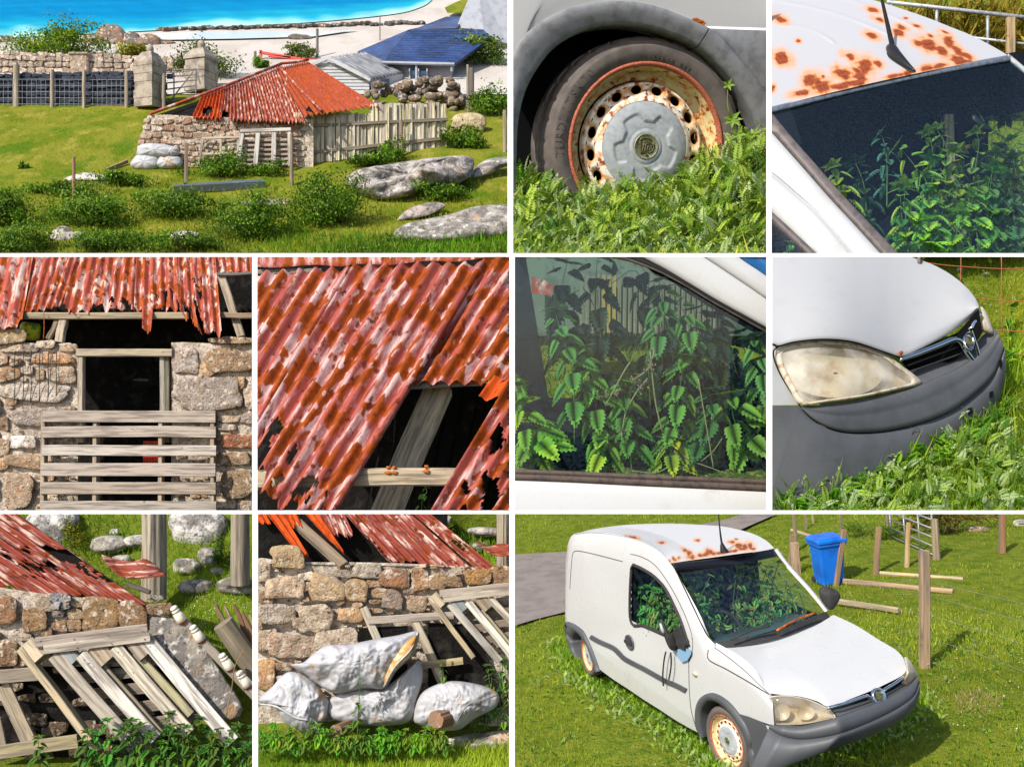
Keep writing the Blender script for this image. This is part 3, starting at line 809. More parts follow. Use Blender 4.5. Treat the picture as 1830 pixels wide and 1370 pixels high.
STONE_COLS = [(172,150,126), (188,168,146), (160,132,104), (180,146,108), (150,138,128), (196,178,158), (142,116,92)]
def stone(parent, wp, u, v, w, h, seed, H=9.0, col=None, rot=0.0, pw=4.4, name='stone', nz=.11, mat=None):
 """one stone of a rubble wall; wp(u,v,out) -> world point, out in pixels toward the viewer"""
 r = np.random.default_rng(seed * 13 + 5); n = 24
 a = np.linspace(0,2 * math.pi, n, endpoint=False)
 # an angular outline: a few corners joined by nearly straight edges
 ka = np.sort((np.array([.62,2.5,3.76,5.66]) + r.normal(size=4) * .2).tolist() + r.uniform(0,6.28,2 if w > 30 else 1).tolist()) % (2 * math.pi); ka.sort()
 ke = 1 / (np.abs(np.cos(ka)) ** 5 + np.abs(np.sin(ka)) ** 5) ** .2 * (1 + nz * .6 * r.normal(size=len(ka)))
 kx, ky = np.cos(ka) * ke, np.sin(ka) * ke
 cx, cy = np.r_[kx, kx[:1]], np.r_[ky, ky[:1]]; L_ = np.r_[0, np.cumsum(np.hypot(np.diff(cx), np.diff(cy)))]
 tt = np.linspace(0, L_[-1], n, endpoint=False); ox, oy = np.interp(tt, L_, cx), np.interp(tt, L_, cy)
 ox, oy = [.25 * np.roll(o, 1) + .5 * o + .25 * np.roll(o, -1) for o in (ox, oy)]
 jt = 1 + nz * .3 * r.normal(size=n); ox, oy = ox * jt * 1.06, oy * jt * 1.06
 e = f = 1.0
 du, dv = ox * w / 2, oy * h / 2
 c_, s_ = math.cos(rot), math.sin(rot)
 du, dv = du * c_ - dv * s_, du * s_ + dv * c_
 tilt = r.normal(size=2) * .38
 rows = []
 for fac, hh in ((1.0,-5), (1.0, H * .6), (.98, H * .86), (.94, H), (.66, H * 1.02), (.34, H * 1.03)):
  bump_ = H * .22 * wob(np.stack([du * fac, dv * fac, np.full(n, seed * 7.)], -1), .018, seed % 5) + (tilt[0] * du / w + tilt[1] * dv / h) * H * fac * (fac < .99)
  rows.append(wp(u + du * fac, v + dv * fac, hh + bump_))
 rows.append(wp(np.full(n, float(u)), np.full(n, float(v)), np.full(n, H * 1.1)))
 c = np.array(lin(*(col or STONE_COLS[r.integers(len(STONE_COLS))]))) * r.uniform(.95,1.3)
 g = G().grid(np.stack(rows, 0), c, cv=True)
 return g.build(name, mat or m_stone, parent, True)

def fill_stones(parent, wp, big, region, seed, n=60, smin=10, smax=26, H=7, cols=None):
 """small pinning stones in the gaps between the large ones"""
 r = np.random.default_rng(seed); placed = [(u, v, w / 2, h / 2) for u, v, w, h in big]; k = 0
 u0, u1, v0, v1, test = region
 for _ in range(n * 40):
  if k >= n: break
  w = r.uniform(smin, smax); h = w * r.uniform(.5,.85); u = r.uniform(u0, u1); v = r.uniform(v0, v1)
  if test and not test(u, v): continue
  if all(abs(u - a) > (w / 2 + c) * .93 or abs(v - b) > (h / 2 + d) * .93 for a, b, c, d in placed):
   placed.append((u, v, w / 2, h / 2)); k += 1
   stone(parent, wp, u, v, w, h, seed * 100 + k, H, col=None if cols is None else cols[k % len(cols)])

def mortar_sheet(parent, wp, poly_top, u0, u1, v1, name='mortar', out=2.0, n=60, mrows=40):
 """rough lime mortar behind the stones, its top following poly_top [(u,v)]"""
 uu = np.linspace(u0, u1, n); tp = np.interp(uu, [p[0] for p in poly_top], [p[1] for p in poly_top])
 f = np.linspace(0,1, mrows)
 U = np.broadcast_to(uu[None], (mrows, n)); V = tp[None] + (v1 - tp)[None] * f[:, None]
 nz = 2.6 * wob(np.stack([U, V, U * 0], -1), .03,2,3)
 P = wp(U, V, out + nz)
 back = wp(uu, tp, np.full(n, -40.0))
 return G().grid(np.concatenate([back[None], P], 0)).build(name, m_mortar, parent, True)

def nail_heads(g, pts, r, toward):
 for p in pts:
  g.lathe([(r, 0), (r, .3 * r), (.01 * r, .5 * r)], p, toward, up=(0,.3,1), n=6)

m_interior = pm('shade_dark_interior', (.012,.011,.010), [((.03,.028,.026), 3,8,.5,.7, 'obj')], rough=1, spec=.02, bump=(6,.8, 'obj', (1,1,1), .1))  # shade of the barn's inside put into a near-black colour

# ================================================================== view 4: barn doorway closed with a pallet
def view4():
 panel(4)
 z = lambda a, b: (a / 2.915,450 + b / 2.915)
 wp = lambda u, v, out: q(u, v, -np.asarray(out, float))
 wallL = thing('stone_wall', 'rubble stone wall with pale mortar beside the doorway, its end under the red roof', 'wall', q(60,911,0))
 wallR = thing('stone_wall', 'rubble stone wall of large grey blocks on the far side of the doorway from the tall pallet shadow', 'wall', q(380,911,0))
 wallL['label'] = 'rubble wall of small orange and grey stones ending at the doorway, pallet before it'
 wallR['label'] = 'rubble wall with large grey square blocks beside the doorway, under the open rafter'
 mortar_sheet(wallL, wp, [(-60,605), (0,600), (45,612), (90,615), (125,612), (139,622)], -60,139,930)
 mortar_sheet(wallR, wp, [(306,612), (330,611), (390,614), (500,612)], 306,500,930)
 for S, w_ in ((1, wallL), (2, wallR)):
  e = 139 if S == 1 else 306
  P = np.stack([wp(np.full(12, float(e)), np.linspace(616,930,12), np.full(12, o_)) for o_ in (4.0,-20,-60)], 0)
  G().grid(P).build('wall_reveal', m_mortar, w_, True)
 L = [(40,440,180,95), (60,505,110,50), (238,482,100,46), (150,500,110,50), (10,560,70,70), (80,572,66,60), (285,566,232,62), (325,640,158,100), (40,645,130,100), (142,617,64,46), (205,640,60,84),
   (195,735,365,96), (230,858,330,145), (15,905,60,95), (105,985,180,96), (20,1010,66,120), (130,1095,210,90), (80,1245,180,200), (10,1110,60,70), (200,545,60,40), (355,500,90,50), (60,780,60,50), (-60,640,100,120), (-60,800,110,140), (-60,980,100,120), (-60,1200,90,200)]
 R = [(968,570,135,155), (1085,612,86,82), (1195,580,240,150), (1078,742,355,190), (1252,690,50,80), (1300,755,60,150), (1190,868,120,42), (1275,872,80,80), (1180,912,110,38), (1255,985,190,110), (1160,958,90,50), (1215,1080,180,80), (1232,1202,180,165), (1175,1310,110,60), (1290,1322,90,60), (1230,460,190,40), (1130,462,90,34), (1400,600,150,160), (1400,800,140,150), (1400,1000,140,160), (1400,1200,150,160)]
 colL = {0: (176,150,112), 6: (196,146,104), 8: (176,140,104), 11: (178,166,154), 12: (158,146,138), 17: (164,142,120), 16: (168,138,110), 14: (214,206,198)}
 colR = {0: (170,158,148), 2: (164,136,106), 3: (150,138,130), 9: (150,92,68), 12: (156,132,104), 11: (166,140,114)}
 bl = []
 for i, (a, b, w, h) in enumerate(L):
  u, v = z(a, b); bl.append((u, v, w / 2.915, h / 2.915)); stone(wallL, wp, u, v, w / 2.915 * 1.02, h / 2.915 * 1.0, i + 1,11 if w > 150 else 8, colL.get(i))
 br = []
 for i, (a, b, w, h) in enumerate(R):
  u, v = z(a, b); br.append((u, v, w / 2.915, h / 2.915)); stone(wallR, wp, u, v, w / 2.915 * 1.02, h / 2.915 * 1.0, i + 51,11 if w > 150 else 8, colR.get(i))
 fill_stones(wallL, wp, bl, (0,134,615,905, None), 3,46,7,20,6); fill_stones(wallR, wp, br, (312,450,622,905, None), 4,36,7,20,6)
 wm = thing('wire_mesh', 'dark rusty wire mesh hanging over the stones beside the doorway', 'mesh', q(60,715,-16))
 for x_ in (75,120,160,205,250,292):
  P = cr([z(x_ + 4,515), z(x_, 600), z(x_ + 3,690), z(x_ - 2,782)], 16); G().tube(q(P[:, 0], P[:, 1], -15 + 0 * P[:, 0]), .75 * MPP, 5).build('strand', m_dark, wm)
 for y_ in (560,640,720):
  P = cr([z(60, y_), z(180, y_ + 5), z(310, y_ - 3)], 12); G().tube(q(P[:, 0], P[:, 1], -15 + 0 * P[:, 0]), .35 * MPP, 5).build('cross_wire', m_dark, wm)
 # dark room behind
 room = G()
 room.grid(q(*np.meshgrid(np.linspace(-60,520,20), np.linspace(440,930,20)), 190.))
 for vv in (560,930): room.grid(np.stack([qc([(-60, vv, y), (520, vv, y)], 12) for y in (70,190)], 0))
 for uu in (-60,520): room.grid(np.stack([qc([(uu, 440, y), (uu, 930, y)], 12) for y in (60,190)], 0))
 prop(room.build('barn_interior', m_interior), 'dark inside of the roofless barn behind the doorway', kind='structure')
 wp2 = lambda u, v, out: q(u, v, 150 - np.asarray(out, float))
 bw = thing('back_wall', 'inner wall stones coloured dark as in shadow above the door lintel', 'wall', q(220,640,150))
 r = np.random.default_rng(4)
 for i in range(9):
  stone(bw, wp2, r.uniform(115,320), r.uniform(575,690), r.uniform(22,44), r.uniform(14,26), 200 + i, 8,(26,24,23), mat=m_interior)  # stones take the near-black colour that stands for inner shade
 # door frame
 df = thing('door_frame', 'weathered wooden door frame set in the stone doorway', 'door frame', q(220,760,-4))
 wc = lin(188,172,146)
 G().bar(q(139,630,-6), q(309,630,-6), 14 * MPP, 16 * MPP, (0,0,1), n=6, warp=.01, col=wc, k=1).build('lintel', m_wood, df)
 G().bar(q(146,637,-4), q(145,790,-4), 9.5 * MPP, 14 * MPP, (1,0,0), n=5, warp=.008, col=lin(196,182,158), k=2).build('jamb', m_wood, df)
 G().bar(q(292,637,2), q(292,790,2), 10 * MPP, 14 * MPP, (1,0,0), n=5, warp=.008, col=lin(170,164,152), k=3).build('jamb', m_wood, df)
 G().bar(q(301,637,6), q(302,790,6), 8 * MPP, 20 * MPP, (1,0,0), n=4, col=lin(120,112,92), k=4).build('jamb_lining', m_wood, df)
 # pallet
 pt = thing('pallet', 'upright grey pallet with six wide boards closing the lower doorway', 'pallet', q(230,911,-50))
 rows = [(733,753.5), (762,781.5), (795.5,814), (827.5,850), (862,882.5), (895.5,915), (926,944)]
 yb = lambda v: -14 - (v - 733) * .24
 for i, (a, b) in enumerate(rows):
  m = (a + b) / 2
  G().bar(q(77.5 - i * .9, m, yb(m)), q(385.5 + (i % 3) * .6, m - .4 * (i % 2) + .6, yb(m)), (b - a) * MPP, 6 * MPP, (0,0,1), n=10, warp=.012, col=np.array(lin(*[(186,172,158), (192,178,164), (204,194,182), (190,176,164), (182,166,150), (186,174,162), (180,168,154)][i])), k=10 + i).build('board', m_wood, pt)
 for i, u in enumerate((80.5,173,289.5,382)):
  G().bar(q(u - .5,735, yb(735) + 12), q(u - 3 + i * .6,950, yb(950) + 12), 7 * MPP, 17 * MPP, (1,0,0), n=4, col=lin(172,154,130), k=20 + i).build('stringer', m_wood, pt)
 g = G()
 for a, b in rows[:-1]:
  for u in (80,173,289,381):
   for dv in (.3,.72): nail_heads(g, [q(u + (dv - .5) * 3, a + (b - a) * dv, yb(a) - 3.6)], 1.0 * MPP, (0,-1,.2))
 prop(g.build('nails', m_nail, pt), kind='stuff')
 # red plastic crate inside, and a yellow drum in the loft
 cr_ = thing('crate', 'red plastic basket standing in the dark behind the pallet', 'crate', q(265,820,60))
 red = pm('red_plastic', lin(206,66,46), rough=.5)
 for vv in (789,792.5,796): G().bar(q(256, vv, 40), q(283, vv, 40), 1.6 * MPP, 2 * MPP, n=1).build('rail', red, cr_)
 for u in np.linspace(257,282,10): G().bar(q(u, 788,41), q(u, 830,41), 1.3 * MPP, 2 * MPP, (1,0,0), n=1).build('bar', red, cr_)
 for vv in (815,821,827): G().bar(q(256, vv, 40), q(283, vv, 40), 1.8 * MPP, 2 * MPP, n=1).build('rail', red, cr_)
 dm = G().lathe([(.1,.0), (16 * MPP, 0), (18 * MPP, 4 * MPP), (18 * MPP, 24 * MPP), (15 * MPP, 30 * MPP), (.1,31 * MPP)], q(52,606,55), (.15,-.1,1), up=(1,0,0), n=24)
 dm.build('drum', pm('yellow_drum', lin(196,190,40), [(lin(40,150,40), 6,4,.5,.6, 'obj')], rough=.5), None, True, 'yellow and green drum lying in the shadow under the eaves', 'drum')
 # roof timbers
 for lab, A, B, w, d, cc in (('long purlin under the ragged red eaves above the doorway', (38,563,12), (336,565,12), 12,14,(176,158,128)),
        ('short purlin under the open gap in the red roof', (384,564,14), (470,563,14), 10,12,(166,140,112)),
        ('leaning rafter in the dark gap of the red roof', (396,494,60), (431,602,16), 14,12,(176,158,136)),
        ('stubby strut propping the purlin end by the wall', (116,566,16), (106,612,6), 15,12,(190,172,150)),
        ('thin leaning strut beside the stubby one under the eaves', (103,572,18), (88,607,6), 9,9,(150,128,100)),
        ('rafter edge beneath the short red sheet', (388,489,50), (470,487,50), 5,10,(120,116,112))):
  G().bar(q(*A), q(*B), w * MPP, d * MPP, (0,0,1) if abs(A[0] - B[0]) > 40 else (1,0,0), n=6, warp=.02, col=lin(*cc), k=int(A[0])).build('timber', m_wood, None, False, lab, 'timber')
 wr = G().tube(qc([(78,556,-2), (79,580,-3), (78,606,-4)], 10), .7 * MPP, 5); wr.build('wire', m_rust_iron, None, True, 'rusty wire hanging from the eaves before the drum', 'wire')
 # roof sheets on a plane leaning back
 ry = lambda v: 95 - (v - 459) * .9
 rf = thing('barn_roof', 'ragged red corrugated iron roof above the doorway', 'roof', q(220,560,10))
 Q = lambda u, v: q(u, v, ry(v))
 sheet('roof_sheet', m_corr_red, rf, Q(-46,440), Q(64,440), Q(38,590), Q(-90,590), 6,3.4 * MPP, end=lambda s: .9 if s > .92 else .97, jag=.012, seed=1)
 sheet('roof_sheet', m_corr_red, rf, Q(60,440), Q(146,440), Q(106,560), Q(33,560), 6,3.4 * MPP, end=lambda s: .98 - .13 * max(0, s - .3), jag=.02, seed=2)
 def e3(s):
  return .93 - .05 * (s > .75)
 sheet('roof_sheet', m_corr_red, rf, Q(140,440), Q(250,440), Q(240,570), Q(108,570), 7.5,3.6 * MPP, end=lambda s: float(np.interp(s, [0,.1,.25,.4,.42,.55,.6,.7,1], [.8,.93,.9,.92,.80,.82,.92,.86,.9])), jag=.022, seed=3,
   holes=hole_noise(3,14,.42, lambda s, t: t > .72 and .35 < s))
 sheet('roof_sheet', m_corr_red, rf, Q(246,440), Q(322,440), Q(330,600), Q(238,600), 5.5,3.6 * MPP, end=lambda s: float(np.interp(s, [0,.16,.18,.36,.38,.6,1], [.72,.72,.95,.95,.70,.72,.74])), jag=.022, seed=4, holes=hole_noise(5,14,.45, lambda s, t: t > .5 and s > .4))
 sheet('roof_sheet', m_corr_red, rf, Q(318,440), Q(384,440), Q(398,610), Q(326,610), 5,3.6 * MPP, end=lambda s: float(np.interp(s, [0,.15,.4,.5,.85,.9,1], [.72,.8,.86,.93,.9,.98,.99])), jag=.025, seed=5, holes=hole_noise(8,12,.36, lambda s, t: t > .35 and s < .6))
 sheet('roof_sheet', m_corr_red, rf, Q(380,440), Q(480,440), Q(482,487), Q(386,488), 7,3.6 * MPP, jag=.02, seed=6)
view4()

# ================================================================== view 5: torn corrugated roof over a dark opening
def view5():
 panel(5)
 z = lambda a, b: (450 + a / 2.915,450 + b / 2.915)
 ry = lambda v: 60 - (np.asarray(v, float) - 459) * .85
 Q = lambda u, v, o=0.0: q(u, v, ry(v) - o)
 X = lambda a, v: Q(a - (v - 470) * .6, v)
 def strip(a0, a1, v0, v1, o=0.0):
  f = lambda a, v: Q(a - (v - 470) * .6, v, o)
  return f(a0, v0), f(a1, v0), f(a1, v1), f(a0, v1)
 rf = thing('barn_roof', 'pink and white corrugated roof torn open over a dark loft', 'roof', q(600,700,20))
 top = lambda s: .0
 amp = 6.6 * MPP
 m1 = m_corr_pink
 sheet('roof_sheet', m1, rf, *strip(404,645,477,960), 8.6, amp, end=lambda s: float(np.interp(s, [0,.55,.8,1], [.7,.72,.74,.8])), jag=.006, seed=11, m=90, start=lambda s: .035 - .03 * s)
 frg = lambda s, t: (t > .58 + .12 * s and s < .75)
 sheet('roof_sheet', m1, rf, *strip(636,868,471,960,3), 8.3, amp, end=lambda s: float(np.interp(s, [0,.1,.25,.32,.45,.6,1], [.72,.8,.78,.86,.88,.95,1])), jag=.012, seed=12, m=110,
   holes=lambda s, t: (t > .58 + .34 * s and wob(np.array([[s * 7 * .9, t * 6,3.]]), .9,1,3)[0] > .12) or ((s - .2) ** 2 * 22 + (t - .145) ** 2 * 300 < .02 and wob(np.array([[s * 60, t * 60,3.]]), .5,1,2)[0] > .1))
 sheet('roof_sheet', m1, rf, *strip(862,1075,455,686,-2), 7.6, amp, jag=.008, seed=13, m=60, holes=lambda s, t: s > .78 and wob(np.array([[s * 9, t * 5,9.]]), .8,2,3)[0] > .45)
 sheet('roof_sheet', m1, rf, *strip(858,1075,636,684,5), 7.6, amp, jag=.012, seed=14, m=20)
 def e4(s): return 1
 sheet('roof_sheet', m1, rf, *strip(1038,1270,684,960,4), 8.3, amp, jag=.01, seed=15, m=70, start=lambda s: .02 + .04 * (s > .2), holes=lambda s, t: .12 < s < .6 and wob(np.array([[s * 8, t * 7,1.]]), .8,3,3)[0] > .3)
 sheet('torn_flap', m_corr_orange, rf, *strip(1002,1040,672,716,6), 1.2,4 * MPP, jag=.05, seed=16, m=14, curl=lambda s, t: .08 * t * t)
 # ridge capping and its lapped edge
 P0 = cr([(440,474), (490,478), (560,473), (610,476), (640,471), (700,473), (760,466), (820,467), (880,458), (930,455)], 60)
 A = np.stack([Q(P0[:, 0], P0[:, 1] + dv, 10 - o + 1.5 * np.sin(P0[:, 0] / 5.2) * (dv == 0)) for dv, o in ((0,0), (-8,-2), (-22,-8), (-40,-22))], 0)
 st = np.stack([np.broadcast_to(P0[None, :, 0] * .01,(4,60)), np.broadcast_to(np.arange(4)[:, None] * .1,(4,60)), np.zeros((4,60))], -1)
 o = G().grid(A, st=st * 4).build('ridge_cap', m1, rf, True); md = o.modifiers.new('t', 'SOLIDIFY'); md.thickness = .012
 # timbers
 def tim(lab, A, B, w, d, cc, side=(0,0,1), k=0, n=8):
  G().bar(q(*A), q(*B), w * MPP, d * MPP, side, n=n, warp=.02, col=lin(*cc), k=k).build('timber', m_wood, None, False, lab, 'timber')
 tim('grey purlin end below the short wavy sheet', (730,690,-118), (884,683,-118), 12,16,(136,130,122), k=3)
 tim('broad pale rafter leaning across the dark opening', (786,694,-60), (686,925,-170), 46,34,(196,180,150), side=(1,0,0), k=5, n=10)
 tim('rust-stained horizontal batten crossing before the broad rafter', (440,856,-262), (822,852,-262), 27,20,(196,176,146), k=7, n=12)
 tim('sliver of grey ridge board under the capping', (440,487,50), (575,483,50), 9,12,(140,130,118), k=9)
 tim('dark purlin stub at the ragged lower corner', (452,868,-255), (530,862,-255), 14,16,(112,84,60), k=10)
 for u, v in ((694,838), (762,836), (705,838)):
  g = G().lathe([(.01,5 * MPP), (3.4 * MPP, 4.2 * MPP), (3.6 * MPP, 2 * MPP), (1.4 * MPP, 1.5 * MPP), (1.3 * MPP, -6 * MPP)], q(u, v, -270), (.05,-.25,1), up=(1,0,0), n=12)
  g.lathe([(.01,1.2 * MPP), (7 * MPP, -1.0 * MPP), (7 * MPP, -2 * MPP)], q(u, v + 3,-270), (.05,-.25,1), up=(1,0,0), n=12)
  g.build('roofing_nail', m_rust_iron, None, True, {694: 'tall rusty roofing nail standing on the batten, nearest the ragged sheets', 762: 'roofing nail on the batten by the foot of the broad rafter', 705: 'short roofing nail close beside the tall one'}[u], 'nail')
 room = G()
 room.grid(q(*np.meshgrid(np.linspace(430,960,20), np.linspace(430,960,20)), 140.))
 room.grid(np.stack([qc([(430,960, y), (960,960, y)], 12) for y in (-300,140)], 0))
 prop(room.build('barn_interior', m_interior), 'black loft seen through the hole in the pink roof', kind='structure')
 # inner slope: faint boards with shade put into their near-black colour
 bd = thing('inner_boarding', 'faint dark boards of the far roof slope inside the hole', 'boarding', q(760,800,60))
 for i in range(9):
  G().bar(q(690 + i * 26,690,90), q(640 + i * 26,925,20), 22 * MPP, 4 * MPP, (1,0,0), col=lin(34,32,31), k=30 + i).build('board', m_interior, bd)
 # weed in the opening
 nettle('green weed shoot growing up beside the rafter foot inside the hole', q(752,925,-200), np.array([q(755,890,-205), q(763,878,-205), q(755,862,-206)]), leaf=14 * MPP, pairs=3, seed=4, stemr=.7 * MPP, name='weed_shoot', col=(96,150,50))
view5()

# ================================================================== shared: inflated shapes, turned wood, stones by outline
def inflate(name, outline, y, H, mat, parent=None, label=None, cat=None, group=None, wr=0.0, wk=10, seed=0, n=130, rings=34, back=.7, col=(1, 1, 1), power=.5, wdir=None, lean=0.0):
 """rounded body from an outline of (u,v) at depth y, H pixels deep toward the viewer"""
 O = cr(outline, n, closed=True); c = O.mean(0)
 a = np.linspace(0,2 * math.pi, n, endpoint=False); r = np.random.default_rng(seed)
 rows = []
 fr = np.r_[np.linspace(1,.05, rings)]
 for f in fr:
  P = c + (O - c) * f
  h = H * (1 - f ** 2.4) ** power
  w_ = 0
  if wr:
   ang = a
   k1 = np.sin(wk * ang + 2.1 * math.sin(seed) + 2.5 * np.sin(2 * ang + seed)); k2 = np.sin(wk * 2.3 * ang + seed * 1.7)
   w_ = wr * (k1 * .6 + k2 * .5) * (f ** 5) * (1 - f ** 12) * 1.3 + wr * 1.5 * wob(np.stack([P[:, 0], P[:, 1], P[:, 0] * 0 + seed * 40], -1), .012, seed % 5,3) * (1 - f ** 5)
   P3 = np.stack([P[:, 0], P[:, 1], P[:, 0] * 0 + seed * 40], -1)
   rg_ = lambda sc, k: 1 - 2.2 * np.abs(wob(P3 * np.array([1 + .8 * (wdir is not None), 1,1]), sc, k, 2))
   w_ = w_ + wr * (.8 * rg_(.008,1) + .55 * np.abs(rg_(.022,3)) + .2 * rg_(.045,2)) * (1 - f ** 8)
   if wdir is not None:
    d = (P - c) @ np.array(wdir); w_ = w_ + wr * 1.1 * np.sin(d / 7.0 + 1.2 * np.sin((P - c) @ np.array([-wdir[1], wdir[0]]) / 23. + seed)) * (1 - f ** 3) * (.5 + .5 * np.sin((P - c) @ np.array([-wdir[1], wdir[0]]) / 17. + seed))
  rows.append(q(P[:, 0], P[:, 1], y - h - w_ + lean * (P[:, 1] - c[1])))
 rows.append(q(np.full(n, c[0]), np.full(n, c[1]), y - H + 0 * a))
 R = np.stack(rows, 0)
 bk = []
 for f in fr[1:]:
  P = c + (O - c) * f; bk.append(q(P[:, 0], P[:, 1], y + H * back * (1 - f ** 2.4) ** power + lean * (P[:, 1] - c[1])))
 R = np.concatenate([np.stack(bk[::-1], 0), R], 0)
 return G().grid(R, col, cv=True).build(name, mat, parent, True, label, cat, group)

def stone_poly(parent, wp, outline, H, seed, col, name='stone', n=40, mat=None, label=None, cat=None):
 O = cr(outline, n, closed=True); c = O.mean(0); r = np.random.default_rng(seed)
 O = O + r.normal(size=O.shape) * .5
 rows = []
 for f, hh in ((1,-8), (1, H * .4), (.97, H * .8), (.9, H), (.6, H * 1.05), (.3, H * 1.05), (0, H * 1.05)):
  P = c + (O - c) * f
  rows.append(wp(P[:, 0], P[:, 1], hh + H * .22 * wob(np.stack([P[:, 0], P[:, 1], P[:, 0] * 0 + seed], -1), .012, seed % 5,3)))
 return G().grid(np.stack(rows, 0), lin(*col), cv=True).build(name, mat or m_stone, parent, True, label, cat)

m_grey_wood = m_wood
m_sack = pm('white_woven_sack', lin(172,172,177), [(lin(144,142,142), 2.2,9,.42,.66, 'obj', (1,1,1), .5), (lin(176,128,62), 1.7,8,.58,.68, 'obj', (1,1,1), .8), (lin(120,96,72), 3,10,.57,.72, 'obj', (1,1,1), .5)], rough=.5, spec=.35,
   bumps=[(5,.5, 'obj', (1,1,1), .05), (26,.35, 'obj', (1,1,1), .015)])
m_ceramic = pm('glazed_ceramic', lin(226,216,198), [(lin(150,110,80), 12,6,.62,.7, 'obj', (1,1,1), .7)], rough=.25, spec=.5)

def insulator(label, c, ax, s):
 t = thing('insulator', label, 'insulator', c, 'insulators on the fallen crossarm')
 G().lathe([(a * s, b * s) for a, b in ((.1,31), (4.5,30.5), (6.5,28.5), (6.8,26), (5.2,24.8), (5.2,23.8), (7.2,22.4), (7.4,20), (6,18.8), (6,18), (7.6,16.5), (8.6,8), (9.4,0), (8,-1), (5.5,0))], c, ax, up=(1,0.1,0), n=24).build('bell', m_ceramic, t, True)
 G().lathe([(5.6 * s, 1 * s), (5.8 * s, -5 * s), (3 * s, -7 * s), (2.4 * s, -14 * s)], c, ax, up=(1,0.1,0), n=14).build('pin', m_rust_iron, t, True)

def log_post(name, label, A, B, r, cat='post', col=(168, 156, 136), seed=0, n=26, m=14, taper=.95, group=None, rag=0.0):
 """weathered round post with drying cracks"""
 A, B = np.asarray(A, float), np.asarray(B, float); d = nrm(B - A); x = nrm(np.cross(d, [0.1,1,.1])); y = np.cross(d, x)
 a = np.linspace(0,2 * math.pi, n, endpoint=False); rr = np.random.default_rng(seed)
 cra = 1 - .10 * (rr.random(n) < .18) + .04 * rr.normal(size=n)
 rows = []; st = []
 L = np.linalg.norm(B - A)
 for i in range(m):
  t = i / (m - 1); ri = r * (1 + (taper - 1) * t) * cra * (1 + .03 * np.sin(3 * a + 4 * t + seed))
  e = (rag * r * rr.random(n)[:, None] * d) if (rag and i == m - 1) else 0
  rows.append(A + (B - A) * t + e + (x * np.cos(a)[:, None] + y * np.sin(a)[:, None]) * ri[:, None])
  st.append(np.stack([np.full(n, t * L), a * r * 1.0, np.full(n, seed * 1.3)], -1))
 rows.append(np.broadcast_to(B, (n, 3))); st.append(np.stack([np.full(n, L), a * r, np.full(n, seed * 1.3)], -1))
 return G().grid(np.stack(rows, 0), lin(*col), np.stack(st, 0), cv=True).build(name, m_wood, None, False, label, cat, group)

def slant_pallet(t, T, y0, ky):
 """pallet leaning back: T maps zoomed coordinates to pixels; y0 + ky*(v-1150) front depth"""
 yf = lambda v, o=0.0: y0 - ky * (v - 1150) + o
 def B(name, A, Bb, w, d, cc, o=0.0, k=0, side=None):
  ua, va = T(*A); ub, vb = T(*Bb)
  G().bar(q(ua, va, yf(va, o)), q(ub, vb, yf(vb, o)), w * MPP, d * MPP, side if side is not None else (1,0,0), n=8, warp=.012, col=lin(*cc), k=k).build(name, m_wood, t)
 # far boards seen between the slats
 for i, (A, Bb) in enumerate((((395,905), (800,850)), ((470,985), (880,930)), ((560,1075), (960,1020)), ((640,1160), (1060,1100)))):
  B('back_board', A, Bb, 20,5,(150,136,122), 34,40 + i, (0,0,1))
 # bearers between
 for i, (A, Bb) in enumerate((((540,830), (860,1200)), ((720,770), (1020,1090)))):
  B('bearer', A, Bb, 15,14,(176,168,132) if i else (170,158,128), 14,50 + i)
 B('edge_slat', (120,745), (530,1290), 12,30,(190,172,138), 8,53)
 B('slat', (290,770), (720,1270), 24,5,(176,166,150), -2,54)
 B('slat', (432,770), (830,1220), 22,5,(214,206,194), -2,55)
 B('slat', (610,730), (1010,1190), 23,5,(206,196,176), -2,56)
 B('slat', (775,690), (1240,1235), 24,5,(220,214,206), -2,57)
 # blocks under the top boards
 for i, (a, b) in enumerate(((180,760), (362,780), (545,770), (748,740))):
  ua, va = T(a, b)
  G().bar(q(ua - 12, va - 18, yf(va - 18,3)), q(ua + 16, va + 16, yf(va + 16,3)), 30,30,(1,0,0)) if False else None
  G().bar(q(ua - 11, va - 16, yf(va - 16,8)), q(ua + 13, va + 13, yf(va + 13,8)), 30 * MPP, 24 * MPP, (1,0,0), n=2, col=lin(*[(206,190,160), (150,158,160), (176,158,132), (170,156,138)][i]), k=60 + i).build('block', m_wood, t)
 B('end_board', (190,705), (785,632), 17,6,(174,160,148), -10,70,(0,0,1))
 B('end_board', (235,745), (800,678), 15,6,(196,184,168), -11,71,(0,0,1))
 g = G()
 for a, b in ((215,700), (395,690), (410,735), (575,668), (590,712), (760,648), (770,690), (450,800), (470,820), (630,760), (800,730)):
  u, v = T(a, b); nail_heads(g, [q(u, v, yf(v, -14.2))], 1.2 * MPP, (0,-1,.3))
 prop(g.build('nails', m_nail, t), kind='stuff')

def nettle_bed(label, spots, y, size, seed, group, hmin=.6, hmax=1.2, height=70, col=(74, 120, 40), leaf=17):
 r = np.random.default_rng(seed)
 for i, (u, v) in enumerate(spots):
  yy = y(u, v) if callable(y) else y
  h = height * r.uniform(hmin, hmax); lx = r.normal() * 10
  b = q(u, v, yy); nettle(label, b, np.array([q(u + lx * .4, v - h * .5, yy - 2), q(u + lx, v - h, yy - 6)]), leaf=leaf * MPP * r.uniform(.85, 1.2), pairs=6, seed=seed * 50 + i, group=group, col=tuple(int(c * r.uniform(.85, 1.2)) for c in col), stemr=.8 * MPP, droop=.6, top=.5)

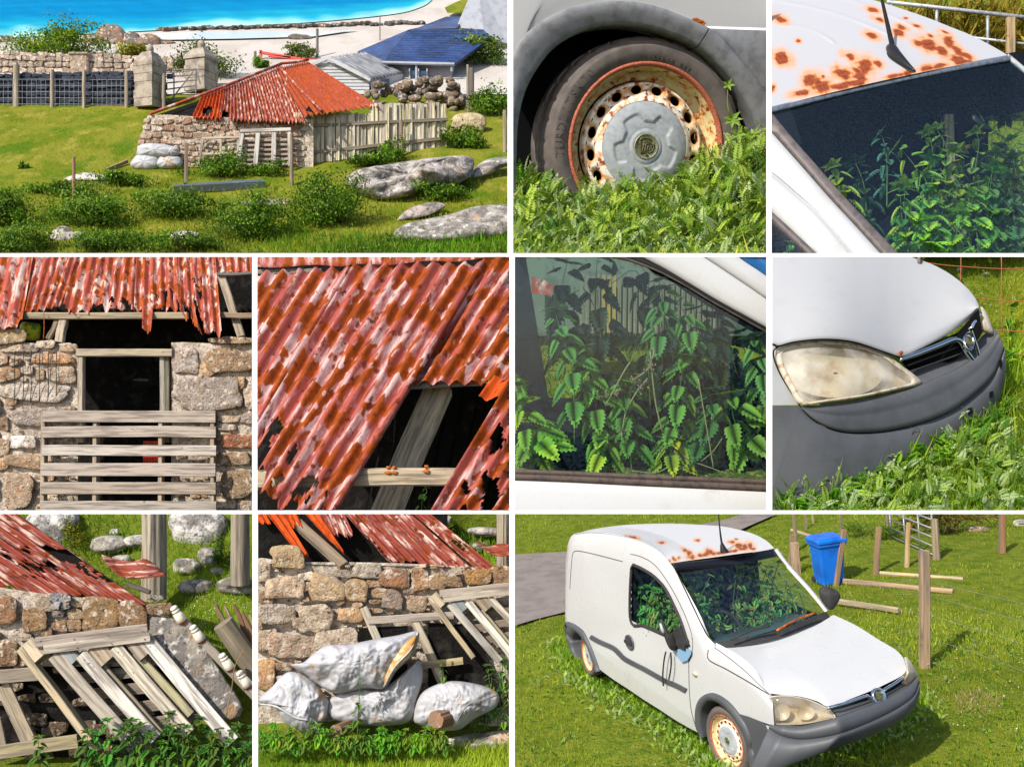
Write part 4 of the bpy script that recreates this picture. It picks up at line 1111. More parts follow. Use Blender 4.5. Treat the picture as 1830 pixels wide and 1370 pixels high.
# ================================================================== view 8: eaves corner with pallet, slab and insulators
def view8():
 panel(8)
 z = lambda a, b: (a / 2.978,910 + b / 2.978)
 wp = lambda u, v, out: q(u, v, -np.asarray(out, float))
 # hillside behind
 hp = plane3(q(0,1160,120), q(500,1160,120), q(250,900,430))
 up = hp.n if hp.n[2] > 0 else -hp.n
 U, V = np.meshgrid(np.linspace(-60,520,40), np.linspace(880,1420,44))
 A = q(U, V, np.where(V < 1160,120 + (1160 - V) * 1.19,120 - (V - 1160) * .25)); A = A + up * (.1 * wob(A, .25,1,3))[..., None]
 prop(G().grid(A).build('hillside', m_soil, None, True), 'grassy bank rising behind the broken eaves', kind='structure')
 turf('grass', hp, -40, 460, 900, 1180, 9000, 13, up, (66, 104, 16), (140, 170, 40), seed=81, label='short green turf on the bank behind the eaves')
 n = 160; r = np.random.default_rng(8); u = r.uniform(330,450, n); v = r.uniform(1050,1130, n); P = hp.at(u, v) + up * .03
 scatter('daisies', (np.array([(-.5, 0, 0), (0, -.5, .1), (.5, 0, 0), (0, .5, .1)]), np.array([(0, 1, 2, 3)])), P, frames(np.tile(up, (n, 1)) + r.normal(size=(n, 3)) * .2), np.full(n, 2.2 * MPP), np.tile(lin(235, 235, 225), (n, 1)), m_leaf, label='tiny white daisies dotting the turf behind the insulators')
 rocks = [('pale rock at the top of the bank above the red sheet', 90,942,44,34,(206,202,196)), ('big whitish rock behind the tall posts', 356,940,50,34,(206,200,194)), ('flat grey rock beside the tall post', 196,972,34,16,(176,168,154)),
    ('low pale ledge rock near the tall post', 246,966,28,10,(190,184,174)), ('slanted grey rock below the ivy', 374,996,18,18,(170,164,154)), ('small round rock right of the tall post', 333,1012,22,13,(176,168,154)), ('rounded rock on the turf above the insulators', 352,1048,29,13,(178,170,152)),
    ('rock half hidden by grass under the far post', 424,1046,34,15,(172,162,146)), ('pale chip of rock on the bank top', 205,950,9,5,(210,206,198)), ('small stone beside the ivy foot', 388,1020,10,7,(176,170,160)), ('pale stone lying under the lifted red sheet', 218,1000,16,9,(190,184,170))]
 for i, (lab, u, v, w, h, c) in enumerate(rocks):
  p = hp.at(u, v); m = p[1] / F; boulder('rock', lab, p, (w * m, w * .7 * m, h * m), 20 + i, c)
 bush('ivy_bush', 'dark ivy bush climbing beside the far post', 'bush', hp.at(407,985) - np.array([0,.4,0]), np.array([20,18,40]) * .0132,1500,.052,3,(30,66,16), (96,130,40))
 bush('gorse_bush', 'leafy bush with yellow flecks at the top of the bank', 'bush', hp.at(140,952) - np.array([0,.23,0]), np.array([30,18,26]) * .014,1500,.046,4,(56,88,20), (168,160,40))
 log_post('post', 'tall split grey post standing behind the torn red sheet', hp.at(292,1060) - np.array([0,.63,0]), hp.at(292,1060) - np.array([0,.63,0]) + np.array([0,0,2.05]), .267, col=(176,164,142), seed=1)
 log_post('post', 'second grey post at the edge beside the ivy', hp.at(440,1036) - np.array([0,.57,0]), hp.at(440,1036) - np.array([0,.57,0]) + np.array([0,0,1.9]), .195, col=(160,148,128), seed=2)
 # wall
 w = thing('stone_wall', 'brown rubble wall under the ragged eaves, behind the leaning pallet', 'wall', q(130,1300,0))
 mortar_sheet(w, lambda u, v, o: q(u, v, 6 - np.asarray(o, float)), [(-60,1040), (60,1058), (130,1066), (240,1072), (268,1082), (300,1092)], -60,300,1190)
 S = [(20,580,130,230,(140,104,76)), (175,592,150,140,(146,118,86)), (238,510,100,90,(160,146,126)), (415,505,80,42,(140,118,92)), (405,555,95,62,(150,130,104)), (535,558,205,195,(142,112,76)), (708,560,155,165,(138,108,78)), (852,522,135,75,(150,124,100)),
   (35,770,120,145,(140,110,84)), (112,790,70,120,(132,104,82)), (315,620,80,95,(126,100,78)), (392,618,90,70,(140,116,90)), (140,680,60,60,(180,166,150)), (250,650,60,70,(120,96,74)), (480,480,80,40,(160,146,128)), (825,470,90,28,(150,144,136)), (-40,700,90,150,(140,110,84)),
   (620,700,160,90,(120,98,74)), (760,690,80,90,(116,92,70)), (300,730,120,90,(112,92,72))]
 for i, (a, b, ww, hh, c) in enumerate(S):
  u, v = z(a, b); stone(w, wp, u, v, ww / 2.978, hh / 2.978,300 + i, 10 if ww > 110 else 7, c)
 for i, (a, b, rr) in enumerate(((300,480,26), (330,520,30), (310,555,22), (290,510,20), (350,470,20))):
  u, v = z(a, b); stone(w, wp, u, v, rr, rr * .9,330 + i, 13,(150,150,150), nz=.2)
 # lower wall behind the pallet and frames, its shade put into dark colours
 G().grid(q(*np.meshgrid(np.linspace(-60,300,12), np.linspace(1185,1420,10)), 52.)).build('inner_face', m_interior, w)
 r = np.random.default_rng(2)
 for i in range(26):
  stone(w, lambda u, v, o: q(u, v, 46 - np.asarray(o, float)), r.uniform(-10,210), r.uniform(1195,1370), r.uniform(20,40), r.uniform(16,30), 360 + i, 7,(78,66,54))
 # gneiss slab
 sl = [z(a, b) for a, b in ((782,575), (880,572), (1010,605), (1110,760), (1190,880), (1290,1050), (1240,1120), (1120,1110), (980,1010), (880,830), (800,700))]
 stone_poly(None, lambda u, v, o: q(u, v, -8 - (np.asarray(v) - 1180) * .25 - np.asarray(o, float)), sl, 14, 5, (140, 132, 122), name='slab', mat=m_rock, label='big grey lichened slab leaning at the wall end behind the pallet', cat='stone')
 # roof
 rf = thing('barn_roof', 'crimson corrugated roof corner with torn rusty edge', 'roof', q(120,1060,10))
 ry = lambda v: 4 + (1075 - np.asarray(v, float)) * .8
 f = lambda a, v, o=0.0: q(a + (v - 918) * 1.47, v, ry(v) - o)
 sheet('roof_sheet', m_corr_crimson, rf, f(-262,890), f(-150,890), f(-150,1072), f(-262,1060), 5,4.2 * MPP, end=lambda s: 1, jag=.006, seed=41, holes=lambda s, t: .62 < s < .95 and t > .88 and wob(np.array([[s * 8, t * 9,2.]]), .9,1,2)[0] > .2)
 sheet('roof_sheet', m_corr_crimson, rf, f(-152,890,1.5), f(-58,890,1.5), f(-58,1064,1.5), f(-152,1064,1.5), 4.5,4.2 * MPP, jag=.008, seed=42, holes=lambda s, t: .45 < s and .55 < t < .85 and wob(np.array([[s * 7, t * 7,5.]]), .9,2,3)[0] > .25)
 sheet('roof_sheet', m_corr_crimson, rf, f(-60,890,3), f(34,890,3), f(30,1084,3), f(-62,1066,3), 4.5,4.2 * MPP, jag=.008, seed=43, m=70,
   holes=lambda s, t: (.0 < s < .3 and .5 < t < .75 and wob(np.array([[s * 7, t * 7,5.]]), .9,2,3)[0] > .3) or (.5 < s < .95 and .46 < t < .62 and t > .46 + .1 * (s - .5)) or (s > .62 and t > .62 and t < .8 and wob(np.array([[s * 9, t * 9,1.]]), .9,1,2)[0] > .0))
 # lifted flap
 U = np.array([[181,205,235,262,296], [186,212,238,262,297], [200,222,242,266,297], [214,232,248,270,296]], float)
 V = np.array([[990,998,1003,999,1026], [1002,1010,1012,1010,1027], [1018,1024,1022,1020,1028], [1030,1034,1034,1032,1029]], float)
 A = np.stack([cr(np.stack([U[i], V[i], 34 + 6 * np.sin(np.arange(5) * 1.9) - i * 5], -1), 24) for i in range(4)], 0)
 A = np.stack([cr(A[:, k], 12) for k in range(24)], 1)
 st = np.stack([A[..., 1] * .1, A[..., 0] * .05, A[..., 0] * 0], -1)
 o = G().grid(q(A[..., 0], A[..., 1], A[..., 2]), st=st).build('lifted_flap', m_corr_crimson, rf, True); md = o.modifiers.new('t', 'SOLIDIFY'); md.thickness = .008
 A = np.stack([np.stack([f(a, v, -14) for a in np.linspace(-150,26,8)], 0) for v in np.linspace(950,1066,8)], 0)
 G().grid(A).build('loft_shade_sheet', m_interior, rf)  # dark sheet standing for the shade in the loft
 G().bar(q(225,1042,18), q(268,1058,12), 7 * MPP, 8 * MPP, (0,0,1), n=4, col=lin(64,58,54), k=5).build('rotten_batten', m_wood, rf)
 # pallet
 pt = thing('pallet', 'weathered pallet leaning slantwise on the wall, corner blocks showing blue paint', 'pallet', q(250,1330,-60))
 slant_pallet(pt, z, -34,.28)
 # timber frame at the lower corner
 fr_ = thing('broken_hurdle', 'broken timber frame of flat boards in the lower corner by the wall', 'hurdle', q(30,1360,-20))
 for nm, A_, B_, w_, cc, k in (('board', (-20,888), (200,872), 24,(150,138,124), 1), ('strut', (15,935), (160,1245), 26,(176,160,136), 2), ('board', (-20,1292), (415,1232), 24,(170,156,122), 3), ('strut', (-20,1110), (30,1330), 18,(150,136,118), 4)):
  ua, va = z(*A_); ub, vb = z(*B_)
  G().bar(q(ua, va, -6 if nm == 'board' else 4), q(ub, vb, -10 if nm == 'board' else 0), w_ * MPP, 6 * MPP, (0,0,1) if nm == 'board' else (1,0,0), n=6, warp=.01, col=lin(*cc), k=k).build(nm, m_wood, fr_)
 # crossarm and insulators
 ca = G().bar(q(*z(925,540), 10), q(*z(1380,1010), -40), 15 * MPP, 16 * MPP, (1,0,0), n=8, warp=.01, col=lin(150,140,126), k=9)
 ca.build('crossarm', m_wood, None, False, 'fallen grey crossarm sloping down behind the slab, insulators along it', 'timber')
 for lab, a, b, y in (('highest white ceramic insulator on the fallen crossarm', 968,590,2), ('second white ceramic insulator down the crossarm', 1070,692,-6), ('third ceramic insulator down the crossarm, rusty below', 1225,842,-22), ('lowest ceramic insulator on the crossarm, at the edge', 1318,935,-32)):
  u, v = z(a, b); insulator(lab, q(u, v, y - 8), (-.45,-.25,.85), MPP)
 log_post('stump', 'sawn log stump leaning beside the crossarm', q(*z(1390,900), 30), q(*z(1185,605), 10), 20 * MPP, cat='stump', col=(150,136,112), seed=5)
 for i, (a, b) in enumerate(((1150,500), (1195,515), (1240,505), (1290,540), (1330,560))):
  G().bar(q(*z(a + 90, b + 220), 46), q(*z(a, b), 40), 13 * MPP, 10 * MPP, (1,0,0), n=5, warp=.02, col=lin(*[(150,112,90), (176,142,112), (140,100,80)][i % 3]), k=20 + i, taper=.35).build('splintered_post', m_wood, None, False, ['splinter of broken reddish post nearest the turf', 'pale second splinter of the broken post', 'middle splinter of the broken post', 'fourth splinter of the broken post', 'splinter of broken post at the very edge'][i], 'timber', 'splinters of the broken post')
 # ground and nettles
 gp = plane3(q(0,1350,60), q(500,1350,60), q(250,1420,-160)); upg = gp.n if gp.n[2] > 0 else -gp.n
 prop(G().grid(gp.at(*np.meshgrid(np.linspace(-60,520,12), np.linspace(1346,1440,8)))).build('ground', m_soil, None, True), 'ground under the nettles by the leaning pallet', kind='structure')
 G().tube(qc([(404,1280,-60), (414,1230,-62), (420,1190,-62), (436,1160,-60)], 16), .9 * MPP, 5, col=lin(170,140,90)).build('dry_stalk', m_leaf, None, True, 'thin dry stalk standing before the slab', 'plant')
 r = np.random.default_rng(3)
 sp = [(u, 1392 + r.uniform(-12,12)) for u in np.linspace(150,450,26)]
 nettle_bed('green nettle in the thick bed at the foot of the leaning pallet', sp, -95,0,81, 'nettles under the leaning pallet', .75,1.35,74,(84,128,48), 21)
 sp = [(u, 1360 + r.uniform(-8,8)) for u in np.linspace(290,455,13)]
 nettle_bed('green nettle in the thick bed at the foot of the leaning pallet', sp, -70,0,82, 'nettles under the leaning pallet', .7,1.15,74,(70,112,44), 20)
 nettle_bed('lone nettle standing before the broken frame board', [(72,1375)], -60,0,83, None, .9,1,62,(92,136,52), 20)
view8()

# ================================================================== view 9: stained sacks against the rubble wall
def view9():
 panel(9)
 z = lambda a, b: (450 + a / 2.979,910 + b / 2.979)
 wp = lambda u, v, out: q(u, v, -np.asarray(out, float))
 # bank behind, top corner
 A = q(*np.meshgrid(np.linspace(760,940,14), np.linspace(890,1030,14)), 150.); A = A + np.array([0,1,0]) * (.2 * wob(A, .3,1,3))[..., None]
 prop(G().grid(A).build('hillside', m_soil, None, True), 'green bank beyond the roof above the sacks', kind='structure')
 bk = Plane(q(850,960,148), (0,-1,.6))
 turf('grass', bk, 760, 930, 900, 1030, 2500, 14, (0, -.3, 1), seed=91, label='turf on the bank above the red roof corner')
 for i, (lab, u, v, w, h) in enumerate((('pale rock on the bank at the top edge', 790,926,20,10), ('whitish rock ledge on the bank beside the post', 866,950,30,8), ('small rock in the grass by the post foot', 858,975,14,7))):
  boulder('rock', lab, q(u, v, 142), np.array([w, 14, h]) * MPP, 60 + i, (186,178,166))
 bush('gorse_bush', 'small leafy bush on the bank by the post top', 'bush', q(808,936,130), np.array([20,10,15]) * MPP, 700,5 * MPP, 14,(60,96,24), (150,160,50))
 log_post('post', 'grey wooden post at the corner beyond the red roof', q(899,1010,110), q(899,890,112), 12.5 * MPP, col=(170,156,134), seed=9)
 # wall
 w = thing('stone_wall', 'thick rubble wall of tan and grey stones behind the white sacks', 'wall', q(620,1330,0))
 mortar_sheet(w, lambda u, v, o: q(u, v, 7 - np.asarray(o, float)), [(430,1000), (470,996), (500,1002), (540,1004), (640,1004), (720,1006), (800,1010), (940,1018)], 430,940,1330, n=80, mrows=50)
 S = [(190,255,180,130), (60,330,80,120), (175,412,195,165), (80,465,86,74), (405,425,178,190), (285,350,80,60), (290,412,54,80), (560,432,124,124), (612,325,170,84), (480,345,90,54), (655,395,90,50), (765,370,150,124), (895,380,112,134), (985,385,90,104), (1065,392,110,64), (1205,355,140,104),
   (1320,362,110,124), (680,442,90,60), (655,487,64,44), (750,482,104,120), (880,497,104,94), (840,430,64,44), (130,555,195,104), (335,575,184,144), (530,560,134,94), (240,604,60,70), (80,690,110,124), (230,712,262,184), (455,690,224,130), (640,545,100,60), (705,632,114,60), (60,880,124,164), (170,842,90,60),
   (150,912,60,60), (20,600,60,90), (470,490,50,40), (560,510,60,34), (1110,330,60,50), (800,690,110,90), (960,690,70,100), (940,880,90,110), (640,640,90,70), (330,690,60,40), (-30,760,80,140), (-20,1000,90,110)]
 cols = {0: (184,160,124), 2: (190,166,140), 4: (194,166,130), 7: (178,150,112), 11: (150,108,80), 12: (156,118,86), 13: (158,128,94), 14: (150,124,96), 15: (150,114,72), 16: (148,118,86), 22: (182,168,152), 23: (186,168,146), 26: (174,154,132), 27: (182,160,138), 28: (186,168,148), 31: (190,150,108), 8: (176,162,146)}
 bl = []
 for i, (a, b, ww, hh) in enumerate(S):
  u, v = z(a, b); bl.append((u, v, ww / 2.979, hh / 2.979)); stone(w, wp, u, v, ww / 2.979 * 1.04, hh / 2.979 * 1.02,400 + i, 12 if ww > 120 else 8, cols.get(i), pw=3.4)
 fill_stones(w, wp, bl, (462,800,1008,1250, None), 9,100,6,18,6)
 # window opening half boarded, dark sheets standing for the shade inside
 G().slab(q([641,728,728,641], [1122,1118,1220,1220], [-13.] * 4), (0,.02,0)).build('opening_shade_sheet', m_interior, w)
 G().slab(q([765,850,900,830,765], [1112,1118,1260,1290,1225], [-12.] * 5), (0,.02,0)).build('opening_shade_sheet', m_interior, w)
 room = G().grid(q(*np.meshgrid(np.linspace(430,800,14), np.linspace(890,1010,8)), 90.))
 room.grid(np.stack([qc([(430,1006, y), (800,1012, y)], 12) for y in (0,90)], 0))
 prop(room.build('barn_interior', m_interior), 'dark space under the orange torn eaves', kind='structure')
 # roof
 rf = thing('barn_roof', 'red and white corrugated roof with an orange torn end above the sacks', 'roof', q(700,1000,10))
 ry = lambda v: 6 + (1012 - np.asarray(v, float)) * .8
 Q = lambda a, b, o=0.0: (lambda uv: q(uv[0], uv[1], ry(uv[1]) - o))(z(a, b))
 sheet('roof_sheet', m_corr_crimson, rf, Q(470,0), Q(700,0), Q(1010,322), Q(735,292), 5,4 * MPP, jag=.014, seed=51, end=lambda s: float(np.interp(s, [0,.5,1], [.98,.9,.98])), holes=lambda s, t: s < .12 and t > .45 and wob(np.array([[s * 30, t * 14,1.]]), .5,1,2)[0] > .1)
 sheet('roof_sheet', m_corr_crimson, rf, Q(695,0,1.5), Q(830,0,1.5), Q(1190,318,1.5), Q(1005,322,1.5), 3.5,4 * MPP, jag=.01, seed=52, end=lambda s: .97)
 sheet('roof_sheet', m_corr_crimson, rf, Q(825,0,3), Q(930,0,3), Q(1352,345,3), Q(1186,315,3), 3.5,4 * MPP, jag=.01, seed=53, holes=lambda s, t: (.3 < s < .9 and .5 < t < .66 and wob(np.array([[s * 7, t * 9,4.]]), .8,1,2)[0] > .05))
 sheet('torn_sheet', m_corr_orange, rf, Q(60,0), Q(150,0), Q(312,262), Q(262,258), 2,2.6 * MPP, jag=.03, seed=54, end=lambda s: .97)
 sheet('torn_sheet', m_corr_orange, rf, Q(-40,0), Q(60,0), Q(120,110), Q(20,90), 3,2.4 * MPP, jag=.06, seed=55, end=lambda s: .7)
 sheet('torn_sheet', m_corr_orange, rf, Q(262,0), Q(350,0), Q(505,240), Q(470,235), 2.5,2.6 * MPP, jag=.05, seed=56, end=lambda s: float(np.interp(s, [0,.5,1], [.5,.97,.9])))
 sheet('torn_sheet', m_corr_orange, rf, Q(160,0), Q(235,0), Q(290,120), Q(215,110), 2.5,2.4 * MPP, jag=.08, seed=57, end=lambda s: .8)
 sheet('torn_sheet', m_corr_crimson, rf, Q(345,0), Q(480,0), Q(560,170), Q(420,150), 4,2.6 * MPP, jag=.08, seed=58, end=lambda s: .85)
 G().bar(Q(245,80,-14), Q(490,305,6), 18 * MPP, 16 * MPP, (1,0,0), n=6, warp=.02, col=lin(150,130,104), k=3).build('timber', m_wood, None, False, 'grey rafter end poking out between the orange torn sheets', 'timber')
 G().bar(Q(30,40,-10), Q(240,34,-10), 14 * MPP, 10 * MPP, (0,0,1), n=4, col=lin(110,92,76), k=4).build('timber', m_wood, None, False, 'dark batten under the orange sheets at the top corner', 'timber')
 # lifted flap at the corner
 U = np.array([[1190,1260,1330,1420], [1230,1290,1340,1420], [1270,1320,1370,1420]], float); V = np.array([[165,195,180,200], [205,225,215,225], [240,250,246,240]], float)
 A = np.stack([cr(np.stack([U[i] / 2.979 + 450, V[i] / 2.979 + 910,26 - i * 6 + 4 * np.sin(np.arange(4) * 2.)], -1), 20) for i in range(3)], 0)
 A = np.stack([cr(A[:, k], 9) for k in range(20)], 1)
 o = G().grid(q(A[..., 0], A[..., 1], A[..., 2]), st=np.stack([A[..., 1] * .1, A[..., 0] * .05, A[..., 0] * 0 + 3], -1)).build('lifted_flap', m_corr_crimson, rf, True); md = o.modifiers.new('t', 'SOLIDIFY'); md.thickness = .008
 # timber frame and pallet against the wall
 fr_ = thing('broken_hurdle', 'pale timber frame leaning on the wall behind the sacks', 'hurdle', q(760,1250,-20))
 for nm, A_, B_, w_, cc, k, y in (('board', (622,588), (1075,562), 13,(176,164,150), 1,-22), ('strut', (595,520), (700,760), 14,(204,192,170), 2,-18), ('strut', (870,595), (1030,960), 16,(200,186,160), 3,-20), ('board', (880,828), (1125,802), 12,(190,174,130), 4,-26)):
  ua, va = z(*A_); ub, vb = z(*B_)
  G().bar(q(ua, va, y), q(ub, vb, y - 4), w_ * MPP, 6 * MPP, (0,0,1) if nm == 'board' else (1,0,0), n=6, warp=.01, col=lin(*cc), k=k).build(nm, m_wood, fr_)
 pt = thing('pallet', 'slanting pallet at the edge beside the sacks, blue paint on one block', 'pallet', q(850,1290,-40))
 # this view is zoomed out: the other view's pallet at .71 of its size
 T = lambda a, b: z(940 + (a - 110) * .675,420 + (b - 640) * .68)
 yf = lambda v, o=0.0: -26 - .3 * (v - 1080) + o
 def B(nm, A_, B_, w_, d_, cc, o=0.0, k=0, side=(1,0,0)):
  ua, va = z(*A_); ub, vb = z(*B_)
  G().bar(q(ua, va, yf(va, o)), q(ub, vb, yf(vb, o)), w_ * MPP, d_ * MPP, side, n=6, warp=.01, col=lin(*cc), k=k).build(nm, m_wood, pt)
 for i, (A_, B_) in enumerate((((1130,580), (1420,525)), ((1190,630), (1420,590)), ((1250,695), (1420,660)))): B('back_board', A_, B_, 13,4,(150,134,118), 24, i, (0,0,1))
 B('edge_slat', (955,480), (1180,790), 9,20,(190,172,136), 6,5); B('slat', (1055,500), (1320,810), 13,5,(170,166,158), -2,6); B('slat', (1150,490), (1400,800), 13,5,(216,210,198), -2,7); B('slat', (1265,470), (1440,660), 13,5,(206,198,180), -2,8); B('bearer', (1220,540), (1400,750), 10,10,(170,160,130), 12,9)
 for i, (a, b, cc) in enumerate(((985,485,(200,184,154)), (1105,505,(146,156,160)), (1235,495,(170,152,128)))):
  u, v = z(a, b); G().bar(q(u - 8, v - 10, yf(v, 4)), q(u + 9, v + 10, yf(v, 2)), 20 * MPP, 16 * MPP, (1,0,0), n=2, col=lin(*cc), k=12 + i).build('block', m_wood, pt)
 B('end_board', (1000,450), (1370,408), 13,5,(180,166,152), -8,16,(0,0,1)); B('end_board', (1020,475), (1380,436), 11,5,(198,186,168), -9,17,(0,0,1))
 # ground
 gp = plane3(q(460,1292,0), q(920,1292,0), q(700,1400,-150)); up = gp.n if gp.n[2] > 0 else -gp.n
 A = gp.at(*np.meshgrid(np.linspace(430,940,30), np.linspace(1280,1440,16))); A = A + up * (.05 * wob(A, .6,1))[..., None]
 prop(G().grid(A).build('ground', m_soil, None, True), 'grass verge below the sacks', kind='structure')
 turf('grass', gp, 450, 920, 1330, 1420, 9000, 12, up, (90, 130, 14), (170, 190, 50), seed=92, label='short bright grass along the verge below the nettles')
 # sacks
 zz = lambda L: [z(*p) for p in L]
 inflate('sack', zz([(398,1060), (425,1000), (560,955), (700,950), (830,850), (890,805), (912,880), (885,1000), (850,1120), (720,1150), (520,1142), (425,1110)]), -55,34, m_sack, None, 'white sack underneath, squashed below the topmost one', 'sack', 'white sacks by the wall', wr=3.4, wk=9, seed=2, wdir=(.2,.97))
 inflate('sack', zz([(35,1015), (110,940), (160,885), (215,862), (320,905), (400,1000), (410,1040), (385,1130), (300,1165), (400,1185), (425,1215), (300,1195), (180,1140), (120,1050)]), -60,34, m_sack, None, 'lumpy white sack slumped at the end toward the tan wall', 'sack', 'white sacks by the wall', wr=3.6, wk=11, seed=3, wdir=(.7,.7))
 inflate('sack', zz([(208,828), (275,812), (330,765), (400,722), (520,715), (650,690), (780,668), (885,648), (880,720), (850,780), (770,860), (705,950), (600,950), (450,978), (360,935), (290,880)]), -80,34, m_sack, None, 'topmost white sack with a yellow-stained open seam', 'sack', 'white sacks by the wall', wr=3.4, wk=12, seed=4, wdir=(.95,.2))
 inflate('sack', zz([(858,1115), (880,1010), (940,950), (1060,912), (1200,928), (1290,960), (1318,1005), (1290,1060), (1190,1110), (1100,1172), (980,1170), (900,1150)]), -60,36, m_sack, None, 'greyish sack lying apart by the nettles with a sewn seam', 'sack', 'white sacks by the wall', wr=3.2, wk=9, seed=5, wdir=(.5,.85))
 st = pm('yellow_stain', lin(178,132,62), [(lin(200,184,150), 4,8,.45,.6, 'obj'), (lin(130,84,30), 6,8,.58,.7, 'obj')], rough=.6, bump=(20,.5, 'obj', (1,1,1), .02))
 sk = [o for o, p in REG if p == 9 and o.name.startswith('sack')]
 top = sk[2]
 inflate('stained_flap', zz([(878,668), (850,775), (770,855), (712,935), (705,900), (750,800), (800,730)]), -106,6, st, top, wr=1.2, seed=6, n=40, rings=8)
 G().tube(qc([(z(884,650)[0], z(884,650)[1], -101), (*z(846,745), -112), (*z(765,835), -116), (*z(703,945), -108)], 20), 2.2 * MPP, 6, flat=.5).build('rolled_seam', m_sack, top, True)
 G().tube(qc([(*z(1310,985), -78), (*z(1240,1010), -96), (*z(1150,1040), -100), (*z(1090,1130), -96)], 24), 1.3 * MPP, 6).build('sewn_seam', pm('dark_seam', lin(120,118,116), rough=.8), sk[3], True)
 G().tube(qc([(*z(45,1035), -66), (*z(130,1048), -92), (*z(230,1105), -98), (*z(300,1120), -98)], 24), 1.8 * MPP, 6).build('folded_hem', m_sack, sk[1], True)
 for lab, a, b, rr, c2 in (('sawn log end under the slumped sack', 448,1180,12,(-.35,-.9,.1)), ('brown log end under the greyish sack', 978,1120,16,(-.5,-.85,.1))):
  u, v = z(a, b); p = q(u, v, -112); log_post('log', lab, p - np.array(c2) * .4, p, rr * MPP, cat='log', col=(150,112,84), seed=int(a))
 # nettles
 r = np.random.default_rng(12)
 sp = [(u, 1342 + r.uniform(-8,10)) for u in np.linspace(462,800,40)]
 nettle_bed('low green nettle in the row along the foot of the sacks', sp, lambda u, v: -118 + (u > 700) * 8,0,91, 'nettles along the sacks', .6,1.25,36,(104,148,44), 14)
 sp = [(u, v) for u, v in zip(r.uniform(835,912,16), r.uniform(1240,1320,16))]
 nettle_bed('dark nettle growing by the pallet beyond the greyish sack', sp, -46,0,92, 'nettles beside the pallet', .7,1.3,72,(76,120,48), 13)
 nettle('tall thin nettle rising before the middle sack', q(638,1330,-122), np.array([q(641,1260,-128), q(645,1212,-128)]), leaf=16 * MPP, pairs=6, seed=77, col=(98,130,44), stemr=.9 * MPP)
 nettle('nettle sprig between the frame and the greyish sack', q(795,1235,-60), np.array([q(792,1200,-62), q(790,1180,-62)]), leaf=14 * MPP, pairs=4, seed=78, col=(120,160,60), stemr=.8 * MPP)
 nettle('small nettle before the slumped sack', q(556,1330,-124), np.array([q(555,1300,-126), q(557,1282,-126)]), leaf=13 * MPP, pairs=4, seed=79, col=(90,120,50), stemr=.8 * MPP)
 stone_poly(None, lambda u, v, o: gp.at(u, v) + up * (np.asarray(o)[..., None] * MPP * .7), [(790, 1328), (815, 1318), (860, 1312), (930, 1308), (940, 1328), (880, 1332), (830, 1336)], 8, 3, (200, 192, 178), name='slab', mat=m_rock, label='flat pale stone slab on the verge beside the greyish sack', cat='stone')
 boulder('rock', 'little brown stone in the grass below the nettles', gp.at(530,1344), np.array([14,8,5]) * MPP, 66,(170,140,116))
view9()

# ================================================================== view 6: nettles behind the van's side window
m_seal = pm('brown_window_seal', lin(84,72,66), [(lin(58,50,48), 6,6,.45,.65, 'obj', (1,1,1), .8), (lin(120,104,94), 16,6,.6,.75, 'obj', (1,1,1), .4)], rough=.6, spec=.3)
m_black_trim = pm('black_trim', lin(26,26,28), rough=.45, spec=.4)
m_cabin = pm('dark_cabin_lining', lin(10,14,24), [(lin(16,22,34), 3,4,.4,.8, 'obj')], rough=.8, spec=.2)  # darkness of the cab is put into this bluish near-black colour
m_glass_side = glass_mat('side_window_glass', (.78,.90,.90), dust_haze=.06, dust_haze_col=(.16,.30,.44))  # bluish haze over the pane put into its film colour
m_glass_front = glass_mat('windscreen_glass', (.80,.90,.92), dust_haze=.07, dust_haze_col=(.16,.26,.42), dscale=30)  # bluish cast of the screen put into its film colour

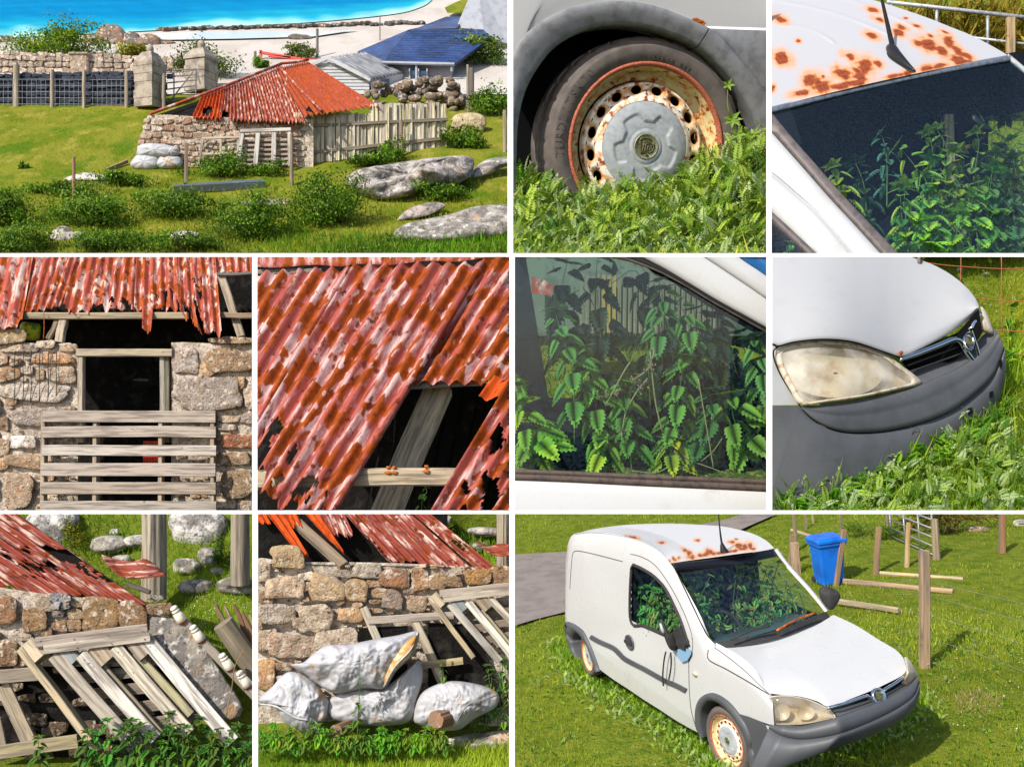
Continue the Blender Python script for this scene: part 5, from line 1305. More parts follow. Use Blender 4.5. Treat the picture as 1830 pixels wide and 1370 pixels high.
def view6():
 panel(6)
 z = lambda a, b: (910 + a / 2.915,450 + b / 2.915)
 Z = lambda L, y: [(*z(a, b), y) for a, b in L]
 t = thing('van', 'white van side door with nettles crowding behind its window', 'van', q(1140,905,5))
 # bottom seal: profile swept along the sill of the window
 e0 = [(-20,1128), (300,1140), (700,1158), (1100,1174), (1400,1188)]; e1 = [(-20,1188), (300,1200), (700,1220), (1100,1238), (1400,1252)]
 rows = []
 for f, y in ((0,4), (.02,-1), (.2,-3), (.38,-2.4), (.44,0), (.5,-3), (.62,-4.4), (.85,-4.5), (.97,-2.5), (1,2)):
  rows.append(qc([(*z(a[0], a[1] + (b[1] - a[1]) * f), y) for a, b in zip(e0, e1)], 30))
 G().grid(np.stack(rows, 0)).build('window_sill_seal', m_seal, t, True)
 # door skin below
 rows = [qc([(*z(a, b + d), y) for a, b in e1], 30) for d, y in ((-6,1), (0,-1), (6,-2.5), (60,-7), (200,-14))]
 G().grid(np.stack(rows, 0)).build('door', m_white, t, True)
 # curved upper seal and white frame
 c0 = [(440,-20), (520,26), (620,50), (760,100), (900,172), (1050,262), (1200,345), (1400,455)]
 c1 = [(600,-30), (680,20), (740,52), (830,100), (960,178), (1100,262), (1250,345), (1420,440)]
 n = 40
 def rows_between(A, B, prof):
  A = cr(A, n); B = cr(B, n)
  return np.stack([q(910 + (A[:, 0] + (B[:, 0] - A[:, 0]) * f) / 2.915,450 + (A[:, 1] + (B[:, 1] - A[:, 1]) * f) / 2.915, y) for f, y in prof], 0)
 G().grid(rows_between(c0, c1,((0,4), (.02,-2), (.18,-4), (.4,-4.2), (.55,-1.5), (.62,1), (.7,2), (1,0)))).build('window_seal', m_black_trim, t, True)
 G().grid(rows_between(c0, c1,((.03,-2.2), (.1,-4.4), (.3,-5.2), (.42,-4.6)))).build('seal_lip', m_seal, t, True)
 c2 = [(960,-30), (1015,26), (1080,70), (1170,130), (1260,190), (1320,232), (1380,272), (1440,310)]
 G().grid(rows_between(c1, c2,((0,1), (.04,-3), (.2,-5.5), (.55,-6), (.9,-3.5), (.98,-1), (1,3)))).build('door_frame', m_white, t, True)
 c3 = [(1130,-40), (1195,26), (1240,60), (1290,92), (1330,120), (1360,138), (1400,160), (1440,185)]
 G().grid(rows_between(c2, c3,((0,4), (.03,2), (.06,-1), (.2,-4), (.5,-5), (.9,-3), (1,2)))).build('pillar', m_white, t, True)
 c4 = [(x + 330, y_ - 30) for x, y_ in c3]
 G().grid(rows_between(c3, c4,((0,4), (.04,3), (.05,2), (1,12)))).build('windscreen', pm('sky_reflection_blue', lin(38,92,150), rough=.08, spec=.6), t, True)  # reflected blue sky put into the screen's own colour
 # glass pane
 pane = Z([(-20,-20), (470,-20), (560,30), (760,110), (920,190), (1060,275), (1400,465), (1400,1200), (700,1165), (-20,1135)], 3)
 G().add(q(*np.array(pane).T), [tuple(range(len(pane)))]).build('window_pane', m_glass_side, t)
 # cabin: added edge-on sheet keeping sun out, far door, pillar, seat back
 G().grid(np.stack([qc([(900,460, y), (1390,460, y)], 8) for y in (1,150)], 0)).build('unseen_roof_shade', m_cabin, t)
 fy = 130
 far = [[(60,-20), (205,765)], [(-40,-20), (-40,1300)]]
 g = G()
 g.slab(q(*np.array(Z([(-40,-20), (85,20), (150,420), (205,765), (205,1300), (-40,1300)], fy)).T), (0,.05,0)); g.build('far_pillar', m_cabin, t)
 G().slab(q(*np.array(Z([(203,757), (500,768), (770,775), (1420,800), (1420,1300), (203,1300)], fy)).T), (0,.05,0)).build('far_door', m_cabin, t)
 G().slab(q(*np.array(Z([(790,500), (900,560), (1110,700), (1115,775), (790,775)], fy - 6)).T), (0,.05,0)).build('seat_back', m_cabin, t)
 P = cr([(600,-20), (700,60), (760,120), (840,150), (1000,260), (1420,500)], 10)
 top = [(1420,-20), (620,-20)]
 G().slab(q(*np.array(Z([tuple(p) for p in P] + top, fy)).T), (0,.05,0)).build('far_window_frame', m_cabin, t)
 g = G(); P = np.array(cr([(205,620), (500,628), (760,640), (1100,650)], 20)); g.tube(q(*np.array(Z([tuple(p) for p in P], fy + 10)).T), .6 * MPP, 5); g.build('aerial_wire', m_wire, None, True, 'thin fence wire seen through the far window of the van', 'wire')
 # bottom ledge with moss and litter
 led = q(*np.meshgrid(np.linspace(900,1390,30), np.linspace(835,862,6)), 0.)
 U, V = np.meshgrid(np.linspace(900,1390,30), np.linspace(0,1,6)); led = q(U, 838 + V * 22 - 4 * wob(np.stack([U, V, V], -1), .02,1), 60 - V * 56)
 G().grid(led).build('door_ledge', pm('mossy_ledge', lin(78,86,30), [(lin(150,150,50), 7,8,.5,.66, 'obj'), (lin(30,34,16), 10,8,.52,.66, 'obj')], rough=.95, bump=(16,1, 'obj', (1,1,1), .05)), t, True)
 # the paddock beyond: fence, wall, grass, roof
 by = 330
 hp = plane3(q(900,760, by - 60), q(1400,760, by - 60), q(1150,590, by + 60)); up = hp.n if hp.n[2] > 0 else -hp.n
 prop(G().grid(hp.at(*np.meshgrid(np.linspace(890,1400,12), np.linspace(570,790,10)))).build('field', m_soil, None, True), 'grass paddock seen through both windows', kind='structure')
 turf('grass', hp, 930, 1260, 590, 720, 2500, 14, up, (70, 120, 30), (140, 176, 70), seed=61, label='grass blades of the paddock beyond the van window')
 fen = thing('paling_fence', 'pale paling fence dimly seen through both van windows', 'fence', q(1150,600, by))
 for i in range(26):
  u = 1040 + i * 9.5; G().bar(q(u, 596 - .3 * i % 3, by - 4), q(u + 1,488 + (i % 3) * 2, by - 4), 6.4 * MPP * 1.2,3 * MPP, (1,0,0), n=1, col=lin(*((104,112,84) if i not in (5,6,4) else (160,146,40)))).build('pale', m_wood, fen)
 G().slab(q([930,1400,1400,930], [430,430,600,600], [by + 20.] * 4), (0,.05,0)).build('stone_gable', pm('pale_render', lin(84,100,84), [(lin(66,80,68), 2,8,.45,.65, 'obj')], rough=.9), None, False, 'pale stone gable beyond the fence seen through the van', 'wall')
 G().slab(q([950,972,990,984,950], [494,500,512,528,524], [by - 20.] * 5), (0,.05,0)).build('roof_patch', m_corr_crimson, None, False, 'patch of red barn roof seen through the van window', 'roof')
 # nettles; deeper ones have shade put into darker leaf colours
 lit = 'nettle pressed near the side window glass'
 N = [('leafy nettle with a fresh crown standing left of the window middle', [(500,1120), (455,830), (415,640), (382,500)], 30,34,9,(110,158,60), 1),
   ('nettle with a tall tip near the dark door pillar', [(340,1000), (330,640), (270,420), (235,300)], 22,34,8,(88,142,66), 2),
   ('nettle bending low in the near corner by the pillar', [(230,1120), (110,930), (60,830), (30,790)], 20,40,6,(124,172,56), 3),
   ('nettle leaning in at the edge above the near corner', [(-20,760), (10,700), (30,660)], 16,36,3,(110,165,60), 4),
   ('nettle with drooping leaves right of the dry stalk', [(830,1120), (860,930), (885,740), (915,540)], 26,36,7,(104,154,60), 5),
   ('nettle with hanging pair of leaves high by the curved seal', [(940,700), (945,480), (920,340), (880,260)], 40,32,6,(100,150,66), 6),
   ('nettle at the far edge under the curved seal', [(1400,900), (1340,660), (1300,520), (1275,440)], 24,36,7,(112,158,84), 7),
   ('nettle with broad bright leaves low at the far edge', [(1330,1130), (1270,1000), (1180,900), (1150,740)], 20,46,5,(136,176,66), 8),
   ('short bright nettle on the sill below the middle', [(500,1150), (500,1040), (490,990)], 14,36,3,(146,184,66), 9),
   ('yellowish nettle shoot on the sill by the dry litter', [(850,1160), (840,1060), (850,980)], 14,38,3,(170,190,60), 10),
   ('broad-leaved nettle in front of the dark far door', [(640,1150), (620,960), (600,800), (610,680)], 30,38,6,(96,150,62), 18),
   ('nettle low by the near corner behind the bending one', [(120,1150), (130,1000), (170,880)], 34,40,4,(120,160,60), 19),
   ('nettle rising before the far edge mass', [(1000,1150), (1010,1000), (1060,860), (1040,720)], 34,38,6,(76,128,66), 20),
   ('nettle tucked under the curved seal', [(800,600), (790,420), (800,250), (780,150)], 50,30,7,(80,130,66), 21),
   ('tall shade-coloured nettle before the far fence', [(500,900), (500,600), (470,380), (455,100), (470,20)], 92,46,8,(40,62,48), 11),
   ('shade-coloured nettle with big leaves by the top edge', [(290,700), (290,420), (275,200), (300,60)], 96,48,6,(36,56,44), 12),
   ('arching shade-coloured nettle with curled tip', [(740,900), (720,500), (700,250), (690,140), (640,95), (540,160), (420,230)], 90,34,7,(36,54,42), 13),
   ('dense shade-coloured nettle behind the drooping leaves', [(860,900), (840,600), (800,400), (770,200)], 84,46,8,(38,60,48), 14),
   ('shade-coloured nettle at the far edge behind the bright one', [(1180,900), (1120,650), (1080,450), (1080,330)], 84,46,8,(40,66,50), 15),
   ('second shade-coloured nettle toward the far edge', [(1010,900), (1010,700), (1000,480), (960,300)], 78,46,8,(38,62,48), 16),
   ('shade-coloured nettle at the extreme edge of the window', [(1340,1000), (1300,760), (1240,560), (1200,420)], 76,42,7,(44,72,52), 17)]
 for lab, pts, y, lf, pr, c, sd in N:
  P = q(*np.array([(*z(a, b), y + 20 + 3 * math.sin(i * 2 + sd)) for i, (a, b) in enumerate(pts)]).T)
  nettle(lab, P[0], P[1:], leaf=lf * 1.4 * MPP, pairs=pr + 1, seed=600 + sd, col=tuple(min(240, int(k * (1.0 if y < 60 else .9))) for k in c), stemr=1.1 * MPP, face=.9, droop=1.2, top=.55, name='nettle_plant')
 # dry stalks and seed heads
 dry = lin(170,156,120)
 ds = thing('dry_stalk', 'bare dry nettle stalk with curled seed clusters at the window middle', 'plant', q(*z(800,940), 22))
 for pts in ([(800,940), (765,800), (745,640), (735,520)], [(740,590), (700,630), (640,670)], [(745,560), (755,510), (735,500)], [(590,930), (610,830), (670,720), (720,660)], [(500,800), (540,730), (600,620), (630,575)]):
  G().tube(q(*np.array([(*z(a, b), 24) for a, b in cr(pts, 12)]).T), 1.5 * MPP, 5, col=dry).build('twig', m_leaf, ds, True)
 r = np.random.default_rng(66)
 for a, b in ((650,672), (700,700), (485,735), (560,735), (590,930), (625,810), (730,590)):
  k = 26; P = q(z(a, b)[0], z(a, b)[1], 23.) + r.normal(size=(k, 3)) * 5.5 * MPP
  G_ = scatter('seed_cluster', LEAFLET, P, frames(r.normal(size=(k, 3))), np.full(k, 6 * MPP), np.tile(lin(150,132,104), (k, 1)), m_leaf, parent=ds, kind='stuff')
 for lab, pts in (('pale bare stalk leaning at the far side of the window', [(1065,1130), (1040,980), (985,660)]), ('long bent grass straw along the sill', [(860,1000), (930,1080), (1010,1110), (1160,1165)]), ('straw lying across the sill under the yellowish nettle', [(640,1140), (760,1150), (830,1120)])):
  G().tube(q(*np.array([(*z(a, b), 16) for a, b in cr(pts, 14)]).T), 1.2 * MPP, 5, col=dry).build('straw', m_leaf, None, True, lab, 'plant')
 G().tube(q(*np.array([(*z(a, b), 18) for a, b in cr([(1110,970), (1060,1040), (1000,1090)], 10)]).T), .9 * MPP, 5, col=dry).build('straw', m_leaf, None, True, 'short thin straw near the bare stalk foot', 'plant')
view6()

# ================================================================== view 3: rust-spotted roof edge, aerial and windscreen
def rust_paint(U, V, spots, white, seed=0, aspect=1.0):
 """colour per point: paint with rust blooms; spots (u,v,rx,ry,angle,strength)"""
 P = np.stack([U, V, U * 0 + seed], -1)
 n1 = wob(P, .05,1,3); n2 = wob(P, .13,2,3)
 core = np.zeros_like(U); halo = np.zeros_like(U)
 for u, v, rx, ry, a, s in spots:
  c, s_ = math.cos(a), math.sin(a); du, dv = U - u, V - v
  x = (du * c + dv * s_) / rx; y = (-du * s_ + dv * c) / ry
  d = np.sqrt(x * x + y * y) + .3 * n1 + .07 * n2
  core = np.maximum(core, s * np.clip((1.0 - d) / .3,0,1)); halo = np.maximum(halo, s * np.clip((2.5 - d) / 1.8,0,1) ** 1.6)
 w = np.array(white); o = np.array(lin(214,132,30)); r = np.array(lin(140,62,14)); dk = np.array(lin(84,40,18))
 C = w * (1 - halo[..., None] * .95) + o * halo[..., None] * .95
 rr = r + (dk - r) * np.clip(.3 + n2,0,1)[..., None] * .8
 return C * (1 - core[..., None]) + rr * core[..., None]
m_rust_paint = pm('rust_spotted_white_paint', 'Col', rough=.42, spec=.35, bump=(60,.12, 'obj', (1,1,1), .01), rvar=.06)

def view3():
 panel(3)
 z = lambda a, b: (1370 + a / 2.978, b / 2.978)
 t = thing('van', 'white van roof with rust spots, stub aerial and windscreen full of nettles', 'van', q(1600,440,60))
 tv = lambda u: 193.5 + (np.asarray(u, float) - 1375) * (100 - 193.5) / (1803 - 1375) - 5 * np.sin(np.clip((np.asarray(u, float) - 1375) / 428,0,1) * math.pi)
 ty = lambda u: (np.asarray(u, float) - 1590) * .3
 # ---- roof skin: rows fan from the front edge up and back; its far edge follows the silhouette
 sil = cr([(1803,99), (1770,80), (1735,62), (1700,48), (1660,32), (1620,18), (1580,5), (1540,-6), (1480,-22), (1400,-40)], 130)
 front = np.stack([np.linspace(1803,1340,300), tv(np.linspace(1803,1340,300))], -1)
 left = np.stack([np.linspace(1340,1340,130), np.linspace(tv(1340), -60,130)], -1)
 s_ = np.linspace(0,1,300)[:, None, None]; k_ = np.linspace(0,1,130)[None, :, None]
 # surface: from front-edge point, sweep toward the back; the first column is the silhouette
 A = front[:, None] + (sil[None] - sil[0]) * (1 - s_) + (np.stack([np.full(130,0), left[:, 1] - left[0,1]], -1))[None] * s_
 U, V = A[..., 0], A[..., 1]
 Yv = ty(U) + 2.0 * (tv(np.clip(U, 1340,1803)) - V) - 10 * np.sin(np.clip((1803 - U) / 463,0,1) * math.pi)
 # pressed ribs
 rib = np.zeros_like(U)
 for a, b, c_, d in ((1379,0,1590,62), (1400,-30,1640,50), (1400,45,1490,76)):
  tt = np.clip(((U - a) * (c_ - a) + (V - b) * (d - b)) / ((c_ - a) ** 2 + (d - b) ** 2), 0,1)
  px, py = a + tt * (c_ - a), b + tt * (d - b) - 9 * np.sin(tt * math.pi)
  rib += 3.2 * np.exp(-((U - px) ** 2 + (V - py) ** 2) / 9.0)
 S = [(80,108,34,15,.35), (170,218,16,8,.2), (80,310,52,24,.45), (230,430,40,30,.5), (290,462,58,38,.25), (35,470,14,16,.3), (400,390,46,26,.35), (440,300,38,16,.4), (520,350,60,32,.55), (590,340,36,14,.4), (490,405,40,20,.2), (480,375,30,12,.4), (300,408,12,8,0), (480,440,70,16,-.2),
   (560,190,36,14,.35), (570,55,44,10,.25), (600,105,34,10,.3), (720,147,34,10,.35), (705,175,36,14,.35), (740,97,14,5,0), (800,140,30,8,.3), (810,232,36,14,.4), (860,235,60,24,.5), (930,270,50,20,.6), (970,225,54,22,.75), (1010,265,50,18,.9), (1015,318,54,18,.35), (950,172,26,6,.4), (1070,300,40,12,.5), (860,365,44,16,-.25), (920,352,50,12,-.2), (760,388,40,14,-.15), (680,405,60,10,-.2), (390,460,70,14,-.15), (190,495,60,14,-.15), (1050,330,50,10,-.1), (870,190,22,8,.4)]
 spots = [(*z(a, b), w / 2.978 / 1.1, h / 2.978 / .8, an, 1.0) for a, b, w, h, an in S]
 C = rust_paint(U, V, spots, lin(166,166,171), 2)  # van's white taken darker here so the sunlit roof isn't burnt out
 G().grid(q(U, V, Yv - rib), C).build('roof_skin', m_rust_paint, t, True)
 # ---- rubber strip between roof and screen
 uu = np.linspace(1340,1806,60)
 rows = [q(uu, tv(uu) + dv, ty(uu) - dv * .5 - o) for dv, o in ((-2,-6), (-1.5,3), (1.5,5.5), (6,5.5), (9,4), (10,0), (10.5,-8))]
 m_strip = pm('grey_rubber_strip', lin(92,102,116), [(lin(70,78,90), 8,6,.45,.65, 'obj')], rough=.5)
 G().grid(np.stack(rows, 0)).build('roof_strip', m_strip, t, True)
 # ---- windscreen
 gy = lambda u, v: ty(u) - (np.asarray(v, float) - tv(u)) * .62 + 4
 le = np.array(cr([(1370,196), (1395,232), (1440,280), (1504,348), (1600,448), (1660,510)], 30))
 tu = np.linspace(1340,1880,40)
 toprow = np.stack([tu, tv(np.clip(tu, 1340,1803)) + 8 + np.maximum(tu - 1803,0) * .84], -1)
 rows = []
 for i in range(30):
  f = i / 29; fl = np.clip((le[i, 0] - 1340) / 540,0,1)
  x = le[i, 0] + (1880 - le[i, 0]) * np.linspace(0,1,40)
  base = np.interp(x, toprow[:, 0], toprow[:, 1]); dv = le[i, 1] - np.interp(le[i, 0], toprow[:, 0], toprow[:, 1])
  rows.append(np.stack([x, base + dv * (1 - 0.0 * f)], -1))
 A = np.stack(rows, 0); U, V = A[..., 0], A[..., 1]
 G().grid(q(U, V, gy(np.clip(U, 1340,1806), V) - np.maximum(U - 1806,0) * .2 - 5 * np.sin(np.linspace(0,1,40) * math.pi)[None]), flip=True).build('windscreen', m_glass_front, t, True)
 # dark printed band along the top of the screen
 # ---- seals, pillar, door frame at the near side
 def band(A, B, prof, name, mat, n=40):
  A = cr(A, n); B = cr(B, n)
  P = np.stack([q(1370 + (A[:, 0] + (B[:, 0] - A[:, 0]) * f) / 2.978,(A[:, 1] + (B[:, 1] - A[:, 1]) * f) / 2.978,
      gy(1370 + A[:, 0] / 2.978, A[:, 1] / 2.978) - o) for f, o in prof], 0)
  G().grid(P).build(name, mat, t, True)
 b0 = [(-40,500), (30,612), (130,735), (260,882), (400,1040), (560,1210), (760,1420)]
 b1 = [(-80,560), (-20,650), (80,765), (200,900), (330,1048), (480,1210), (690,1440)]
 m_ps = pm('brown_pillar_seal', lin(96,88,88), [(lin(76,70,70), 5,6,.45,.65, 'obj')], rough=.5)
 band(b0, b1,((-.12,-10), (-.1,1), (0,2.5), (.5,5), (.92,3), (1,-2)), 'screen_seal', m_ps)
 b2 = [(-260,700), (-120,820), (30,925), (150,1025), (270,1130), (380,1255), (540,1450)]
 band(b1, b2,((0,-1), (.03,4), (.2,9), (.55,11), (.9,7), (.97,5), (1,0)), 'pillar', m_white)
 b3 = [(-260,860), (-120,1010), (20,1120), (110,1200), (190,1275), (270,1350), (380,1450)]
 band(b2, b3,((-.01,-6), (.03,-5), (.05,3), (.2,8), (.5,9), (.9,5), (1,0)), 'door_frame', m_white)
 b4 = [(-280,900), (-140,1050), (0,1160), (90,1240), (160,1305), (230,1370), (330,1450)]
 band(b3, b4,((0,0), (.2,4), (.7,4), (1,-3)), 'window_seal', m_ps)
 b5 = [(x - 400, y + 160) for x, y in b4]
 band(b4, b5,((0,-4), (.05,-5), (1,-5)), 'side_window', m_glass_side)
 # ---- far pillar
 uu = np.linspace(0,1,14); rows = []
 for d, o in ((-4,-8), (-2,3), (4,6), (9,2), (10,-8)):
  rows.append(q(1801 + uu * 80,99 + uu * 66 + d, ty(1801 + uu * 80) - uu * 30 - o))
 G().grid(np.stack(rows, 0)).build('far_pillar', m_white, t, True)
 # ---- aerial
 base = (1370 + 716 / 2.978,330 / 2.978)
 yb = lambda u, v: ty(u) + 2.0 * (tv(u) - v) - 8
 pts = [(1370 + a / 2.978, b / 2.978) for a, b in ((660,255), (690,300), (740,345), (790,378))]
 P = q(*np.array([(u, v, yb(u, v) - 6) for u, v in cr(pts, 14)]).T)
 G().tube(P, np.array([9,10.5,11,10.8,10.4,10,9.3,8.5,7.6,6.6,5.4,4.2,3,1.4]) * MPP, 14, flat=1.0).build('aerial_foot', m_black_trim, t, True)
 O = cr([z(*p) for p in ((640,282), (655,262), (690,300), (745,345), (795,380), (770,385), (710,350), (655,312))], 30, closed=True)
 G().slab(q(O[:, 0], O[:, 1], yb(O[:, 0], O[:, 1]) - 3), (0,.02,.01)).build('aerial_gasket', m_dark, t)
 a0 = np.array([*z(668,240), yb(*z(668,240)) - 18]); a1 = np.array([*z(600,-60), yb(*z(668,240)) - 34])
 G().tube(q(*np.array([a0 + (a1 - a0) * f for f in np.linspace(-.12,1,16)]).T), np.linspace(5.2,2.2,16) * MPP, 10).build('aerial_mast', m_black_trim, t, True)
 # ---- cabin behind the screen
 dk = m_cabin
 U, V = np.meshgrid(np.linspace(1340,1880,24), np.linspace(90,480,20))
 vis = V > tv(np.clip(U, 1340,1806)) - 5
 # edge-on sheet added below the roof edge to keep sun out, going straight back
 uu = np.linspace(1340,1880,30); vv = tv(np.clip(uu, 1340,1806)) + np.maximum(uu - 1803,0) * .8 + 6
 G().grid(np.stack([q(uu, vv, ty(uu) + o) for o in (0,60,150)], 0)).build('unseen_roof_shade', dk, t)
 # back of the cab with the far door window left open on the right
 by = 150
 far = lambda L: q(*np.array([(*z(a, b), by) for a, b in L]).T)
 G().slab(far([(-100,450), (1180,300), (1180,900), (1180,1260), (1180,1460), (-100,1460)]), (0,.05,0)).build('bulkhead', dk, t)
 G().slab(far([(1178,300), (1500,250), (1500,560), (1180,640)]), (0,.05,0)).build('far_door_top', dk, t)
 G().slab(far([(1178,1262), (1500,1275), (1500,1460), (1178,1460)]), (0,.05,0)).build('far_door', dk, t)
 # field beyond the far door window
 hp = Plane(q(1800,380,260), (0,-.75,.66)); up = hp.n
 prop(G().grid(hp.at(*np.meshgrid(np.linspace(1740,1890,8), np.linspace(180,440,8)))).build('field', m_soil, None, True), 'grass paddock seen through the windscreen and far door', kind='structure')
 turf('grass', hp, 1750, 1880, 200, 430, 1200, 14, up, (70, 120, 30), (150, 180, 80), seed=33, label='paddock grass beyond the windscreen')
 for lab, v in (('pale upper fence plank seen through the windscreen', 321), ('pale lower fence plank seen through the windscreen', 371)):
  G().bar(q(1750, v, 200), q(1890, v - 5,200), 9 * MPP, 5 * MPP, (0,0,1), n=3, col=lin(190,178,150), k=v).build('fence_plank', m_wood, None, False, lab, 'plank')
 G().bar(q(1695,205,120), q(1702,430,120), 18 * MPP, 8 * MPP, (1,0,0), n=4, col=lin(170,160,120), k=4).build('fence_post', m_wood, None, False, 'pale wooden post dimly seen among the nettles behind the windscreen', 'post')
 mir = inflate('mirror', [z(*p) for p in ((1090,620), (1110,610), (1195,680), (1200,697), (1175,702), (1100,650))], 40,5, m_black_trim, t, n=30, rings=6)
 # ---- nettles in the cab, shade of deeper ones put into darker leaves
 N = [('drooping nettle crown low at the near corner of the windscreen', [(420,1150), (390,980), (350,880)], 10,32,5,(120,162,70), 1),
   ('nettle with long drooping leaves left of the windscreen middle', [(880,1420), (860,1010), (800,900), (720,800), (690,780)], 14,36,9,(112,168,80), 2),
   ('tall nettle in the middle of the windscreen', [(900,1420), (900,1150), (890,850), (860,700)], 30,34,9,(104,160,78), 3),
   ('nettle right of the middle with toothed hanging leaves', [(1040,1300), (1015,1000), (1015,850), (1000,800)], 24,36,8,(112,166,78), 4),
   ('nettle tip near the loose mirror', [(1150,1200), (1110,950), (1130,760), (1110,700)], 36,32,7,(110,158,84), 5),
   ('bright nettle at the bottom of the windscreen', [(860,1440), (850,1300), (820,1180)], 8,42,5,(110,190,66), 6),
   ('low nettle with a fan of leaves near the bottom', [(1000,1420), (1010,1250), (1020,1130)], 16,42,4,(112,176,70), 7),
   ('slender nettle between the middle ones and the near pillar', [(760,1420), (740,1150), (730,980)], 12,38,6,(112,168,76), 14),
   ('curling nettle low before the far side', [(1130,1440), (1120,1250), (1080,1130), (1100,1050)], 14,40,6,(100,165,76), 15),
   ('nettle leaning right at the bottom of the screen', [(1190,1440), (1210,1200), (1180,1000), (1210,900)], 22,36,7,(96,150,84), 16),
   ('pale nettle tip beside the wooden post', [(930,1300), (950,1000), (960,800), (900,680)], 20,32,8,(116,166,84), 17),
   ('shade-coloured nettle under the roof edge behind the others', [(960,1200), (950,900), (930,640), (920,600)], 90,40,9,(34,56,44), 8),
   ('shade-coloured nettle mass toward the far pillar', [(1250,1420), (1230,1000), (1180,700), (1100,560)], 96,44,10,(30,50,42), 9),
   ('second shade-coloured nettle by the far window', [(1330,1350), (1310,1000), (1290,800), (1270,640)], 80,46,8,(34,56,46), 10),
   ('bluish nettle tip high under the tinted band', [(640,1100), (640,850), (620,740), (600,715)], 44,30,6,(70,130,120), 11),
   ('faint shade-coloured nettle left of the middle', [(540,1300), (520,1000), (470,860)], 70,38,6,(36,76,64), 12),
   ('nettle leaves at the far edge of the windscreen', [(1400,1000), (1350,820), (1300,740)], 50,34,6,(96,146,80), 13)]
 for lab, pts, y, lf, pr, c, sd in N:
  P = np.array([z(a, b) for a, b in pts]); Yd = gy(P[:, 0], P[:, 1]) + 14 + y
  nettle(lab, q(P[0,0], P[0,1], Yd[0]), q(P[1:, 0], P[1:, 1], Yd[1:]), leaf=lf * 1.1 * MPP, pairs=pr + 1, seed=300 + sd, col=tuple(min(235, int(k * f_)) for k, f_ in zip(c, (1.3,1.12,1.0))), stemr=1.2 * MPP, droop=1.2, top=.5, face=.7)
 r = np.random.default_rng(35)
 for i in range(11):
  a, b = r.uniform(620,1340), r.uniform(760,1120); P = np.array([z(a + r.normal() * 40,1440), z(a + r.normal() * 25,(b + 1440) / 2), z(a, b)]); Yd = gy(P[:, 0], P[:, 1]) + r.uniform(30,75)
  nettle('half-shaded nettle in the thicket behind the windscreen', q(P[0,0], P[0,1], Yd[0]), q(P[1:, 0], P[1:, 1], Yd[1:]), leaf=r.uniform(30,42) * MPP, pairs=8, seed=360 + i, group='thicket behind the windscreen', col=(int(r.uniform(70,130)), int(r.uniform(120,165)), int(r.uniform(60,90))), stemr=1.1 * MPP, droop=1.5, top=.5, face=.7)
 P = np.array([z(20,1450), z(110,1380), z(130,1290)]); nettle('nettle behind the near side window corner', q(P[0,0], P[0,1], -70.), q(P[1:, 0], P[1:, 1], np.array([-72., -72.])), leaf=32 * MPP, pairs=4, seed=340, col=(100,170,90), stemr=1.1 * MPP)
 # ---- garden behind: rail fence, post, sword-leaved clump
 hb = 420
 bgp = Plane(q(1700,60, hb + 40), (0,-.8,.6))
 prop(G().grid(bgp.at(*np.meshgrid(np.linspace(1520,1900,10), np.linspace(-60,130,8)))).build('bank', m_soil, None, True), 'grassy bank behind the van roof', kind='structure')
 cl = thing('flax_clump', 'clump of yellow-green sword leaves behind the rail fence', 'plant', q(1740,80, hb))
 r = np.random.default_rng(31); n = 900
 u = r.uniform(1620,1880, n); v = r.uniform(20,130, n); d = nrm(np.stack([r.normal(size=n) * .55,-.2 + r.normal(size=n) * .3, np.abs(r.normal(size=n)) * .7 + .25], -1))
 scatter('leaves', (BLADE[0] * np.array([1.3,1.4,1]), BLADE[1]), q(u, v, hb - 10 + r.normal(size=n) * 12), frames(d, r.normal(size=(n, 3))), r.uniform(40,85, n) * MPP, rand_green(n, (86,86,20), (206,180,70), 4), m_leaf, parent=cl, kind='stuff')
 rf = thing('rail_fence', 'grey galvanised tube rail fence behind the rusty roof', 'fence', q(1740,100, hb - 60))
 m_galv = pm('galvanised_tube', lin(168,172,176), [(lin(140,144,150), 6,6,.45,.65, 'obj')], rough=.5, metal=.3)
 for A_, B_, w in (((1585,4), (1890,38), 4.4), ((1740,68), (1890,86), 3.2)):
  G().tube(q([A_[0], (A_[0] + B_[0]) / 2, B_[0]], [A_[1], (A_[1] + B_[1]) / 2, B_[1]], [hb - 60.] * 3), w * MPP, 8).build('rail', m_galv, rf, True)
 for u, v0, v1 in ((1592,5,40), (1674,14,50), (1765,24,90), (1858,34,110)):
  G().tube(q([u, u], [v0, v1], [hb - 58.] * 2), 3.4 * MPP, 8).build('upright', m_galv, rf, True)
 G().bar(q(1806,120, hb - 70), q(1806,32, hb - 70), 17 * MPP, 12 * MPP, (1,0,0), n=5, col=lin(186,158,118), k=8).build('fence_post', m_wood, None, False, 'square wooden post in front of the rail fence', 'post')
view3()

# ================================================================== view 7: headlight, grille and grey bumper
m_bumper = pm('grey_bumper_plastic', lin(78,80,84), [(lin(60,62,66), 2,6,.4,.7, 'obj', (1,1,1), .5), (lin(112,113,114), 9,9,.58,.8, 'obj', (1,1,1), .3)], rough=.5, spec=.35)
m_chrome = pm('tarnished_chrome', lin(190,196,204), [(lin(150,120,90), 9,7,.62,.72, 'obj', (1,1,1), .7)], rough=.16, metal=1.0)
m_reflector = pm('yellowed_reflector', lin(206,196,176), [(lin(190,164,122), 4,6,.45,.65, 'obj', (1,1,1), .8)], rough=.35, metal=.15, spec=.5)
m_lens = glass_mat('hazy_lens', (.92,.9,.84), rough=.12, dust_haze=.85, dust_haze_col=(.6,.56,.48), dscale=1.6)
m_lens_rim = pm('lens_rim', lin(186,176,158), [(lin(150,128,98), 8,6,.5,.65, 'obj')], rough=.4)

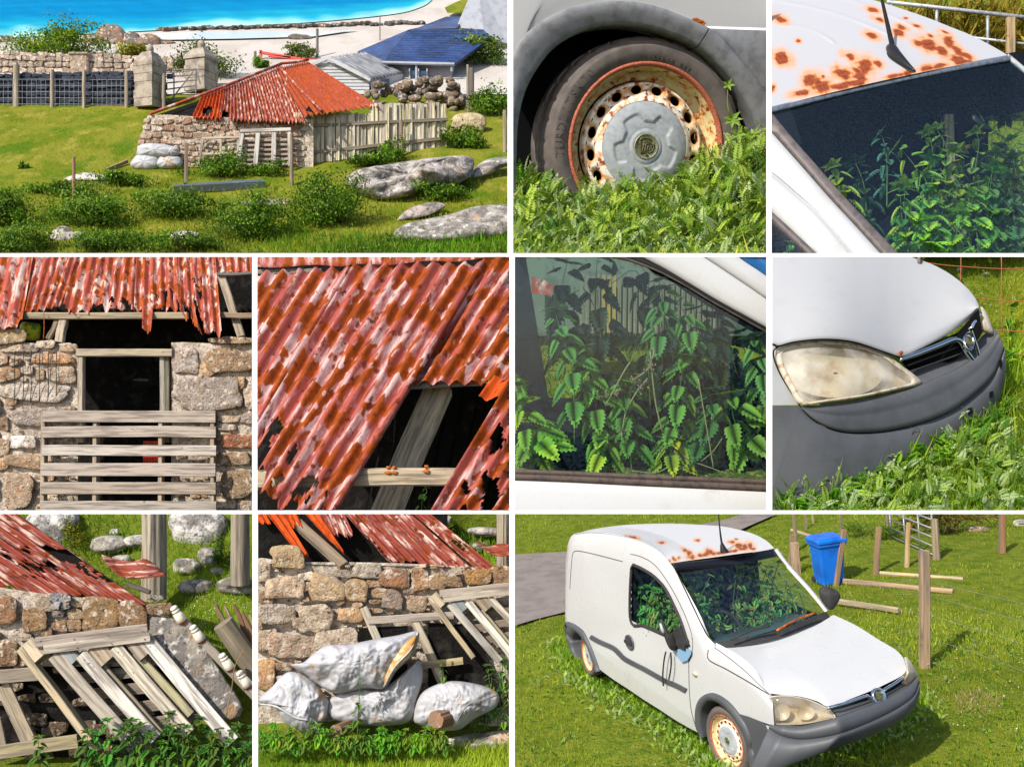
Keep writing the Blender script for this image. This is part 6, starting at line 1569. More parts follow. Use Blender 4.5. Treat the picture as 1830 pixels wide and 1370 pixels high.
def view7():
 panel(7)
 m_dim_white = pm('dimmed_white_paint', lin(160,161,164), [(lin(150,149,146), 3,6,.5,.8, 'obj', (1,1,1), .4)], rough=.4, spec=.35)  # van's white paint darkened to hold back strong sun on the bonnet
 z = lambda a, b: (1370 + a / 2.915,450 + b / 2.915)
 Yn = lambda a: .32 * (np.sqrt((np.asarray(a, float) - 330) ** 2 + 140 ** 2) + .72 * (np.asarray(a, float) - 330)) / 2.915 - 20
 t = thing('van', 'white van front corner with cloudy headlight, chrome grille and grey bumper', 'van', q(1500,890,-30))
 n = 64
 def qz(P, y): P = np.asarray(P, float); return q(1370 + P[..., 0] / 2.915,450 + P[..., 1] / 2.915, y)
 E = cr([(-60,488), (30,480), (65,488), (150,466), (300,452), (450,466), (600,514), (690,543), (800,500), (950,420), (1050,350), (1106,290)], n)
 B = cr([(-60,-60), (100,-70), (300,-62), (500,-44), (650,-6), (750,26), (860,64), (950,112), (1020,165), (1070,218), (1095,256), (1107,288)], n)
 rows = []
 for f in np.linspace(0,1,26):
  sg = .5 + 16 * f; kk = np.arange(-40,41); gk = np.exp(-.5 * (kk / sg) ** 2); gk /= gk.sum(); EE = np.vstack([np.repeat(E[:1], 40,0), E, np.repeat(E[-1:], 40,0)])
  Es = np.stack([np.convolve(EE[:, j], gk, 'valid') for j in (0,1)], -1); wE = np.minimum(1, np.minimum(np.arange(n), np.arange(n)[::-1]) / 6.)[:, None]; Es = Es * wE + E * (1 - wE)
  P = Es + (B - Es) * f
  lift = 8 * np.sin(min(1, f * 6) * math.pi / 2) + 10 * math.sin(f * math.pi)
  rows.append(qz(P, Yn(Es[:, 0]) + (Es[:, 1] - P[:, 1]) / 2.915 * .95 - lift))
 lip = qz(E + np.array([0,5.]), Yn(E[:, 0]) + 3)
 G().grid(np.concatenate([lip[None], np.stack(rows, 0)], 0)).build('bonnet', m_dim_white, t, True)
 # wing
 W0 = cr([(-60,484), (20,482), (48,500), (40,530), (62,610), (110,700), (172,796)], 30); W1 = np.stack([np.full(30,-70.), np.linspace(500,800,30)], -1)
 A = np.stack([qz(W0 + (W1 - W0) * f, Yn(W0[:, 0] + (W1[:, 0] - W0[:, 0]) * f) + 2 - 4 * math.sin(f * 3.1)) for f in np.linspace(0,1,8)], 0)
 G().grid(A).build('wing', m_dim_white, t, True)
 # black gap between bonnet, wing and lamp
 g = G(); P = cr([(-60,484), (30,480), (62,490), (150,468), (300,455), (450,469), (600,517), (690,548)], 40); g.tube(qz(P, Yn(P[:, 0]) + 1), 1.6 * MPP, 6)
 P = cr([(62,492), (34,525), (58,610), (108,700), (172,798)], 30); g.tube(qz(P, Yn(P[:, 0]) + 1), 1.3 * MPP, 6); g.build('panel_gap', m_black, t)
 # lamp: reflector bowls behind a hazy lens
 lamp = [(38,522), (64,496), (150,472), (300,459), (450,472), (600,522), (720,602), (804,680), (700,714), (500,758), (300,786), (178,796), (118,712), (62,606)]
 O = cr(lamp, 80, closed=True); c = np.array([400., 640.])
 rows = []
 for f in (1,.985,.93,.8,.6,.4,.2,.02):
  P = c + (O - c) * f; rows.append(qz(P, Yn(P[:, 0]) + (c[1] - P[:, 1]) / 2.915 * .32 + 2 - 13 * (1 - f ** 2.2)))
 hl = G().grid(np.stack(rows, 0), cv=True, flip=True).build('headlight', m_lens, t, True)
 rows = []
 for f, o in ((1.0,3), (.99,-1.5), (.94,-3.2), (.9,-2.5), (.88,2)):
  P = c + (O - c) * f; rows.append(qz(P, Yn(P[:, 0]) + (c[1] - P[:, 1]) / 2.915 * .32 + 1 + o - 13 * (1 - f ** 2.2)))
 G().grid(np.stack(rows, 0), cv=True).build('lamp_rim', m_lens_rim, hl, True)
 rows = []
 for f, d in ((.97,5), (.9,18), (.6,28), (.3,32), (.02,33)):
  P = c + (O - c) * f; rows.append(qz(P, Yn(P[:, 0]) + (c[1] - P[:, 1]) / 2.915 * .32 + d))
 G().grid(np.stack(rows, 0), cv=True).build('lamp_housing', m_reflector, hl, True)
 for (cx, cy, rx, ry) in ((360,632,250,128),):
  rows = []
  for f in np.linspace(1,0.05,9):
   a = np.linspace(0,2 * math.pi, 40, endpoint=False)
   P = np.stack([cx + rx * f * np.cos(a), cy + ry * f * np.sin(a)], -1); rows.append(qz(P, Yn(P[:, 0]) + (c[1] - P[:, 1]) / 2.915 * .32 + 9 + 11 * (1 - f ** 2)))
  G().grid(np.stack(rows, 0), cv=True).build('reflector_bowl', m_reflector, hl, True)
 # bumper: cap under the lamp, long front band, lower face, corner
 T = cr([(176,802), (300,794), (500,768), (700,724), (812,684), (900,645), (1000,598), (1090,540), (1170,462), (1200,412)], n)
 C = cr([(180,812), (250,878), (350,926), (460,942), (620,932), (800,892), (950,832), (1080,742), (1180,640), (1240,500)], n)
 rows = []
 for f, o in ((0,-4), (.03,5), (.12,10), (.35,14), (.42,12), (.5,13), (.85,15), (.97,13), (1,7)):
  P = T + (C - T) * f; rows.append(qz(P, Yn(T[:, 0]) - o))
 G().grid(np.stack(rows, 0)).build('bumper_cap', m_bumper, t, True)
 Lw = cr([(-40,1440), (200,1420), (420,1370), (620,1270), (820,1120), (1000,990), (1120,890), (1200,780), (1240,640), (1246,520)], n)
 C2 = C.copy()
 rows = []
 for f, o in ((0,6), (.01,9), (.05,15), (.3,20), (.6,20), (.9,14), (1.1,6)):
  P = C2 + (Lw - C2) * f; rows.append(qz(P, Yn(C[:, 0] + (Lw[:, 0] - C[:, 0]) * f) - o))
 G().grid(np.stack(rows, 0)).build('bumper', m_bumper, t, True)
 W2 = cr([(174,800), (184,815), (250,880), (350,928), (300,1100), (200,1300), (150,1440)], 30); W3 = np.stack([np.full(30,-70.), np.linspace(800,1440,30)], -1)
 A = np.stack([qz(W2 + (W3 - W2) * f, Yn(W2[:, 0] + (W3[:, 0] - W2[:, 0]) * f) - 8 - 8 * math.sin(f * 3)) for f in np.linspace(0,1,10)], 0)
 G().grid(A).build('bumper_corner', m_bumper, t, True)
 g = G(); P = cr([(172,798), (184,814), (250,882), (350,929), (460,945), (620,935), (800,895), (950,835)], 50); g.tube(qz(P, Yn(P[:, 0]) - 8), 1.5 * MPP, 6); g.build('bumper_joint', m_black, t)
 # shelf under the grille, towing slots
 S = cr([(812,684), (900,645), (1000,598), (1090,540), (1170,462), (1200,412)], 30); S2 = cr([(752,622), (860,585), (1010,550), (1075,500), (1120,440), (1180,396)], 30)
 A = np.stack([qz(S + (S2 - S) * f, Yn(S[:, 0]) + f * 18 - 3) for f in np.linspace(-.06,1,8)], 0)
 G().grid(A).build('bumper_shelf', m_bumper, t, True)
 for a, b, w, h in ((1062,832,22,34), (1172,745,18,30), (1221,585,10,36), (790,945,4,4)):
  if w > 5: G().slab(qz([(a - w / 2, b - h / 2), (a + w / 2, b - h / 2 - 6), (a + w / 2, b + h / 2 - 6), (a - w / 2, b + h / 2)], Yn(a) - 24), (0,.03,0)).build('towing_slot', m_black, t)
 P = cr([(755,955), (770,925), (790,918), (795,935), (785,965)], 20); G().tube(qz(P, Yn(775) - 21), .7 * MPP, 5).build('cap_outline', m_dark, t)
 # grille
 G().slab(qz([(690,548), (1000,420), (1106,300), (1125,420), (1075,505), (1010,556), (760,640)], Yn(900) + 26), (0,.05,0)).build('grille_recess', m_black, t)
 for p0, p1 in (((735,592), (1005,492)), ((750,622), (1012,530)), ((1085,430), (1120,372))):
  P = ln([p0, p1], 8); G().tube(qz(P, Yn(P[:, 0]) + 8), 3.2 * MPP, 6, flat=.6).build('grille_bar', m_dark, t, True)
 bar = cr([(695,562), (760,540), (880,494), (960,460), (990,458), (1010,470), (1040,520), (1080,570), (1102,582), (1108,560), (1085,480), (1062,410), (1066,392), (1090,352), (1114,318)], 70)
 wd = np.interp(np.linspace(0,1,70), [0,.1,.35,.5,.58,.75,1], [3,5.5,6.5,5.5,5,5,5])
 G().tube(qz(bar, Yn(bar[:, 0]) - 4), wd * MPP, 10, flat=.9).build('chrome_bar', m_chrome, t, True)
 u, v = z(1050,468); bc = q(u, v, float(Yn(1050)) - 8)
 ax = nrm(np.array([.35,-.86,.36])); bd = thing('x', 'x', 'x', bc); bpy.data.objects.remove(bd); REG.pop()
 O = np.linspace(0,2 * math.pi, 40, endpoint=False); e1 = nrm(np.cross([.35,0,1], ax)); e2 = np.cross(ax, e1)
 rows = [bc + (e1 * np.cos(O)[:, None] * 12 * f + e2 * np.sin(O)[:, None] * 20 * f + ax * h) * MPP for f, h in ((1,-6), (1,3), (.92,4.5), (.84,3), (.8,1.5), (.4,2), (.02,2))]
 bdg = G().grid(np.stack(rows, 0), cv=True).build('badge', m_chrome, t, True)
 griffin(bdg, bc + ax * 2.4 * MPP, ax, (0.35,0,1), 12.5 * MPP, m_badge_dark)
 # far headlight
 inflate('headlight', [z(*p) for p in ((1114,286), (1136,300), (1160,350), (1181,426), (1150,424), (1118,412), (1108,385), (1118,340))], float(Yn(1140)) + 6,12, m_lens_rim, t, n=40, rings=8)
 inflate('rust_spot', [z(*p) for p in ((690,520), (705,514), (712,525), (700,540), (688,545))], float(Yn(700)) - 6,2, m_rust_iron, t, n=16, rings=4)
 # paddock
 gp = plane3(q(1370,911,-14), q(1870,911,-14), q(1600,459,540)); up = gp.n if gp.n[2] > 0 else -gp.n
 A = gp.at(*np.meshgrid(np.linspace(1350,1900,40), np.linspace(440,960,30))); A = A + up * (.04 * wob(A, .5,1,3))[..., None]
 prop(G().grid(A).build('ground', m_soil, None, True), 'grass around the grey bumper', kind='structure')
 bump_v = lambda u: np.interp(u, [1380,1440,1530,1600,1680,1740,1785,1800], [905,880,850,820,780,740,700,560])
 front = lambda u, v: (v > bump_v(u) - 4).astype(float)
 turf('grass', gp, 1640, 1860, 452, 720, 9000, 8, up, (104, 130, 16), (190, 190, 50), seed=71, label='sunlit short grass of the paddock behind the van front', width=1.4)
 turf('grass', gp, 1380, 1860, 620, 940, 14000, 34, up, (84, 132, 14), (184, 206, 60), seed=72, label='long fresh grass before the grey bumper', mask=front, lean=.7, width=.6)
 r = np.random.default_rng(73); n = 1300; u = r.uniform(1390,1860, n); v = r.uniform(700,950, n)
 k = (v > bump_v(u) + 6) & (r.random(n) < np.clip((v - 700) / 150,.15,1)); u, v = u[k], v[k]; P = gp.at(u, v); m = P[:, 1] / F
 P = P + up * (r.uniform(2,36, len(u)) * m)[:, None]
 forbs('silverweed', P, r.uniform(16, 38, len(u)) * m, up, 74, silver=.4, lo=(64, 114, 18), hi=(166, 192, 84), label='silvery feathered leaves in the grass before the bumper')
 n = 900; u = r.uniform(1400,1800, n); v = bump_v(u) + r.uniform(-6,60, n); P = gp.at(u, v); m = P[:, 1] / F; P = P + up * (r.uniform(0,34, n) * m)[:, None]
 forbs('buttercup_leaves', P, r.uniform(12, 24, n) * m, up, 75, tmpl=NLEAF, silver=0, lo=(70, 130, 20), hi=(150, 190, 50), label='bright toothed leaves along the bumper foot')
 n = 60; u = r.uniform(1690,1830, n); v = r.uniform(470,560, n); P = gp.at(u, v) + up * .04
 scatter('clover_flowers', (np.array([(-.5, 0, 0), (0, -.5, .3), (.5, 0, 0), (0, .5, .3)]), np.array([(0, 1, 2, 3)])), P, frames(np.tile(up, (n, 1)) + r.normal(size=(n, 3)) * .3), np.full(n, 2.6 * MPP), np.tile(lin(225, 222, 214), (n, 1)), m_leaf, label='small white flowers scattered in the paddock')
 boulder('rock', 'white stone lying in the paddock grass', gp.at(1715,482), np.array([6,5,4.]) * .0125,76,(230,226,220)); boulder('rock', 'small brown stone beside the white one in the paddock', gp.at(1762,490), np.array([6,5,3.]) * .0125,77,(120,100,76))
 wf = thing('wire_fence', 'rusty square-mesh wire fence behind the van front', 'fence', gp.at(1780,620))
 m_rw = pm('rusty_wire', lin(158,92,62), rough=.8)
 for pts in ([(800,52), (900,66), (1010,76), (1220,88), (1420,84)], [(1060,238), (1220,254), (1420,260)], [(1195,408), (1270,412), (1420,418)], [(1230,532), (1420,540)]):
  P = cr(pts, 16); G().tube(q(1370 + P[:, 0] / 2.915,450 + P[:, 1] / 2.915,240.), 1.0 * MPP, 5).build('strand', m_rw, wf, True)
 for pts in ([(1012,30), (1012,90), (1008,160)], [(1222,-20), (1224,120), (1222,260), (1228,420)], [(1400,-20), (1402,420)]):
  P = cr(pts, 12); G().tube(q(1370 + P[:, 0] / 2.915,450 + P[:, 1] / 2.915,240.), 1.0 * MPP, 5).build('stay_wire', m_rw, wf, True)
 G().bar(q(1643,470,180), q(1643,430,180), 7 * MPP, 6 * MPP, (1,0,0), n=2, col=lin(60,58,60)).build('fence_post', m_wood, None, False, 'dark post foot just above the bonnet edge', 'post')
view7()

# ================================================================== view 10: the whole abandoned van on the grass
def view10():
 panel(10)
 # pose of the van, found from its wheels, lamps and screen corners
 up = nrm(np.array([-.101,-.078,.992])); fwd = np.array([.398,-.917,-.031]); fwd = nrm(fwd - up * (fwd @ up)); rgt = np.cross(fwd, up)   # toward the visible side
 if rgt[0] > 0: rgt = -rgt
 org = np.array([2.61,9.80,-3.21])
 X = lambda x, y, zz: org + fwd * x + rgt * y + up * zz
 side = Plane(X(0,.82,0), rgt)
 pl = lambda a, b, c: plane3(X(*a), X(*b), X(*c))
 roofp = pl((-.9,.6,1.70), (-3.4,.6,1.76), (-.9,-.6,1.70))
 scrp = pl((-.10,.66,1.08), (-.10,-.66,1.08), (-.92,.58,1.66))
 bonp = pl((-.05,.6,1.06), (-.05,-.6,1.06), (.78,0,.80))
 noz = pl((.80,.4,.6), (.80,-.4,.6), (.84,.4,.3))
 gnd = Plane(X(0,0,0.0), up)
 t = thing('van', 'abandoned white panel van sunk in the grass, rust on its roof front', 'van', X(-1.3,0,0))
 za = lambda a, b: (910 + a / 2.978,910 + b / 2.978)       # first zoom
 zb = lambda a, b: (1000 + a / 4.565,920 + b / 4.565)      # side zoom
 zc = lambda a, b: (1180 + a / 5.719,960 + b / 5.719)      # screen zoom
 zd = lambda a, b: (1220 + a / 6.525,1160 + b / 6.525)     # wheel zoom
 ze = lambda a, b: (1360 + a / 5.709,1130 + b / 5.709)     # nose zoom
 on = lambda pln, pts, off=0.0: pln.at(np.array([p[0] for p in pts], float), np.array([p[1] for p in pts], float)) + (pln.n if (pln.n @ np.array([0,-1,.3])) > 0 else -pln.n) * off
 sn = side.n if side.n[1] < 0 or side.n[0] < 0 else -side.n
 sn = rgt
 # ---- body side: a grid between the roof gutter line and the sill line, bulged
 NC = 240
 cols_top = cr([(1011,1000), (1016,968), (1026,954), (1050,951), (1085,952), (1118,958), (1150,968), (1178,984), (1198,1006), (1214,1031), (1234,1066), (1254,1104), (1270,1140), (1290,1153), (1320,1170), (1350,1196), (1380,1242)], NC)
 cols_bot = cr([(1010,1108), (1013,1118), (1019,1138), (1030,1150), (1046,1162), (1062,1186), (1090,1209), (1122,1230), (1150,1249), (1180,1268), (1206,1285), (1230,1299), (1247,1308), (1262,1318), (1290,1330), (1340,1338), (1386,1338)], NC)
 rows = []
 for f in np.linspace(0,1,90):
  P = cols_top + (cols_bot - cols_top) * f
  bulge = .05 * math.sin(f * math.pi) ** .8 - .10 * max(0,(.28 - f) / .28) ** 2 - .03 * max(0,(f - .9) / .1)
  end = np.clip(np.arange(NC) / 30., 0,1) ** .5
  d_ = side.at(P[:, 0], P[:, 1])[:, 1] - bulge + .12 * (1 - end); rows.append(np.stack([(P[:, 0] - CU) / F * d_, d_, (CV - P[:, 1]) / F * d_], -1))
 S = np.stack(rows, 0)
 U, V = uvpix(S)
 # cut the wheel arches out of the skin
 def inpoly(u, v, poly):
  r_ = np.zeros(u.shape, bool); j = len(poly) - 1
  for i in range(len(poly)):
   xi, yi = poly[i]; xj, yj = poly[j]
   c_ = ((yi > v) != (yj > v)) & (u < (xj - xi) * (v - yi) / (yj - yi + 1e-9) + xi); r_ ^= c_; j = i
  return r_
 def in_arch(u, v):
  a = inpoly(u, v, np.array([(1256,1400), (1257,1316), (1251,1290), (1252,1268), (1258,1255), (1267,1248), (1278,1248), (1290,1253), (1302,1263), (1313,1276), (1324,1291), (1334,1311), (1341,1335), (1346,1400)], float))
  return a | inpoly(u, v, np.array([(1032,1240), (1030,1172), (1022,1156), (1020,1138), (1026,1126), (1036,1127), (1046,1139), (1056,1160), (1064,1186), (1070,1240)], float))
 um, vm = (U[:-1, :-1] + U[1:, 1:]) / 2,(V[:-1, :-1] + V[1:, 1:]) / 2
 win = np.array([(1129,1016), (1136,1011), (1150,1017), (1170,1030), (1190,1052), (1206,1083), (1218,1110), (1228,1140), (1232,1152), (1215,1146), (1180,1130), (1150,1117), (1128,1108)], float)
 G().grid(S, keep=~(in_arch(um, vm) | inpoly(um, vm, win.mean(0) + (win - win.mean(0)) * 1.01)), flip=True).build('body_side', m_white, t, True)
 wl_ = win.mean(0) + (win - win.mean(0)) * 1.13
 G().grid(S[10:, 70:190] - sn * .05, keep=~(in_arch(um, vm) | inpoly(um, vm, wl_))[10:, 70:189]).build('cabin_lining', m_cabin, t, True)
 # depth of the skin under any pixel, for everything that sits on it
 from mathutils.bvhtree import BVHTree
 nr, nc = S.shape[:2]; fl = [(i * nc + j, i * nc + j + 1,(i + 1) * nc + j + 1,(i + 1) * nc + j) for i in range(nr - 1) for j in range(nc - 1)]
 bv = BVHTree.FromPolygons([Vector(p) for p in S.reshape(-1,3)], fl)
 def skin(pts, off=0.0):
  out = []
  for u, v in pts:
   d = Vector(((u - CU) / F, 1,(CV - v) / F)).normalized(); h = bv.ray_cast(Vector((0,0,0)), d)
   out.append((np.array(h[0]) if h[0] is not None else side.at(np.float64(u), np.float64(v))) + sn * off)
  return np.array(out)
 # ---- roof
 fr = cr([(1199,1006), (1225,1002), (1270,996), (1320,989), (1360,984), (1384,979)], 90)
 gut2 = cr([(1199,1006), (1178,985), (1150,969), (1118,959), (1085,953), (1050,951), (1027,954)], 60)
 bk = cr([(1027,954), (1060,945), (1110,938), (1165,935), (1215,935), (1250,937)], 90)
 rg = cr([(1384,979), (1370,966), (1350,955), (1325,947), (1290,940), (1250,937)], 60)
 s_ = np.linspace(0,1,90)[None, :, None]; k_ = np.linspace(0,1,60)[:, None, None]
 A = fr[None] * (1 - k_) + bk[None] * k_ + gut2[:, None] * (1 - s_) + rg[:, None] * s_ - (fr[0] * (1 - s_) * (1 - k_) + fr[-1] * s_ * (1 - k_) + bk[0] * (1 - s_) * k_ + bk[-1] * s_ * k_)
 dS = skin(gut2 + np.array([1.2,1.6])); dR = roofp.at(A[..., 0], A[..., 1])
 # blend: near the gutter take the side's depth
 w = np.clip(s_[..., 0] / .25,0,1) ** .6
 depth = dS[:, None, 1] * (1 - w) + np.maximum(dR[..., 1], dS[:, None, 1] - .05) * w
 depth = np.where(np.isfinite(depth), depth, 11)
 R = np.stack([(A[..., 0] - CU) / F * depth, depth, (CV - A[..., 1]) / F * depth], -1)
 sp = [(1131,960,7,2,.15), (1118,958,2,1,0), (1182,969,4,1.6,0), (1224,983,4.5,2,.5), (1232,988,5,2.5,.4), (1213,996,2,2,0), (1203,997,2,1.8,0), (1206,1000,2.4,2,0), (1186,999,2,2,0), (1236,995,6,2.6,0), (1252,992,4,2,.2), (1268,985,5,3.2,.3), (1275,988,5,2.2,0), (1262,990,6,2.2,-.1), (1246,965,3.6,1.6,0), (1309,968,5,1.8,0), (1320,974,6,3,.2), (1332,976,5,3,.4), (1340,974,5,3.4,.5), (1328,980,7,2.2,0), (1310,984,8,1.6,-.15), (1290,988,8,1.4,-.1), (1316,963,3,1.2,0), (1288,987,6,1.6,0), (1345,980,4,1.6,0), (1195,1003,4,1.4,-.3)]
 C = rust_paint(A[..., 0] * 3, A[..., 1] * 3, [(u * 3, v * 3, a * 4.0, b * 4.6, an, 1.) for u, v, a, b, an in sp], lin(186,186,188), 4)
 G().grid(R, C).build('roof_skin', m_rust_paint, t, True)
 # ---- windscreen and surround
 topc = cr([(1202,1008), (1290,998), (1384,982)], 30); botc = cr([(1277,1149), (1320,1143), (1380,1130), (1440,1108), (1475,1093)], 30)
 lc = cr([(1202,1008), (1225,1056), (1245,1098), (1262,1132), (1277,1149)], 20); rc = cr([(1384,982), (1404,1010), (1440,1050), (1462,1076), (1475,1093)], 20)
 s_ = np.linspace(0,1,30)[None, :, None]; k_ = np.linspace(0,1,20)[:, None, None]
 A = topc[None] * (1 - k_) + botc[None] * k_ + lc[:, None] * (1 - s_) + rc[:, None] * s_ - (topc[0] * (1 - s_) * (1 - k_) + topc[-1] * s_ * (1 - k_) + botc[0] * (1 - s_) * k_ + botc[-1] * s_ * k_)
 e0 = skin(lc)[:, 1]; pS = scrp.at(A[..., 0], A[..., 1])[..., 1]
 W = A; wpl = np.clip(s_[..., 0] / .2,0,1) ** .7
 off = (e0 - pS[:, 0])[:, None]
 dep = pS + off * (1 - np.clip(s_[..., 0], 0,1)) * 1.0 - .10 * np.sin(s_[..., 0] * math.pi)
 G3 = lambda A_, d_: np.stack(np.broadcast_arrays((A_[..., 0] - CU) / F * d_, d_, (CV - A_[..., 1]) / F * d_), -1)
 SC_ = G3(A, dep)
 gl = G().grid(SC_[:, 1:-1], flip=True).build('windscreen', m_glass_front, t, True)
 edge = np.concatenate([SC_[:, 0], SC_[-1,1:], SC_[::-1,-1][1:], SC_[0, ::-1][1:]], 0)
 scn = nrm(np.cross(SC_[0,-1] - SC_[0,0], SC_[-1,0] - SC_[0,0])); scn = scn if scn[1] < 0 else -scn
 G().tube(edge + scn * .004,.0065,6).build('screen_seal', m_dark, t, True)
 rq_ = rc + np.array([4.5,-3.0]); G().grid(np.stack([G3(rc - np.array([1., -.6]), dep[:, -1] - .01), G3(rc + np.array([2., -1.5]), dep[:, -1] - .035), G3(rq_, dep[:, -1] - .01), G3(rq_ + np.array([1., -1]), dep[:, -1] + .1)], 0)).build('far_pillar', m_white, t, True)
 band = SC_[:4].copy() + scn * .006
 G().grid(band[:3]).build('tinted_band', pm('dark_print', lin(24,24,34), rough=.3), t, True)
 # scuttle under the screen
 bs = cr([(1277,1149), (1320,1146), (1380,1134), (1440,1113), (1482,1096)], 30)
 A2 = np.stack([np.concatenate([botc]), bs + np.array([2,6])], 0)
 G().grid(np.stack([SC_[-1] + scn * .01, G3(bs + np.array([0,3.]), dep[-1] - .02), G3(bs + np.array([2,9.]), dep[-1] - .04)], 0)).build('scuttle', m_dark, t, True)
 for lab, pts in (('a', [(1306,1143), (1340,1127), (1376,1118)]), ('b', [(1388,1126), (1420,1108), (1458,1094)])):
  P = np.array(cr(pts, 12)); d = np.interp(P[:, 0], bs[:, 0], dep[-1]) - .08
  G().tube(G3(P, d), .009,6).build('wiper', m_rust_iron if lab == 'b' else m_dark, t, True)
 # ---- bonnet
 nb = 60
 back = cr([(1277,1156), (1320,1152), (1380,1140), (1440,1119), (1490,1098)], nb)
 frn = cr([(1374,1238), (1400,1241), (1430,1244), (1460,1252), (1483,1262), (1520,1248), (1560,1232), (1590,1218), (1612,1206), (1621,1196)], nb)
 lft = cr([(1277,1156), (1300,1172), (1330,1196), (1355,1220), (1374,1238)], 24); rgt_ = cr([(1490,1098), (1530,1117), (1570,1142), (1600,1160), (1614,1175), (1621,1196)], 24)
 s_ = np.linspace(0,1, nb)[None, :, None]; k_ = np.linspace(0,1,24)[:, None, None]
 A = back[None] * (1 - k_) + frn[None] * k_ + lft[:, None] * (1 - s_) + rgt_[:, None] * s_ - (back[0] * (1 - s_) * (1 - k_) + back[-1] * s_ * (1 - k_) + frn[0] * (1 - s_) * k_ + frn[-1] * s_ * k_)
 e0 = skin(lft)[:, 1]; pB = bonp.at(A[..., 0], A[..., 1])[..., 1]
 dep = pB + (e0 - pB[:, 0])[:, None] * (1 - s_[..., 0]) ** 1.5 - .05 * np.sin(k_[..., 0] * math.pi) * np.sin(s_[..., 0] * math.pi)
 BN = G3(A, dep)
 G().grid(BN, flip=True).build('bonnet', m_white, t, True)
 G().tube(BN[:, 0] + np.array([-.004,-.004,0]), .0028,5).build('panel_gap', pm('grey_gap', lin(70,68,66), rough=.9), t)
 frontdep = lambda u: np.interp(u, frn[np.argsort(frn[:, 0]), 0], dep[-1][np.argsort(frn[:, 0])])
 # ---- nose: lamps, grille, bumper
 H = [ze(*p) for p in ((68,690), (85,655), (130,643), (250,638), (380,655), (500,685), (620,735), (710,790), (770,862), (700,880), (560,912), (400,938), (250,940), (120,925), (95,860))]
 O = cr(H, 60, closed=True); c = O.mean(0)
 hd = lambda P: np.interp(P[:, 0], [1370,1380,1440,1500], [e0[-1] - .01, e0[-1] - .06, frontdep(1440) - .06, frontdep(1490) - .03])
 rows = [G3(c + (O - c) * f, hd(c + (O - c) * f) + o) for f, o in ((1,.03), (.98,-.01), (.9,-.03), (.6,-.05), (.3,-.055), (.02,-.055))]
 hl = G().grid(np.stack(rows, 0), cv=True, flip=True).build('headlight', m_lens, t, True)
 rows = [G3(c + (O - c) * f, hd(c + (O - c) * f) + o) for f, o in ((1.01,.04), (1.0,-.012), (.95,-.022), (.92,.0))]
 G().grid(np.stack(rows, 0), cv=True).build('lamp_rim', m_lens_rim, hl, True)
 rows = [G3(c + (O - c) * f, hd(c + (O - c) * f) + o) for f, o in ((.97,.03), (.8,.08), (.4,.12), (.02,.13))]
 G().grid(np.stack(rows, 0), cv=True).build('lamp_housing', m_reflector, hl, True)
 for cx, cy, rx, ry in ((1398,1272,14,15), (1440,1273,16,13)):
  a = np.linspace(0,2 * math.pi, 28, endpoint=False)
  rows = [G3(np.stack([cx + rx * f * np.cos(a), cy + ry * f * np.sin(a)], -1), hd(np.stack([cx + rx * f * np.cos(a), cy + 0 * a], -1)) + .035 + .03 * (1 - f * f)) for f in (1,.8,.5,.05)]
  G().grid(np.stack(rows, 0), cv=True).build('reflector_bowl', m_reflector, hl, True)
 T = cr([(1376,1292), (1400,1294), (1430,1296), (1460,1290), (1497,1280), (1530,1268), (1570,1253), (1600,1238), (1625,1222), (1638,1206)], 60)
 Bm = cr([(1374,1300), (1395,1313), (1425,1320), (1460,1318), (1500,1310), (1540,1296), (1580,1278), (1612,1260), (1634,1242), (1644,1218)], 60)
 Lb = cr([(1330,1400), (1370,1382), (1410,1366), (1450,1352), (1500,1334), (1540,1320), (1580,1304), (1612,1286), (1632,1268), (1644,1240)], 60)
 bd = np.interp(T[:, 0], [1376,1400,1440,1497,1560,1610,1638], [e0[-1] - .05, e0[-1] - .14, frontdep(1440) - .16, frontdep(1490) - .14, frontdep(1560) - .12, frontdep(1605) - .08, frontdep(1620) + .02])
 rows = [G3(T + (Bm - T) * f, bd - o) for f, o in ((0,-.12), (.02,.0), (.3,.05), (.8,.06), (1,.03))]
 G().grid(np.stack(rows, 0)).build('bumper_cap', m_bumper, t, True)
 rows = [G3(Bm + (Lb - Bm) * f, bd - o) for f, o in ((0,.035), (.04,.06), (.35,.08), (.7,.07), (1,.02))]
 G().grid(np.stack(rows, 0)).build('bumper', m_bumper, t, True)
 # shelf + grille
 S0 = cr([(1497,1280), (1530,1268), (1570,1253), (1600,1238), (1625,1222)], 24); S1 = cr([(1486,1265), (1530,1254), (1570,1240), (1600,1226), (1618,1212)], 24)
 d0 = np.interp(S0[:, 0], T[:, 0], bd)
 G().grid(np.stack([G3(S0, d0 + .01), G3(S0 + (S1 - S0) * .5, d0 + .1), G3(S1, d0 + .2)], 0)).build('bumper_shelf', m_bumper, t, True)
 S2 = cr([(1478,1259), (1520,1246), (1560,1230), (1590,1216), (1614,1202)], 24)
 G().grid(np.stack([G3(S1 + np.array([0,3.]), d0 + .2), G3(S2, d0 + .2)], 0)).build('grille_recess', m_black, t)
 bar = cr([(1478,1265), (1510,1256), (1545,1244), (1551,1243), (1557,1249), (1566,1258), (1575,1260), (1579,1254), (1579,1236), (1582,1231), (1600,1220), (1616,1208)], 50)
 G().tube(G3(bar, np.interp(bar[:, 0], S0[:, 0], d0) + .05), .014,8).build('chrome_bar', m_chrome, t, True)
 bc = G3(np.array([1570.5,1243.]), np.interp(1570, S0[:, 0], d0) + .04); ax = nrm(fwd * .9 + up * .4)
 bg = G().lathe([(.065,-.03), (.065,.01), (.058,.015), (.05,.008), (.001,.01)], bc, ax, n=24).build('badge', m_chrome, t, True)
